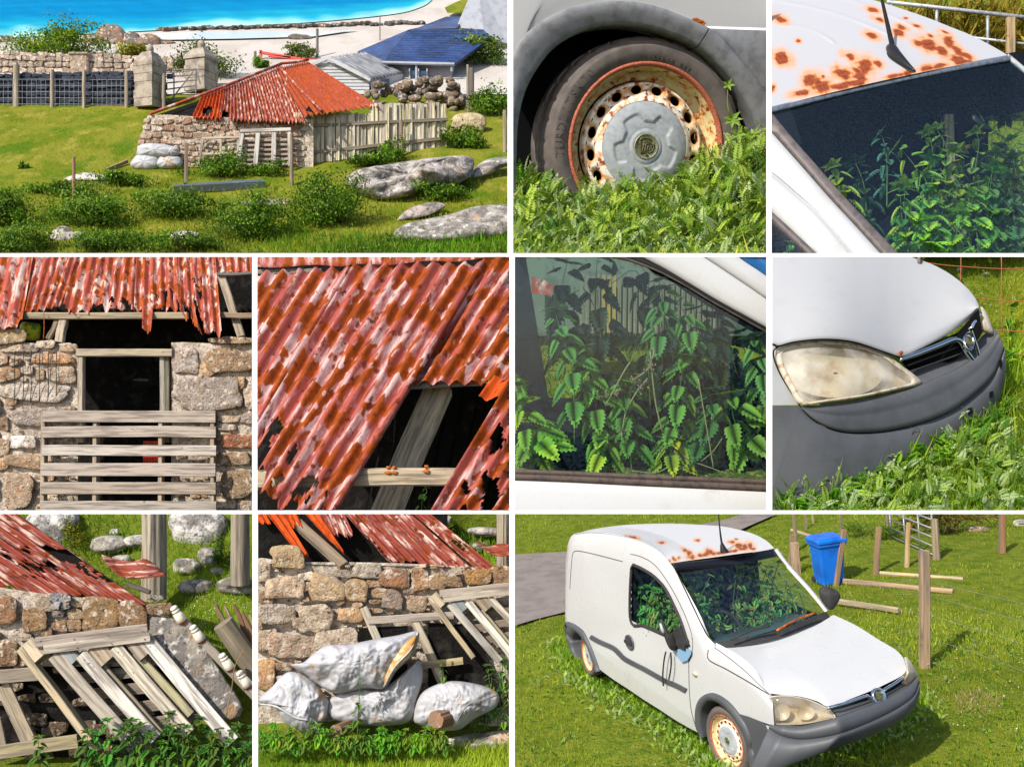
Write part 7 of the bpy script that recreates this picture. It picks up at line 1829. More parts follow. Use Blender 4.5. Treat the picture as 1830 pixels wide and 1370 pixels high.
 griffin(bg, bc + ax * .012, ax, up, .045, m_badge_dark)
 P2 = [ze(*p) for p in ((1462,250), (1500,262), (1550,330), (1590,420), (1570,480), (1500,548), (1435,515), (1475,430), (1480,330))]
 O = cr(P2,40, closed=True); c = O.mean(0); dd = frontdep(1618) - .0
 rows = [G3(c + (O - c) * f, dd + o + (O[:, 0] - 1618) * .004 * f) for f, o in ((1,.08), (.98,-.02), (.8,-.06), (.4,-.09), (.02,-.09))]
 G().grid(np.stack(rows, 0), cv=True).build('headlight', m_lens_rim, t, True)
 # ---- front wing cladding behind the bumper
 Wp = [(1322,1274), (1340,1279), (1360,1287), (1377,1293), (1384,1302), (1388,1320), (1388,1400), (1356,1400), (1353,1368), (1349,1340), (1343,1315), (1333,1292)]
 G().add(skin(Wp, .012), [tuple(range(len(Wp)))]).build('wing_cladding', m_bumper, t)
 # ---- wheels and arches
 m_rs = pm('rust_edged_steel', 'Col', [(lin(206,140,60), 22,8,.5,.64, 'obj', (1,1,1), .7), (lin(130,60,22), 30,8,.57,.66, 'obj')], rough=.6)
 cF, cR = X(0,.76,.29), X(-2.715,.76,.29)
 cF = side.at(np.float64(1297), np.float64(1324)) - sn * .02; cR = side.at(np.float64(1046.5), np.float64(1172)) - sn * .03
 wheel(t, cF, nrm(sn + .06 * fwd), .295, False, m_rs); wheel(t, cR, nrm(sn - .12 * fwd), .215, False, m_rs)
 oF = [(1254,1316), (1246,1292), (1246,1266), (1252,1249), (1262,1240), (1273,1237), (1286,1241), (1300,1250), (1312,1262), (1322,1275), (1334,1292), (1344,1315), (1350,1340), (1354,1370)]
 iF = [(1259,1316), (1254,1292), (1255,1270), (1261,1258), (1268,1252), (1277,1252), (1288,1257), (1299,1266), (1310,1279), (1320,1293), (1330,1312), (1337,1335), (1341,1360), (1342,1372)]
 oR = [(1030,1172), (1018,1150), (1013,1130), (1013,1111), (1024,1113), (1034,1119), (1044,1128), (1055,1150), (1066,1178), (1073,1198)]
 iR = [(1034,1174), (1026,1158), (1024,1144), (1025,1135), (1029,1130), (1035,1131), (1043,1141), (1053,1160), (1061,1184), (1066,1200)]
 for k, (oo, ii, cc, rd) in enumerate(((oF, iF, cF, .38), (oR, iR, cR, .25))):
  oo, ii = cr(oo, 50), cr(ii, 50)
  G().grid(np.stack([skin(oo, .0), skin(oo, .022), skin(oo + (ii - oo) * .45,.034), skin(oo + (ii - oo) * .9,.022), skin(ii, .0), skin(ii, -.16)], 0)).build('wheel_arch_trim', m_bumper, t, True)
  a = np.linspace(0,2 * math.pi, 40)
  G().grid(np.stack([cc + (up * np.cos(a)[:, None] + fwd * np.sin(a)[:, None]) * r_ - sn * o for r_, o in ((rd, .08), (rd, .3), (.01,.3))], 0)).build('wheel_housing', m_black, t)
 # ---- side details
 def strip(pts, w, off, name, mat, nn=40):
  P = cr(pts, nn); tgt = nrm(np.gradient(P, axis=0)); nr_ = np.stack([-tgt[:, 1], tgt[:, 0]], -1)
  a_ = skin(P + nr_ * w / 2, off); b_ = skin(P - nr_ * w / 2, off)
  G().grid(np.stack([a_ - sn * off * .9, a_, b_, b_ - sn * off * .9], 0)).build(name, mat, t)
 strip([zb(*p) for p in ((258,990), (330,1030), (440,1080), (490,1125), (545,1175), (700,1255), (850,1340), (880,1355)) ], 7,.016, 'rub_strip', m_bumper)
 strip([(1193,1217), (1210,1224), (1227,1233)], 7.5,.016, 'rub_strip', m_bumper, 12)
 gap = lambda pts, w=.004, nn=30: G().tube(skin(cr(pts, nn), .001), w, 5).build('panel_gap', pm('grey_gap', lin(70,68,66), rough=.9), t)
 gap([zb(*p) for p in ((85,600), (95,440), (105,330), (120,296), (160,292), (300,322), (515,378))])
 gap([zb(*p) for p in ((580,318), (640,330), (730,370), (800,430), (880,540), (960,680), (1030,830), (1080,980), (1085,1090), (1062,1190))], .0035)
 gap([(1231,1176), (1232,1230), (1236,1270), (1246,1305)], .004)
 gap([(1266,1160), (1267,1178), (1300,1196), (1340,1219), (1374,1240)], .005)
 # door handle
 hc = skin([(1126,1147)])[0]
 a = np.linspace(0,2 * math.pi, 24, endpoint=False)
 rr = [hc + (fwd * np.cos(a)[:, None] * .085 * f + up * np.sin(a)[:, None] * .075 * f) + sn * o for f, o in ((1,-.01), (1,.012), (.85,.016), (.7,.006), (.02,.002))]
 hd_ = G().grid(np.stack(rr, 0), cv=True).build('door_handle', m_bumper, t, True)
 G().bar(hc - fwd * .07 + sn * .02, hc + fwd * .07 + sn * .02,.03,.02, up, n=2).build('pull', m_dark, hd_)
 ic = skin([(1243,1204)])[0]; inflate_ = [ic + (fwd * np.cos(a)[:, None] * .035 * f + up * np.sin(a)[:, None] * .022 * f) + sn * o for f, o in ((1,0), (.9,.012), (.02,.016))]
 G().grid(np.stack(inflate_, 0), cv=True).build('side_indicator', m_lens_rim, t, True)
 fc = skin([(1018,1090)])[0]
 # side window
 wl = [tuple(p) for p in win]
 G().add(skin(wl, -.012), [tuple(range(len(wl)))]).build('side_window', m_glass_side, t)
 G().tube(np.vstack([skin(cr(wl, 70, closed=True), .004), skin([wl[0]], .004)]), .016,6).build('window_seal', m_dark, t, True)
 tri = [(1213,1118), (1220,1120), (1231,1150), (1230,1160), (1222,1156), (1208,1145)]
 G().slab(skin(tri, .012), sn * .03).build('mirror_base', m_dark, t)
 # broken door mirror hanging by its cables
 mr = [zb(*p) for p in ((815,860), (830,845), (850,865), (880,930), (930,990), (955,1050), (950,1100), (910,1100), (880,1060), (845,970), (825,930))]
 O = cr(mr, 40, closed=True); c = O.mean(0); d0 = skin([tuple(c)])[0][1] - .16
 rows = [G3(c + (O - c) * f, d0 + o) for f, o in ((.02,.1), (.8,.09), (1,.03), (1,-.02), (.9,-.05), (.02,-.06))]
 G().grid(np.stack(rows, 0), cv=True).build('door_mirror', m_dark, t, True)
 wt = [zb(*p) for p in ((815,880), (835,890), (858,950), (850,965), (835,955), (822,925))]; O = cr(wt, 20, closed=True); c = O.mean(0)
 rows = [G3(c + (O - c) * f, d0 - o) for f, o in ((1,.03), (1,.06), (.8,.075), (.02,.08))]; G().grid(np.stack(rows, 0), cv=True).build('mirror_cap', m_white, t, True)
 bl = [zb(*p) for p in ((960,1090), (1050,1080), (1090,1100), (1090,1130), (1060,1180), (1015,1195), (985,1160))]
 G().slab(skin(bl, .02), sn * .004).build('mirror_glass', pm('blue_plastic', lin(120,156,186), rough=.25), t)
 for pts in ([(905,1105), (890,1180), (880,1300), (885,1380)], [(945,1110), (950,1180), (945,1250), (930,1330)]):
  P = cr([zb(*p) for p in pts], 14); G().tube(skin(P, .05), .008,6).build('mirror_cable', m_dark, t, True)
 # far mirror
 fm = [(1463,1056), (1472,1047), (1488,1050), (1502,1063), (1494,1082), (1484,1089), (1470,1075)]
 O = cr(fm, 36, closed=True); c = O.mean(0); d0 = SC_[14,-1][1] - .1
 rows = [G3(c + (O - c) * f, d0 + o) for f, o in ((.02,.12), (.8,.1), (1,.03), (1,-.03), (.88,-.06), (.02,-.06))]
 G().grid(np.stack(rows, 0), cv=True).build('door_mirror', m_dark, t, True)
 # aerial
 b0 = G3(np.array([1293., 988.]), R[3,50][1] - .02); P = cr([(1297,990), (1293,982), (1289,965), (1286,940), (1283,905)], 20)
 G().tube(G3(P, np.full(20, b0[1]) - np.linspace(0,.04,20)), np.r_[np.linspace(.045,.02,5), np.linspace(.010,.003,15)], 8).build('aerial', m_black_trim, t, True)
 # ---- cabin and nettles inside
 back_in = [X(-1.35,.74,.5), X(-1.35,-.6,.5), X(-1.35,-.5,1.5), X(-1.35,.62,1.5)]
 G().slab(back_in, -fwd * .02).build('bulkhead', m_cabin, t)
 G().slab([X(-1.35,-.66,.5), X(-.35,-.66,.5), X(-.35,-.66,.92), X(-1.35,-.66,.98)], rgt * -.02).build('far_door', m_cabin, t)
 G().slab([X(-1.35,.7,.6), X(-.3,.7,.6), X(-.3,-.6,.6), X(-1.35,-.6,.6)], up * -.02).build('cabin_floor', m_cabin, t)
 G().slab([X(-3.2,-.55,.4), X(-1.36,-.55,.4), X(-1.36,-.55,1.4), X(-3.2,-.55,1.4)], rgt * -.02).build('load_bay_lining', m_cabin, t)
 G().slab([X(-3.2,.6,.4), X(-1.36,.6,.4), X(-1.36,-.55,.4), X(-3.2,-.55,.4)], up * -.02).build('load_bay_floor', m_cabin, t)
 ds = [SC_[-2, k] - scn * .06 for k in range(0,30,3)]; ds2 = [p - fwd * .35 - up * .06 for p in ds]; ds3 = [p - up * .35 for p in ds2]
 G().grid(np.stack([ds, ds2, ds3], 0)).build('dashboard', pm('dusty_dashboard', lin(72,88,84), rough=.7), t, True)
 r = np.random.default_rng(101)
 k = 0
 for lab0,(x0, x1), (y0, y1), cnt in (('seat', (-1.15,-.45), (-.45,.55), 44), ('door', (-1.28,-.6), (.42,.64), 20), ('back', (-1.3,-.95), (.1,.6), 12)):
  for i in range(cnt):
   x, y = r.uniform(x0, x1), r.uniform(y0, y1); hgt = r.uniform(1.2,1.55) - .2 * (x > -.7)
   lx = r.normal() * .06
   c_ = (r.uniform(90,160), r.uniform(150,200), r.uniform(70,110))
   nettle('nettle growing inside the cab of the abandoned van', X(x, y, .62), np.array([X(x + lx, y + lx, (.6 + hgt) / 2 + .1), X(x + lx * 2, y - lx, hgt)]), leaf=.095, pairs=6, seed=1000 + i + int(y0 * 100), group='nettles inside the van cab', col=c_, stemr=.006, droop=1.1, top=.5, face=.6)
 dk_ = [(1118,1000), (1180,1000), (1226,1060), (1240,1165), (1118,1125)]
 deep = lambda pts, d: (lambda P: P * (1 + d / P[:, 1:2]))(skin(pts))
 G().add(deep(dk_, .5), [tuple(range(5))]).build('seat_side', m_cabin, t)
 for i in range(15):
  u = r.uniform(1131,1212); vb_ = np.interp(u, [1128,1180,1230], [1112,1134,1156]); vt_ = np.interp(u, [1128,1180,1230], [1042,1062,1112]) + r.uniform(-8,22); of = r.uniform(.1,.3)
  Pn = deep([(u, vb_ + 12), (u + r.normal() * 3,(vb_ + vt_) / 2), (u + r.normal() * 5, vt_)], of)
  nettle('nettle filling the side window of the whole van', Pn[0], Pn[1:], leaf=.085, pairs=6, seed=1200 + i, group='nettles in the side window', col=(int(r.uniform(90,160)), int(r.uniform(140,190)), int(r.uniform(60,90))), stemr=.005, droop=1.1, top=.5, face=.6)
 a = np.linspace(0,2 * math.pi, 30); sc_ = X(-.62,.38,1.0); sx = rgt; sy = nrm(up * .8 + fwd * -.5)
 G().tube(sc_ + (sx * np.cos(a)[:, None] + sy * np.sin(a)[:, None]) * .19,.018,8).build('steering_wheel', m_dark, t, True)

 # ---- ground, road, weeds
 Uv, Vv = np.meshgrid(np.linspace(860,1900,60), np.linspace(905,1420,50))
 A = gnd.at(Uv, Vv); A = A + up * (.03 * wob(A, .5,1,3))[..., None]
 prop(G().grid(A).build('ground', m_soil, None, True), 'mown green and yellow turf under the van', kind='structure')
 m_road = pm('old_asphalt', lin(128,118,112), [(lin(108,100,96), 4,8,.42,.64, 'obj', (1,1,1), .8), (lin(150,138,128), 22,8,.58,.74, 'obj', (1,1,1), .5)], rough=.9, bump=(60,.4, 'obj', (1,1,1), .01))
 for L, lab in (([(880,998), (1016,990), (1150,962), (1300,932), (1345,918), (1362,905), (1430,905), (1400,918), (1340,944), (1300,962), (1200,1010), (1016,1098), (960,1112), (920,1124), (880,1134)], 'grey lane curving past the back of the van'),):
  P = np.array([(p[0], p[1]) for p in L]); Q_ = gnd.at(P[:, 0], P[:, 1]) + up * .05
  prop(G().add(Q_, [tuple(range(len(Q_)))]).build('road', m_road), lab, kind='structure')
 van_poly = np.array([(1011,1110), (1060,1195), (1250,1310), (1290,1360), (1345,1385), (1400,1365), (1500,1330), (1640,1250), (1640,1200), (1480,1100), (1380,985), (1030,955)], float)
 road_poly = np.array([(880,990), (1016,985), (1150,960), (1345,914), (1420,905), (1340,948), (1200,1012), (1016,1100), (880,1134)], float)
 def msk(u, v): return (~(inpoly(u, v, van_poly) | inpoly(u, v, road_poly))).astype(float)
 turf('grass', gnd, 910, 1860, 1010, 1420, 60000, 6, up, (98, 130, 18), (186, 188, 50), seed=102, label='short turf with yellow patches around the van', mask=msk, width=1.2)
 turf('grass', gnd, 910, 1860, 912, 1020, 16000, 4, up, (100, 132, 18), (180, 186, 50), seed=103, label='far turf beyond the van and the fence', mask=msk, width=1.6)
 # longer growth round the wheels and bumper
 r = np.random.default_rng(104); n = 2600
 foot = cr([(1000,1150), (1040,1195), (1070,1215), (1150,1265), (1240,1318), (1280,1366), (1340,1378), (1400,1358), (1480,1335), (1560,1312), (1630,1275), (1650,1240)], 200)
 k = r.integers(0,200, n); u = foot[k, 0] + r.normal(size=n) * 26 - 6; v = foot[k, 1] + np.abs(r.normal(size=n)) * 20 + 1
 P = gnd.at(u, v); m = P[:, 1] / F; P = P + up * (r.random(n) ** 2 * 16 * m)[:, None]
 forbs('silverweed', P, r.uniform(6, 15, n) * m, up, 105, silver=.3, lo=(74, 120, 16), hi=(170, 200, 70), label='leafy weeds growing up round the wheels and bumper of the whole van')
 n = 5000; k = r.integers(0,200, n); u = foot[k, 0] + r.normal(size=n) * 10; v = foot[k, 1] + np.abs(r.normal(size=n)) * 9; P = gnd.at(u, v); m = P[:, 1] / F
 scatter('grass', (BLADE[0] * np.array([.8, 1, 1]), BLADE[1]), P, frames(nrm(up + r.normal(size=(n, 3)) * .35), r.normal(size=(n, 3))), r.uniform(10, 28, n) * m, rand_green(n, (70, 118, 12), (160, 190, 40), 6), m_grass, label='longer grass at the sills of the whole van')
 n = 1300; u = r.uniform(930,1830, n); v = 1120 + 280 * r.random(n) ** .8; kk = msk(u, v) > 0; u, v = u[kk], v[kk]; P = gnd.at(u, v); m = P[:, 1] / F
 forbs('clover', P + up * (3 * m)[:, None], r.uniform(4, 9, len(u)) * m, up, 106, tmpl=NLEAF, silver=.1, lo=(70, 120, 16), hi=(140, 180, 50), label='low broad weeds in the turf near the camera')
 dry = lambda u, v: np.clip(1.3 - ((u - 1742) / 50) ** 2 - ((v - 1254) / 24) ** 2,0,1) * (.6 + .4 * np.sin(u * .4) * np.sin(v * .7))
 turf('dry_grass', gnd, 1680, 1810, 1222, 1290, 2600, 7, up, (176, 150, 100), (226, 200, 150), seed=107, label='patch of dry straw-coloured grass before the van nose', mask=dry, width=1.3, lean=1.2)
 # ---- fence, posts, bin, logs
 def post(lab, u, v, vt, w, col, lean=0.0, d=1.0, seed=0, sq=True):
  b = gnd.at(np.float64(u), np.float64(v)); m = b[1] / F; hgt = (v - vt) * m / max(.5, up[2]) * 1.02
  tp = b + up * hgt + np.array([lean * m, 0,0])
  if sq: G().bar(b - up * .05, tp, w * m, w * .9 * m, (1,0.1,0), n=5, warp=.008, col=lin(*col), k=seed).build('fence_post', m_wood, None, False, lab, 'post', 'fence posts around the paddock')
  else: log_post('fence_post', lab, b - up * .05, tp, w * m / 2, col=col, seed=seed, group='fence posts around the paddock')
 post('square wooden post with wires standing beside the van nose', 1653,1192,985,16.5,(178,150,120), 14, seed=1)
 post('short square post right behind the windscreen pillar', 1425,1025,970,13,(196,164,130), -1, seed=2)
 post('leaning thin post behind the short square post', 1413,1008,956,10,(170,140,100), 8, seed=3)
 post('leaning post propped before the blue bin', 1493,1045,947,9,(172,132,96), 24, seed=4)
 post('leaning post between bin and gate', 1565,1028,942,9,(160,130,96), 12, seed=5)
 post('thin post before the sheep gate', 1620,1016,934,7,(186,150,96), 9, seed=6)
 post('round grey gatepost at the end of the sheep gate', 1674,1002,928,14,(160,140,112), 1, seed=7, sq=False)
 post('gatepost at the hinge end of the sheep gate', 1589,962,916,9,(186,160,126), 0, seed=8)
 post('brown post standing alone near the far edge', 1791,990,905,13,(150,110,76), 6, seed=9, sq=False)
 post('distant thin post above the bin', 1505,952,914,5,(160,146,100), 0, seed=10); post('distant thin post by the lane end', 1440,946,912,4,(160,146,100), 0, seed=11); post('second distant thin post by the lane end', 1453,936,912,4,(166,150,106), 0, seed=12)
 post('upright post just behind the thin leaning one', 1424,985,914,6,(150,130,100), 0, seed=13)
 gt = thing('sheep_gate', 'galvanised tube sheep gate between two posts', 'gate', gnd.at(np.float64(1630), np.float64(985)))
 p0, p1 = gnd.at(np.float64(1592), np.float64(964)), gnd.at(np.float64(1672), np.float64(1000)); m_g = p0[1] / F
 for i in range(8):
  h = .06 + i * .125; G().tube([p0 + up * h, p1 + up * h], .012,6).build('rail', m_wire, gt, True)
 for f in (.02,.35,.68,.98): G().tube([p0 + (p1 - p0) * f + up * .04, p0 + (p1 - p0) * f + up * .96], .013,6).build('upright', m_wire, gt, True)
 # wheelie bin
 bn = thing('wheelie_bin', 'bright blue wheelie bin standing behind the van', 'bin', gnd.at(np.float64(1483), np.float64(1040)))
 m_blue = pm('blue_bin_plastic', lin(16,104,206), [(lin(12,84,176), 3,5,.45,.65, 'obj')], rough=.4, spec=.4)
 bb = gnd.at(np.float64(1482), np.float64(1041)); m = bb[1] / F
 bx = nrm(np.array([.97,.2,.05]) - up * (np.array([.97,.2,.05]) @ up)); by_ = np.cross(up, bx)
 def ringb(h, w, d, o=0): return [bb + up * h * m + bx * sx * w * m / 2 + by_ * (sy * d * m / 2 + o * m) for sx, sy in ((-1,-1), (-.9,-1.05), (.9,-1.05), (1,-1), (1,.9), (.9,1), (-.9,1), (-1,.9))]
 R_ = [ringb(h, w, d) for h, w, d in ((0,36,30), (3,40,34), (60,46,40), (70,48,42), (72,54,48), (77,54,48), (77,50,44))]
 g = G().grid(np.array(R_), cv=True); g.add(np.array(R_[0]), [tuple(range(8))]); g.build('body', m_blue, bn)
 R_ = [ringb(h, w, d) for h, w, d in ((78,50,44), (78,57,52), (82,57,52), (86,48,42), (87,20,16))]
 g = G().grid(np.array(R_), cv=True); g.add(np.array(R_[-1]), [tuple(range(8))]); lid = g.build('lid', m_blue, bn)
 G().tube([bb + up * 80 * m + bx * -20 * m + by_ * 27 * m, bb + up * 80 * m + bx * 20 * m + by_ * 27 * m], 2 * m, 8).build('handle', m_blue, lid)
 for sx in (-1,1): G().lathe([(.1 * m, -2 * m), (6 * m, -2 * m), (6 * m, 2 * m), (.1 * m, 2 * m)], bb + up * 6 * m + bx * sx * 21 * m + by_ * 16 * m, bx, n=16).build('wheel', m_dark, bn)
 # logs lying on the turf
 for lab, a, b, rr, col in (('short weathered log nearest the van mirror', (1498,1080), (1607,1096), 5.5,(196,176,140)), ('long log lying behind the short one', (1508,1043), (1704,1062), 5,(186,156,120)), ('pale straight log farthest back on the turf', (1573,1028), (1722,1038), 4,(206,186,140)), ('grey rail lying behind the leaning posts', (1415,950), (1455,962), 3,(176,150,120))):
  A_ = gnd.at(np.float64(a[0]), np.float64(a[1])); B_ = gnd.at(np.float64(b[0]), np.float64(b[1])); m = A_[1] / F
  log_post('log', lab, A_ + up * rr * m, B_ + up * rr * m, rr * m, cat='log', col=col, seed=int(a[0]), group='logs on the turf')
 wf = thing('wire_fence', 'thin stock wire strung from the square post across the turf', 'fence', gnd.at(np.float64(1660), np.float64(1190)))
 for dv in (0,26,60,100,140):
  P = cr([(1600,1040 + dv * .8), (1655,1038 + dv), (1760,1062 + dv * 1.1), (1880,1090 + dv * 1.3)], 20)
  d0 = gnd.at(np.float64(1653), np.float64(1192))[1]; G().tube(G3(P, np.full(20, d0) + np.linspace(.3,-.8,20)), .0018,5).build('strand', m_wire, wf)
 bush('sedge_clump', 'dark tussock of sedge behind the sheep gate', 'bush', gnd.at(np.float64(1690), np.float64(950)) + up * .3, np.array([.75,.4,.42]), 1600,.16,41,(48,60,14), (150,130,50), tm=(BLADE[0] * np.array([1.6,1,1]), BLADE[1]))
 bush('rush_clump', 'small green tussock behind the blue bin', 'bush', gnd.at(np.float64(1560), np.float64(962)) + up * .12, np.array([.5,.25,.2]), 900,.1,42,(50,86,16), (120,150,40), tm=BLADE)
 for i, (lab, u, v, w) in enumerate((('pale boulder lying on the far turf', 1747,945,17), ('grey stone at the far edge by the wall', 1830,935,20))):
  p = gnd.at(np.float64(u), np.float64(v)); m = p[1] / F; boulder('rock', lab, p, np.array([w, w * .6, w * .35]) * m, 43 + i, (206,196,186))
 # tiny pale flowers on the turf right of the van
 r = np.random.default_rng(46); n = 260; u = r.uniform(1500,1840, n); v = r.uniform(1040,1330, n); kk = msk(u, v) > 0; u, v = u[kk], v[kk]; P = gnd.at(u, v) + up * .05
 scatter('daisies', (np.array([(-.5, 0, 0), (0, -.5, .3), (.5, 0, 0), (0, .5, .3)]), np.array([(0, 1, 2, 3)])), P, frames(np.tile(up, (len(u), 1)) + r.normal(size=(len(u), 3)) * .3), np.full(len(u), .016), np.tile(lin(226, 222, 200), (len(u), 1)), m_leaf, label='tiny pale flowers dotting the turf right of the van')
view10()

# ================================================================== view 1: ruined barn above a turquoise bay
def view1():
 panel(1)
 iY = lambda v: 1.0 / (.0142 + 3.77e-5 * np.asarray(v, float))
 def g(u, v, dv=0.0):
  """point on the sloping land seen at pixel (u,v)"""
  Y = iY(v); u = np.asarray(u, float); return np.stack(np.broadcast_arrays((u - CU) / F * Y, Y, (CV - np.asarray(v, float)) / F * Y), -1)
 up = nrm(np.cross(g(900,300) - g(100,300), g(400,100) - g(400,400)));
 if up[2] < 0: up = -up
 gp = Plane(g(400,300), up)
 def st(u, v, vt):
  """point standing above ground pixel (u,v), reaching pixel height vt"""
  b = g(u, v); return np.stack([b[..., 0], b[..., 1], (CV - np.asarray(vt, float)) / F * b[..., 1]], -1)
 mm = lambda v: iY(v) / F
 def at(u, v, vb, o=0.0):   # pixel (u,v) at the distance of ground line vb, o metres farther
  Y = iY(vb) + o; u = np.asarray(u, float); return np.stack(np.broadcast_arrays((u - CU) / F * Y, Y, (CV - np.asarray(v, float)) / F * Y), -1)
 # ---- sea, beach, land
 m_sea = pm('turquoise_sea', 'Col', rough=.9, spec=.02, bump=(3,.25, 'obj', (1,.4,1), .05))
 m_sand = pm('white_shell_sand', lin(180,173,166), [(lin(164,153,144), .6,7,.45,.65, 'obj', (1,.3,1), .7)], rough=.95, spec=.05)
 m_shallow = pm('wet_sand', lin(150,168,178), [(lin(176,176,172), .5,6,.42,.62, 'obj', (1,.25,1), .9)], rough=.3, spec=.3)
 def sheetp(name, pts, off, mat, lab):
  P = np.array(pts, float); prop(G().add(g(P[:, 0], P[:, 1]) + up * off, [tuple(range(len(P)))]).build(name, mat), lab, kind='structure')
 U, V = np.meshgrid(np.linspace(-60,930,70), np.linspace(120,480,50))
 A = g(U, V); A = A + up * (.08 * wob(A, .12,1,3) * np.clip((V - 190) / 60,.1,1))[..., None]
 m_field = pm('grazed_field', lin(118,120,38), [(lin(96,108,24), 1.1,9,.42,.62, 'obj', (1,.5,1)), (lin(146,134,60), 1.6,9,.52,.68, 'obj', (1,.5,1), .8), (lin(64,100,10), .5,7,.5,.62, 'obj', (1,.5,1), .8)], rough=.95, spec=.05, bump=(9,.8, 'obj', (1,1,1), .1))
 prop(G().grid(A).build('field', m_field, None, True), 'sunlit green and ochre grazing field', kind='structure')
 sh_ = cr([(-60,76), (0,72), (200,62), (420,50), (560,43), (700,29), (752,16), (772,2), (784,-20), (790,-60)], 120)
 f_ = np.linspace(0,1,40)[:, None]; U = sh_[None, :, 0] + 0 * f_; V = sh_[None, :, 1] + (-62 - sh_[None, :, 1]) * f_
 dist = np.clip((sh_[None, :, 1] - V) / 34 + .25 * wob(np.stack([U, V * 4, U * 0], -1), .004,1,3), 0,1)[..., None]
 st_ = .06 * wob(np.stack([U, V * 9, U * 0], -1), .012,2,3)[..., None]
 sc_ = np.array(lin(150,196,196)) * (1 - np.clip(dist * 3.2,0,1)) + np.clip(dist * 3.2,0,1) * (np.array(lin(30,156,176)) * (1 - dist) + np.array(lin(0,112,160)) * dist)
 prop(G().grid(g(U, V) + up * .10, np.clip(sc_ * (1 + 2 * st_), 0,1)).build('sea', m_sea, None, True), 'turquoise sea in the bay', kind='structure')
 sheetp('beach', [(-60,60), (200,56), (420,44), (700,24), (755,10), (772,-60), (960,-60), (960,170), (-60,170)], .04, m_sand, 'white sand beach behind the barn')
 sheetp('shallows', [(270,64), (420,60), (560,60), (640,58), (560,70), (420,74), (300,76), (260,74)], .13, m_shallow, 'wet sand and shallows behind the reef')
 # reef: a line of dark rocks
 r = np.random.default_rng(10)
 for i in range(64):
  u = 290 + i * 7.4 + r.normal() * 2; v = 57 - (u - 290) * .026 + r.normal() * .8; m = mm(v)
  boulder('reef_rock', 'dark weedy rock in the reef line between sea and beach', g(u, v) + up * .1, np.array([r.uniform(5,9), r.uniform(4,8), r.uniform(2.4,5)]) * m, 700 + i, (70,58,56), group='rocks of the reef', n=8)
 # headland
 sheetp('headland', [(795,30), (810,22), (828,14), (850,8), (870,8), (870,40), (800,40)], .5, m_field, 'small green headland behind the slate roofs')
 # ---- rocks and bushes behind the field wall
 for lab, u, v, w, h, s in (('big brown outcrop beyond the field wall', 200,76,26,30,1), ('dark rounded outcrop beside the big brown one', 236,78,16,22,2), ('low tan rock at the beach edge', 264,79,22,14,3), ('flat dark rock on the sand', 300,79,14,4,4), ('low flat rock lying on the white sand', 536,70,20,6,5), ('dark shore rocks at the picture edge', 8,74,22,9,6), ('reddish rock behind the big bush', 172,78,18,14,7)):
  m = mm(v); boulder('rock', lab, g(u, v), np.array([w, w * .7, h]) * m, 20 + s, (150,118,96) if s in (1,3,7) else (112,100,92))
 def bsh(lab, u, v, w, h, n, s, lo=(44,84,14), hi=(126,160,40), lf=5, name='bush'):
  m = mm(v); bush(name, lab, 'bush', g(u, v) + up * h * .5 * m, np.array([w * 1.12, w * .6, h * .8]) * m, int(n * 1.35), lf * m, s, lo, hi, up=up)
 bsh('big bright green bush behind the field wall', 110,104,92,54,4200,1,(56,98,10), (150,176,40))
 bsh('small yellowish bush between the gate pillars and the big bush', 245,106,36,26,1100,2,(96,104,16), (178,168,44))
 bsh('grey green willow behind the right gate pillar', 372,138,62,60,2400,3,(60,84,30), (136,148,74))
 bsh('low shrub behind the red gable', 535,104,36,22,900,4,(70,90,30), (140,150,80))
 bsh('green shrub against the red ridge end', 470,122,18,20,600,5,(60,110,20), (130,170,40))
 bsh('round green bush beside the slate house', 860,116,42,46,2200,6,(50,90,16), (140,160,50))
 # ---- field wall, gate pillars, wire fence, gate
 def rwall(name, lab, u0, u1, vb0, vb1, vt0, vt1, col, seed, sh=9, sw=13, depth=.5):
  t = thing(name, lab, 'wall', g((u0 + u1) / 2,(vb0 + vb1) / 2)); r = np.random.default_rng(seed)
  uu = np.linspace(u0, u1,30); vb = np.linspace(vb0, vb1,30); vt = np.linspace(vt0, vt1,30)
  f_ = lambda f, o: at(uu, vb + (vt - vb) * f, vb) + np.array([0, o, 0])
  G().grid(np.stack([f_(-.05,0), f_(.5,0), f_(.96,0), f_(.97,.5), f_(0,.55)], 0), lin(*col)).build('core', pm('wall_core_%d' % seed, tuple(.55 * c for c in lin(*col)), [(lin(*[int(c * .5) for c in col]), 4,8,.4,.6, 'obj')], rough=.95, bump=(9,1, 'obj', (1,1,1), .15)), t)
  v_ = 0
  H = abs(vb0 - vt0); nr = max(1, int(H / sh))
  for k in range(nr + 1):
   u = u0 - r.uniform(0, sw)
   while u < u1:
    w = sw * r.uniform(.7,1.4); f = (u + w / 2 - u0) / (u1 - u0)
    if f > 1.02: break
    b, tt = vb0 + (vb1 - vb0) * f, vt0 + (vt1 - vt0) * f
    vv = b + (tt - b) * (k + .5) / nr if k < nr else tt - 1
    hh = H / nr * (1 if k < nr else .8); m = iY(b) / F
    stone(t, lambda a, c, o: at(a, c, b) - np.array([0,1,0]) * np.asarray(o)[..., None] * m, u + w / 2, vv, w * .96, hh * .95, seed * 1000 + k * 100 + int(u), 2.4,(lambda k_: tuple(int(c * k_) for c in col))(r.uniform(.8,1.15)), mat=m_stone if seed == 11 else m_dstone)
    u += w
  return t
 m_dstone = pm('shade_toned_stone', 'Col', [(lin(50,54,64), 4,9,.42,.62, 'obj', (1,1,1), .8), (lin(110,112,118), 7,9,.6,.7, 'obj', (1,1,1), .5)], rough=.9, spec=.1, bump=(12,1, 'obj', (1,1,1), .06))  # shade on the field wall put into a darker stone colour
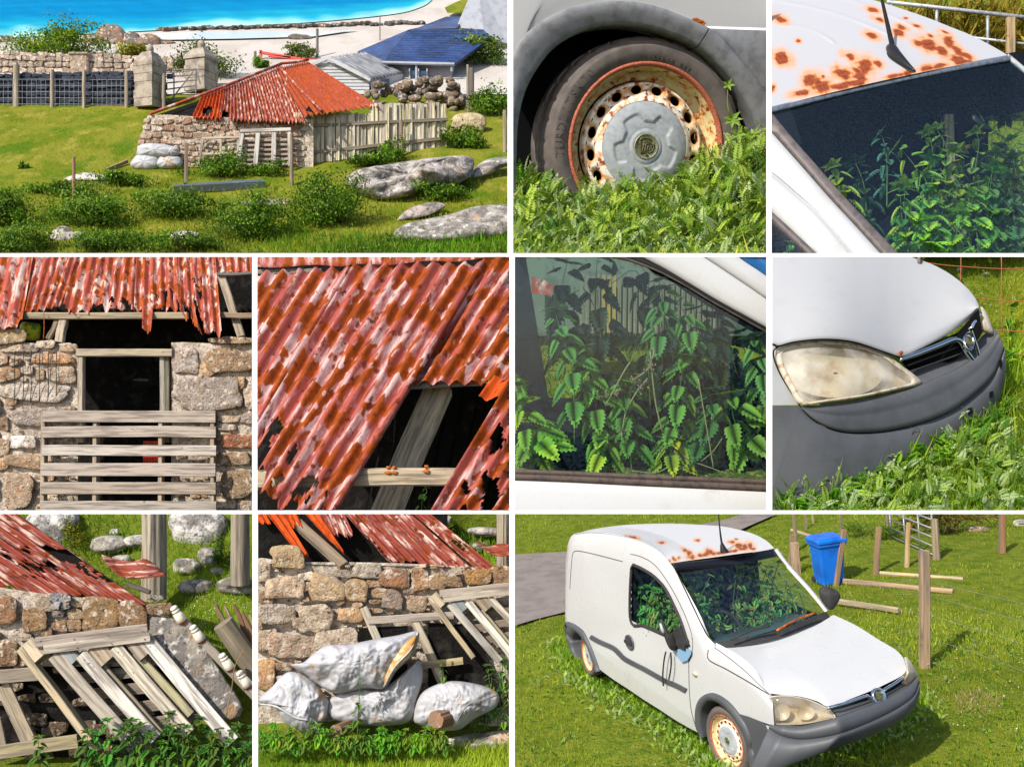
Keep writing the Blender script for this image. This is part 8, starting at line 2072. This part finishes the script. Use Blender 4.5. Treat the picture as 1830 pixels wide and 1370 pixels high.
 rwall('field_wall', 'pale dry stone wall running behind the field fence', -40,330,132,132,96,106,(176,160,146), 11,10,15)
 rwall('field_wall', 'stone wall coloured dark as in shade, facing the field behind the wire', -40,290,186,190,137,131,(64,68,80), 12,12,18)
 def pillar(lab, u0, u1, vb, vt, s):
  t = thing('gate_pillar', lab, 'pillar', g((u0 + u1) / 2, vb)); b = g((u0 + u1) / 2, vb); m = iY(vb) / F; w = (u1 - u0) * m
  mat = pm('cut_stone', lin(158,146,132), [(lin(120,110,100), 2.4,9,.42,.62, 'obj'), (lin(184,174,160), 5,8,.55,.7, 'obj', (1,1,1), .6)], rough=.9, bump=(10,.5, 'obj', (1,1,1), .012))
  ux = nrm(np.array([.94,-.34,0])); uy = np.array([.34,.94,0]); zz = np.array([0,0,1.0])
  def blk(z0, z1, w0, w1, nm):
   V = [b + ux * sx * ww / 2 + uy * sy * ww / 2 + zz * z_ for z_, ww in ((z0, w0), (z1, w1)) for sx, sy in ((-1,-1), (1,-1), (1,1), (-1,1))]
   G().add(V, [(3,2,1,0), (4,5,6,7), (0,1,5,4), (1,2,6,5), (2,3,7,6), (3,0,4,7)]).build(nm, mat, t)
  h = (vb - vt) * m
  [blk(h * .66 * k / 5 + .012, h * .66 * (k + 1) / 5, w * (.8 + .03 * ((k * 7 + s) % 3 - 1)), w * (.8 + .03 * ((k * 7 + s) % 3 - 1)), 'block') for k in range(5)]; blk(h * .66, h * .72, w * .86, w * .86, 'cornice'); blk(h * .722, h * .9, w * .84, w * .42, 'cap')
  G().lathe([(.001, w * .17), (w * .1, w * .13), (w * .14,0), (w * .1,-w * .13), (w * .06,-w * .2)], b + zz * (h * .9 + w * .15), zz, up=(1,0,0), n=14).build('finial', mat, t, True)
 pillar('stone gate pillar with ball finial nearer the field fence', 244,292,194,84,1); pillar('stone gate pillar with ball finial behind the red roof', 334,386,166,80,2);
 t = thing('wall_pier', 'square pier breaking the pale field wall', 'pier', g(145,132)); m = mm(132)
 G().bar(st(145,132,134), st(145,132,100), 32 * m, 22 * m, (1,0,0), n=2, col=lin(170,152,134)).build('pier', m_stone, t); G().bar(st(145,132,100), st(145,132,97), 38 * m, 28 * m, (1,0,0), n=1, col=lin(170,160,150)).build('capstone', m_stone, t)
 def post(lab, u, v, vt, w, col=(176,160,138), s=0, sq=False):
  m = mm(v); log_post('fence_post', lab, st(u, v, v + 2), st(u, v, vt), w * m / 2, col=col, seed=s, group='fence posts', n=12, m=5)
 for i, (u, v, vt, w) in enumerate(((29,190,116,11), (93,191,125,7), (150,193,126,7), (226,193,127,7), (292,196,132,6), (364,170,138,4))):
  post(['thick round post first in the field fence', 'second post of the field fence', 'third post of the field fence', 'fourth post of the field fence by the pillar', 'post at the gate beside the pillar', 'short post by the far pillar'][i], u, v, vt, w, s=i)
 wf = thing('wire_fence', 'square wire netting between the posts before the dark wall', 'fence', g(130,192))
 m_w = pm('old_wire', lin(140,146,156), rough=.6)
 for k in range(5):
  G().tube(at(np.array([-40,100,240,300.]), np.array([142,142,143,145.]) + k * 11,191), .012,4).build('strand', m_w, wf)
 for i in range(40):
  u = -36 + i * 8.4; G().tube(at(np.array([u, u]), np.array([143., 190.]), 191), .007,4).build('stay_wire', m_w, wf)
 gt = thing('field_gate', 'thin metal field gate between the stone pillars', 'gate', g(322,190)); m_gt = pm('dull_gate_steel', lin(110,104,104), rough=.6)
 for k in range(6): G().tube(at(np.array([294., 352]), np.array([126 + k * 11.5,124 + k * 9.5]), 186), .03,5).build('rail', m_gt, gt)
 for a, b, c, d in ((295,124,295,188), (350,122,350,172), (300,186,345,128), (311,126,311,186), (350,124,358,150)): G().tube(at(np.array([a, c], float), np.array([b, d], float), 186), .03,5).build('upright', m_gt, gt)
 G().slab(at(np.array([298., 309,309,298]), np.array([132., 132,141,141]), 184), (0,.03,0)).build('notice', pm('blue_notice', lin(40,70,130), rough=.5), gt)
 # ---- slate house, gable, shed
 m_slate = pm('blue_slate', lin(40,66,116), [(lin(30,48,86), 1.2,9,.42,.62, 'obj'), (lin(64,92,144), 5,9,.55,.7, 'obj', (1,1,1), .7)], rough=.5, spec=.4, bump=(14,.8, 'obj', (1,1,1), .04))
 m_harl = pm('white_harling', lin(158,161,170), [(lin(142,145,153), 3,8,.45,.65, 'obj')], rough=.9, bump=(40,.5, 'obj', (1,1,1), .02))
 hs = thing('slate_house', 'low white house with large blue slate roofs', 'house', g(760,146))
 vb = 146
 def poly(par, nm, mat, pts, off, dp=.25):
  P = np.array([at(a, b, vb, o) for a, b, o in pts]); G().slab(P, (0, dp, -.05)).build(nm, mat, par)
 poly(hs, 'roof', m_slate, [(686,110,0), (732,53,4), (864,53,4), (877,68,3), (812,114,0)], 0)
 poly(hs, 'roof', m_slate, [(639,92,3), (797,30,8), (834,30,8), (815,51,5), (731,53,5), (684,112,1)], 0)
 # slate courses
 for i in range(14):
  f = (i + .5) / 14; a = np.array([686 + (732 - 686) * f, 110 + (53 - 110) * f]); b = np.array([812 + (864 - 812) * f, 114 + (53 - 114) * f])
  G().bar(at(a[0], a[1], vb, 4 * f - .06), at(b[0], b[1], vb, 4 * f - .06), .035,.03,(0,0,1), n=1).build('slate_course', m_slate, hs)
 poly(hs, 'gable', m_harl, [(815,50,6), (862,-60,6.5), (960,-60,6.5), (960,90,6), (906,78,6), (877,68,5.6), (864,53,5.8)], 0)
 poly(hs, 'chimney_edge', m_slate, [(838,20,6.2), (850,-6,6.4), (862,-8,6.4), (850,8,6.3)], 0)
 poly(hs, 'wall', m_harl, [(684,112,.6), (812,112,.6), (806,146,.6), (700,150,.6)], 0)
 poly(hs, 'window', pm('dark_pane', lin(46,70,92), rough=.15, spec=.6), [(733,124,.3), (762,123,.3), (762,142,.3), (734,143,.3)], 0,.1)
 for u in (732,748,763): G().bar(at(u, 123, vb, .2), at(u, 143, vb, .2), .06,.06,(1,0,0), n=1).build('window_frame', m_harl, hs)
 G().tube([at(684,112, vb, -.2), at(812,115, vb, -.2)], .08,6).build('gutter', m_harl, hs)
 for u, b in ((744,142), (807,128)): G().bar(at(u, 113, vb, -.1), at(u, b, vb, -.1), .09,.09,(1,0,0), n=1).build('pole', m_harl, hs)
 sh = thing('shed', 'white boarded shed with grey corrugated roof', 'shed', g(640,168)); vb = 166
 m_shed = pm('white_boards', lin(176,176,182), [(lin(160,158,160), 3,8,.45,.65, 'obj')], rough=.7)
 poly(sh, 'gable_wall', m_harl, [(548,122,0), (584,109,0), (661,142,0), (657,168,0), (560,172,0)], 0,1)
 for i in range(9):
  v0 = 116 + i * 6; xl = 560 + max(0,0); a = max(548,584 - (v0 - 109) * 2.7); b = min(660,584 + (v0 - 109) * 2.33)
  G().bar(at(a, v0, vb, -.05), at(b, v0, vb, -.05), 4.8 * mm(vb), .06,(0,0,1), n=1).build('board', m_shed, sh)
 poly(sh, 'side_wall', m_shed, [(661,142,0), (720,132,2), (717,152,2), (664,166,0)], 0,.2)
 poly(sh, 'window', pm('dark_pane', lin(46,70,92)), [(684,143,.6), (696,141,1), (696,153,1), (684,156,.6)], 0,.02)
 A = [at(u, v, vb, o) for u, v, o in ((586,104,-.1), (650,95,2.4), (723,131,2.4), (662,143,-.3))]
 sheet('roof_sheet', pm('grey_corrugated', lin(140,142,146), [(lin(96,98,104), 1,7,.42,.6, 'st', (2,.4,1), .8), (lin(172,172,172), 1,7,.55,.7, 'st', (2,.3,1), .7)], rough=.5, metal=.2), sh, A[0], A[1], A[2], A[3], 10,.07, seed=3, m=10, jag=0)
 G().bar(at(548,120, vb, -.2), at(586,104, vb, -.2), .16,.1,(0,0,1), n=1, col=lin(190,190,196)).build('bargeboard', m_shed, sh); G().bar(at(586,104, vb, -.25), at(662,143, vb, -.25), .16,.1,(0,0,1), n=1, col=lin(170,172,180)).build('bargeboard', m_shed, sh)
 for lab, u, v, vt, w in (('utility pole standing on the beach behind the roofs', 567,104,52,5), ('slim mast behind the slate house', 679,74,28,2), ('pole at the picture edge of the beach', 456,112,92,5)): post(lab, u, v, vt, w, (120,114,112), 30 + u)
 rl = thing('red_rail', 'red painted rail behind the barn ridge', 'rail', g(480,106)); m_rr = pm('red_paint', lin(196,72,64), rough=.6)
 for a, b in (((465,94), (520,103)), ((466,90), (466,108)), ((480,100), (565,108))): G().bar(at(*a, 108), at(*b, 108), .13,.12,(0,0,1) if a[0] != b[0] else (1,0,0), n=1).build('bar', m_rr, rl)
 # ---- the barn
 bt = thing('barn', 'ruined stone barn with a rusty red corrugated hip roof', 'barn', g(390,296)); vb = 296; mb = mm(vb)
 wp = lambda u, v, o: at(u, v, vb) - np.array([0,1,0]) * np.asarray(o, float)[..., None] * mb
 G().grid(np.stack([at(np.linspace(236,560,24), np.interp(np.linspace(236,560,24), [236,262,300,345,560], [302,206,205,208,214]) * (1 - f) + 306 * f, vb) for f in np.linspace(0,1,8)], 0)).build('wall_core', m_mortar, bt, True)
 r = np.random.default_rng(77); v = 212
 row = 0
 while v < 300:
  h = r.uniform(9,13); u = np.interp(v, [206,300], [258,240]) + r.uniform(-3,3)
  while u < 530:
   w = r.uniform(8,24)
   stone(bt, wp, u + w / 2, v + h / 2 + r.normal() * 1.8, w * 1.02, h * r.uniform(.85,1.2), 5000 + row * 60 + int(u), 3.0, [(176,152,132), (150,116,96), (186,166,150), (160,138,122), (190,174,160), (140,104,84)][r.integers(6)]); u += w
  v += h * .96; row += 1
 A_ = lambda u, v, o: at(u, v, vb, o)
 G().slab([A_(262,212,.4), A_(345,206,.4), A_(540,216,.4), A_(520,150,3), A_(360,178,2)], (0,.2,0)).build('loft_shade_sheet', m_interior, bt)  # dark slab standing for the shade under the roof
 ap = (503,119,4.6)
 sheet('roof_sheet', m_corr_orange, bt, A_(362,172,1.9), A_(402,157,2.6), A_(396,212,-.2), A_(344,211,-.2), 7,.05, seed=61, jag=.03, m=16, holes=lambda s, t: (s - .45) ** 2 / .06 + (t - .72) ** 2 / .05 < .5)
 sheet('roof_sheet', m_corr_red, bt, A_(400,158,2.6), A_(450,138,3.6), A_(468,217,-.35), A_(392,213,-.35), 11,.05, seed=62, jag=.02, m=16, holes=lambda s, t: s < .3 and t > .72 and (s - .12) ** 2 / .02 + (t - .9) ** 2 / .03 < .6)
 sheet('roof_sheet', m_corr_red, bt, A_(448,139,3.6), A_(503,118,4.6), A_(545,219,-.4), A_(466,217,-.35), 12,.05, seed=63, jag=.01, m=16)
 sheet('roof_sheet', corr_mat('rust_red_iron', lin(146,64,44), lin(190,120,92), lin(160,70,20), lin(110,42,24), .62,.5,.6), bt, A_(492,123,4.4), A_(548,111,5.6), A_(674,190,1.2), A_(540,208,-.5), 14,.045, seed=64, jag=.006, m=14)
 for a, b, c in (((270,206,.0), (505,116,4.4), 'verge'), ((503,116,4.4), (552,109,5.4), 'ridge'), ((500,122,4.3), (575,200,-.2), 'hip')):
  G().tube([A_(*a) + np.array([0,-.08,.03]), (A_(*a) + A_(*b)) / 2 + np.array([0,-.08,0]), A_(*b) + np.array([0,-.08,.03])], .055,6).build('%s_cap' % c, m_corr_red, bt, True)
 G().slab([A_(546,198,-.55), A_(552,190,-.3), A_(562,202,-.55)], (0,-.05,0)).build('torn_gap', m_interior, bt)
 # sacks, frames, pallet against the barn
 for lab, O, y, s in (('white sack on top of the heap at the barn corner', [(250,268), (262,260), (300,261), (318,270), (312,282), (275,284), (252,280)], -22,1), ('white sack at the bottom of the heap by the barn', [(238,300), (244,284), (262,278), (288,284), (286,302), (262,307)], -20,2), ('sack behind the leaning post in the heap', [(282,300), (286,284), (304,280), (326,284), (326,300), (300,304)], -18,3), ('small sack at the heap end by the post', [(298,276), (306,266), (320,266), (324,278), (312,282)], -20,4)):
  O_ = cr(O, 30, closed=True); c = O_.mean(0)
  rows = [wp((c + (O_ - c) * f)[:, 0], (c + (O_ - c) * f)[:, 1], np.full(30,-y - 8 + 11 * (1 - f ** 2.4) ** .5) + 1.2 * np.sin(7 * np.arange(30) / 30 * 6.28) * f) for f in (1,.95,.8,.6,.35,.05)]
  G().grid(np.stack(rows, 0), cv=True).build('sack', m_sack, None, True, lab, 'sack', 'sacks at the barn corner')
 fr_ = thing('broken_hurdle', 'grey window-like timber frame leaning on the barn', 'hurdle', g(398,292))
 for a, b in (((364,250), (432,248)), ((364,278), (432,276)), ((366,250), (360,296)), ((398,249), (398,292)), ((428,248), (430,292))): G().bar(wp(*a, np.float64(12)), wp(*b, np.float64(14)), 4 * mb, 3 * mb, (0,0,1) if abs(a[0] - b[0]) > 30 else (1,0,0), n=2, col=lin(196,182,160), k=a[0]).build('bar', m_wood, fr_)
 pt = thing('pallet', 'upright white-grey pallet beside the paling fence', 'pallet', g(478,300))
 for i, (u, ub) in enumerate(((438,430), (466,462), (494,494), (521,524))): G().bar(wp(u, 240, np.float64(18)), wp(ub, 302, np.float64(24)), 8 * mb, 5 * mb, (1,0,0), n=2, col=lin(206,200,192), k=i).build('slat', m_wood, pt)
 for i in range(7): G().bar(wp(436 - i, 246 + i * 8.5, np.float64(12)), wp(522,244 + i * 8.5, np.float64(12)), 4 * mb, 3 * mb, (0,0,1), n=2, col=lin(176,162,150), k=9 + i).build('board', m_wood, pt)
 G().bar(wp(434,239, np.float64(20)), wp(524,236, np.float64(20)), 6 * mb, 5 * mb, (0,0,1), n=2, col=lin(210,204,196), k=20).build('end_board', m_wood, pt)
 pf = thing('paling_fence', 'tall silver-grey paling fence beside the barn', 'fence', g(660,280))
 r = np.random.default_rng(5)
 for i in range(40):
  u = 528 + i * 6.85; left = u < 662; f = (u - 528) / 270
  vbm = 295 - 34 * f + r.normal() * .6; vt = (203 if left else 185) + r.normal() * 1.2; m = mm(vbm)
  G().bar(st(u, vbm, vbm + 1), st(u + r.normal() * .4, vbm, vt), r.uniform(5.9,6.7) * m, 1.6 * m, (1,0,0), n=3, warp=.01, col=lin(*[(206,194,172), (220,208,186), (190,178,160), (226,212,178), (206,180,130)][r.integers(5) if i in range(24,30) else r.integers(4)]), k=i).build('pale', m_wood, pf)
 for va, vb_ in ((225,212), (275,245)): G().bar(st(526,297, va) + np.array([0,.12,0]), st(800,264, vb_) + np.array([0,.12,0]), .12,.08,(0,0,1), n=4, col=lin(150,136,116)).build('rail', m_wood, pf)
 # rubble heap, posts, sheep
 rh = thing('rubble_wall', 'tumbled dark stone wall end behind the paling fence', 'wall', g(740,196)); r = np.random.default_rng(6)
 for i in range(90):
  u = r.uniform(655,850); top = np.interp(u, [655,700,740,800,850], [152,148,146,140,170]); v = r.uniform(top, 198); m = mm(196)
  p = at(u, v, 196) + np.array([0, r.uniform(-.3,.6), 0]); boulder('stone', None, p, np.array([r.uniform(6,12), r.uniform(5,9), r.uniform(4,8)]) * m, 900 + i, [(132,118,108), (96,92,94), (156,144,130), (112,96,84)][r.integers(4)], mat=m_stone, parent=rh, n=7)
 for i, (lab, u, v, vt, w, c) in enumerate((('dark strainer post on the rubble heap', 843,190,122,10,(110,100,92)), ('slim post beside the strainer post', 836,182,116,5,(150,140,124)), ('post standing at the right edge of the field', 902,272,197,7,(168,150,126)), ('thin post in the nettles nearest the picture corner', 132,370,281,6,(150,118,90)), ('post before the heap of sacks', 333,342,256,7,(146,124,104)), ('post in front of the pallet', 521,332,240,7,(156,134,110)), ('post against the paling fence foot', 717,278,216,8,(160,140,116)))): post(lab, u, v, vt, w, c, 50 + i)
 G().bar(at(800,150,190), at(845,186,190), .12,.1,(0,0,1), n=2, col=lin(150,140,126)).build('brace', m_wood, None, False, 'leaning brace of the strainer post', 'timber')
 sheep(at, mm)
 # ---- foreground: boulders, beam, bushes, grass
 def bld(lab, O, vb_, H, s, col=(176,168,162)):
  O_ = cr(O, 70, closed=True); c = O_.mean(0); m = mm(vb_)
  rows = []
  for f in (1,.985,.94,.85,.7,.5,.3,.1,.01):
   P = c + (O_ - c) * f; hgt = H * (1 - f ** 2.2) ** .55 + H * .5 * wob(np.stack([P[:, 0], P[:, 1], P[:, 0] * 0 + s], -1), .012, s % 5,3) * (1 - f ** 3)
   lean = (c[1] - P[:, 1]) * 1.1
   rows.append(at(P[:, 0], P[:, 1], vb_) + np.array([0,1,0]) * (lean - hgt)[:, None] * m)
  G().grid(np.stack(rows, 0), lin(*col), cv=True).build('boulder', m_rock, None, True, lab, 'rock')
 bld('great pale boulder below the paling fence', [(618,320), (660,300), (720,284), (780,274), (835,270), (846,282), (842,310), (820,330), (760,344), (735,360), (690,366), (650,352)], 340,62,1)
 bld('long grey rock slab in the near corner', [(708,428), (718,404), (760,390), (800,380), (850,362), (905,358), (940,366), (940,410), (860,430), (780,436)], 420,26,2,(160,154,148))
 bld('smooth sloping rock between the great boulder and the slab', [(712,398), (730,372), (770,358), (796,364), (780,380), (750,392)], 388,14,3,(170,158,148))
 bld('jagged pale rock at the edge beyond the great boulder', [(842,322), (850,300), (870,282), (905,276), (930,290), (900,300), (868,318)], 312,14,4)
 bld('half-buried white rock in the field', [(116,324), (128,312), (150,306), (176,310), (192,320), (160,325)], 322,8,5,(196,190,184))
 bld('small rock among the near nettles', [(92,424), (96,404), (112,402), (128,412), (146,414), (140,428), (110,434)], 424,12,6,(184,172,160)); bld('white flat rock in the near grass', [(304,424), (312,412), (340,412), (356,418), (340,430), (318,432)], 424,8,7,(200,194,188))
 bld('grey stone behind the round bush', [(430,360), (470,354), (520,356), (510,366), (450,368)], 362,6,8,(150,140,132)); bld('tiny stone in the bush at the fence foot', [(186,368), (196,364), (204,370), (192,376)], 370,5,9,(190,180,172))
 G().bar(g(312,342) + up * .08, g(473,333) + up * .08,.30,.22, up, n=6, col=lin(88,104,112), k=3).build('beam', m_wood, None, False, 'blue-grey squared beam lying in the grass', 'beam')
 G().bar(g(190,306) + up * .05, g(228,293) + up * .1,.12,.1, up, n=3, col=lin(150,130,90), k=4).build('plank', m_wood, None, False, 'short brown plank lying in the field by the sacks', 'plank')
 nb = dict(lo=(44,86,14), hi=(134,170,44))
 for lab, u, v, w, h, n, s in (('largest round bramble bush in front of the post', 584,402,68,92,5200,11), ('dense bramble bush left of the largest', 450,422,64,76,4200,12), ('low bramble clump under the leaning post before the sacks', 310,386,76,56,3600,13), ('dark bramble bush at the left picture edge', 18,404,52,62,3000,14), ('bramble clump around the thin near post', 160,402,70,54,3400,15), ('flat bramble mat behind the thin near post', 100,350,70,24,1800,16),
         ('nettles along the paling fence foot', 660,294,50,22,1500,17), ('small nettle clump by the post at the paling fence', 700,284,28,30,900,18), ('nettles under the timber frame', 400,312,60,34,1900,19), ('nettles in front of the heap of sacks', 225,330,44,24,1200,20), ('dark bush on the near slope of the great boulder', 790,356,50,30,1900,21), ('small bush at the boulder edge', 822,326,18,32,800,22), ('green bushes behind the sheep', 880,204,44,44,1900,23), ('bush beside the paling fence end', 830,262,40,34,1500,24), ('near nettles at the bottom of the picture', 200,446,80,34,2600,25), ('near nettles at the bottom corner', 30,450,70,46,2400,26), ('tiny tuft alone in the field', 46,302,10,12,260,27), ('weeds before the pallet foot', 480,312,40,20,900,28), ('young nettles below the dense bramble', 350,446,60,30,1700,29)):
  bsh(lab, u, v, w, h * 1.0, n, s, lf=5.2, **nb)
 r = np.random.default_rng(17); n = 26000; u = r.uniform(-30,900, n); v = r.uniform(318,458, n)
 P = g(u, v); k = (wob(P, .16,3,3) + .5 * wob(P, .5,1,2) + (v - 395) / 160 > .12) & ~((u > 610) & (v < 372)); P = P[k]; n = len(P); m = P[:, 1] / F
 hgt = r.random(n) ** 1.5 * 13 * np.clip(.6 + wob(P, .4,2,2), .15,1.4)
 scatter('undergrowth', LEAFLET, P + up * (hgt * m)[:, None], frames(r.normal(size=(n, 3)) + np.array([0, -.5, .8])), r.uniform(3, 6.5, n) * m, rand_green(n, (44, 82, 12), (150, 170, 50), 9) * r.uniform(.7, 1.2, (n, 1)), m_leaf, label='straggling nettles and brambles merging over the near slope')
 def rough(u, v): return np.clip((v - 300) / 90,0.02,1)
 turf('grass', gp, -40, 907, 300, 460, 16000, 9, up, (76, 108, 12), (164, 164, 48), seed=111, label='rough green and yellow grass of the near slope', mask=rough, width=1.2)
 turf('grass', gp, -40, 907, 200, 320, 6000, 3.5, up, (90, 108, 16), (150, 146, 56), seed=112, label='fine grazed grass of the field by the barn', width=1.5)
 turf('grass', gp, 480, 930, 425, 475, 5200, 17, up, (40, 96, 6), (120, 170, 30), seed=113, label='tall bright grass along the bottom corner', width=.8, lean=.5, mask=lambda u, v: np.clip((u - 480) / 250, .15, 1))

def sheep(at, mm):
 t = thing('sheep', 'woolly cream sheep grazing beside the paling fence', 'sheep', at(838,234,236)); m = mm(236)
 m_wool = pm('wool', lin(206,190,156), [(lin(176,156,120), 4,8,.42,.62, 'obj')], rough=1, spec=.02, bump=(18,1, 'obj', (1,1,1), .12))
 # one continuous woolly body with head and legs in its outline
 O = cr([(806,216), (812,207), (822,203), (840,201), (858,204), (868,212), (869,224), (865,228), (864,237), (859,237), (857,230), (846,231), (838,230), (830,231), (829,237), (824,237), (822,230), (815,229), (811,234), (806,235), (804,228), (806,222)], 90, closed=True); c = np.array([838., 216.])
 rows = []
 for f, s in [(f, -1) for f in (.02,.3,.55,.75,.9,.97)] + [(1,0)] + [(f, 1) for f in (.97,.9,.75,.55,.3,.02)]:
  P_ = c + (O - c) * f; h = 13 * (1 - f ** 2.6) ** .5
  nz = .9 * wob(np.stack([P_[:, 0], P_[:, 1], P_[:, 0] * 0 + s], -1), .09,1,3)
  rows.append(at(P_[:, 0], P_[:, 1] + nz * .4,236,(-s * -1) * (h + nz) * m))
 G().grid(np.stack(rows, 0), cv=True).build('body', m_wool, t, True)
 for s in (-1,1): G().tube([at(808,219,236, s * 2 * m), at(806,214,236, s * 6 * m)], np.array([1.6,.6]) * m, 6).build('ear', m_wool, t, True)
view1()

# ------------------------------------------------------------------ the plain white wall that stands behind the ten views
CUR = 0
g = G(); g.add([(-160,150,-120), (160,150,-120), (160,150,120), (-160,150,120), (-160,152,-120), (160,152,-120), (160,152,120), (-160,152,120)],
  [(0,1,2,3), (7,6,5,4), (0,4,5,1), (2,6,7,3), (1,5,6,2), (0,3,7,4)])
o = g.build('wall', pm('white_wall', (.86,.86,.86), rough=.9, spec=.1), kind='structure')
prop(o, 'plain white wall behind all the views')

# ------------------------------------------------------------------ end every view cleanly at its own bounds
def clip_object(o, pan):
 u0, u1, v0, v1, _ = PAN[pan]
 me = o.data; n = len(me.vertices)
 co = np.empty(n * 3, np.float32); me.vertices.foreach_get('co', co); co = co.reshape(-1,3).astype(float)
 Y = np.maximum(co[:, 1], .05)
 uu = CU + F * co[:, 0] / Y; vv = CV - F * co[:, 2] / Y
 side = [uu < u0, uu > u1, vv < v0, vv > v1]
 if any(s.all() for s in side): return False
 if not any(s.any() for s in side): return True
 if me.users > 1: o.data = me = me.copy()
 bm = bmesh.new(); bm.from_mesh(me)
 closed = all(not e.is_boundary for e in bm.edges)
 norms = [((1,-(u0 - CU) / F, 0), 0), ((-1,(u1 - CU) / F, 0), 1), ((0,(CV - v0) / F, -1), 2), ((0,-(CV - v1) / F, 1), 3)]
 for no, k in norms:
  if not side[k].any(): continue
  r = bmesh.ops.bisect_plane(bm, geom=bm.verts[:] + bm.edges[:] + bm.faces[:], dist=1e-5, plane_co=(0,0,0), plane_no=no, clear_inner=True)
  if closed:
   ed = [e for e in r['geom_cut'] if isinstance(e, bmesh.types.BMEdge) and e.is_valid and e.is_boundary]
   if ed:
    try: bmesh.ops.holes_fill(bm, edges=ed, sides=0)
    except Exception: pass
 if len(bm.faces) == 0:
  bm.free(); return False
 bm.to_mesh(me); bm.free(); me.update(); return True

dead = []
for o, pan in REG:
 if pan == 0 or o.type != 'MESH' or o.get('_ok'): continue
 if not clip_object(o, pan): dead.append(o)
for o in dead:
 if not o.children: bpy.data.objects.remove(o)
for o in list(bpy.data.objects):
 if '_ok' in o: del o['_ok']
 if o.type == 'EMPTY' and not o.children: bpy.data.objects.remove(o)
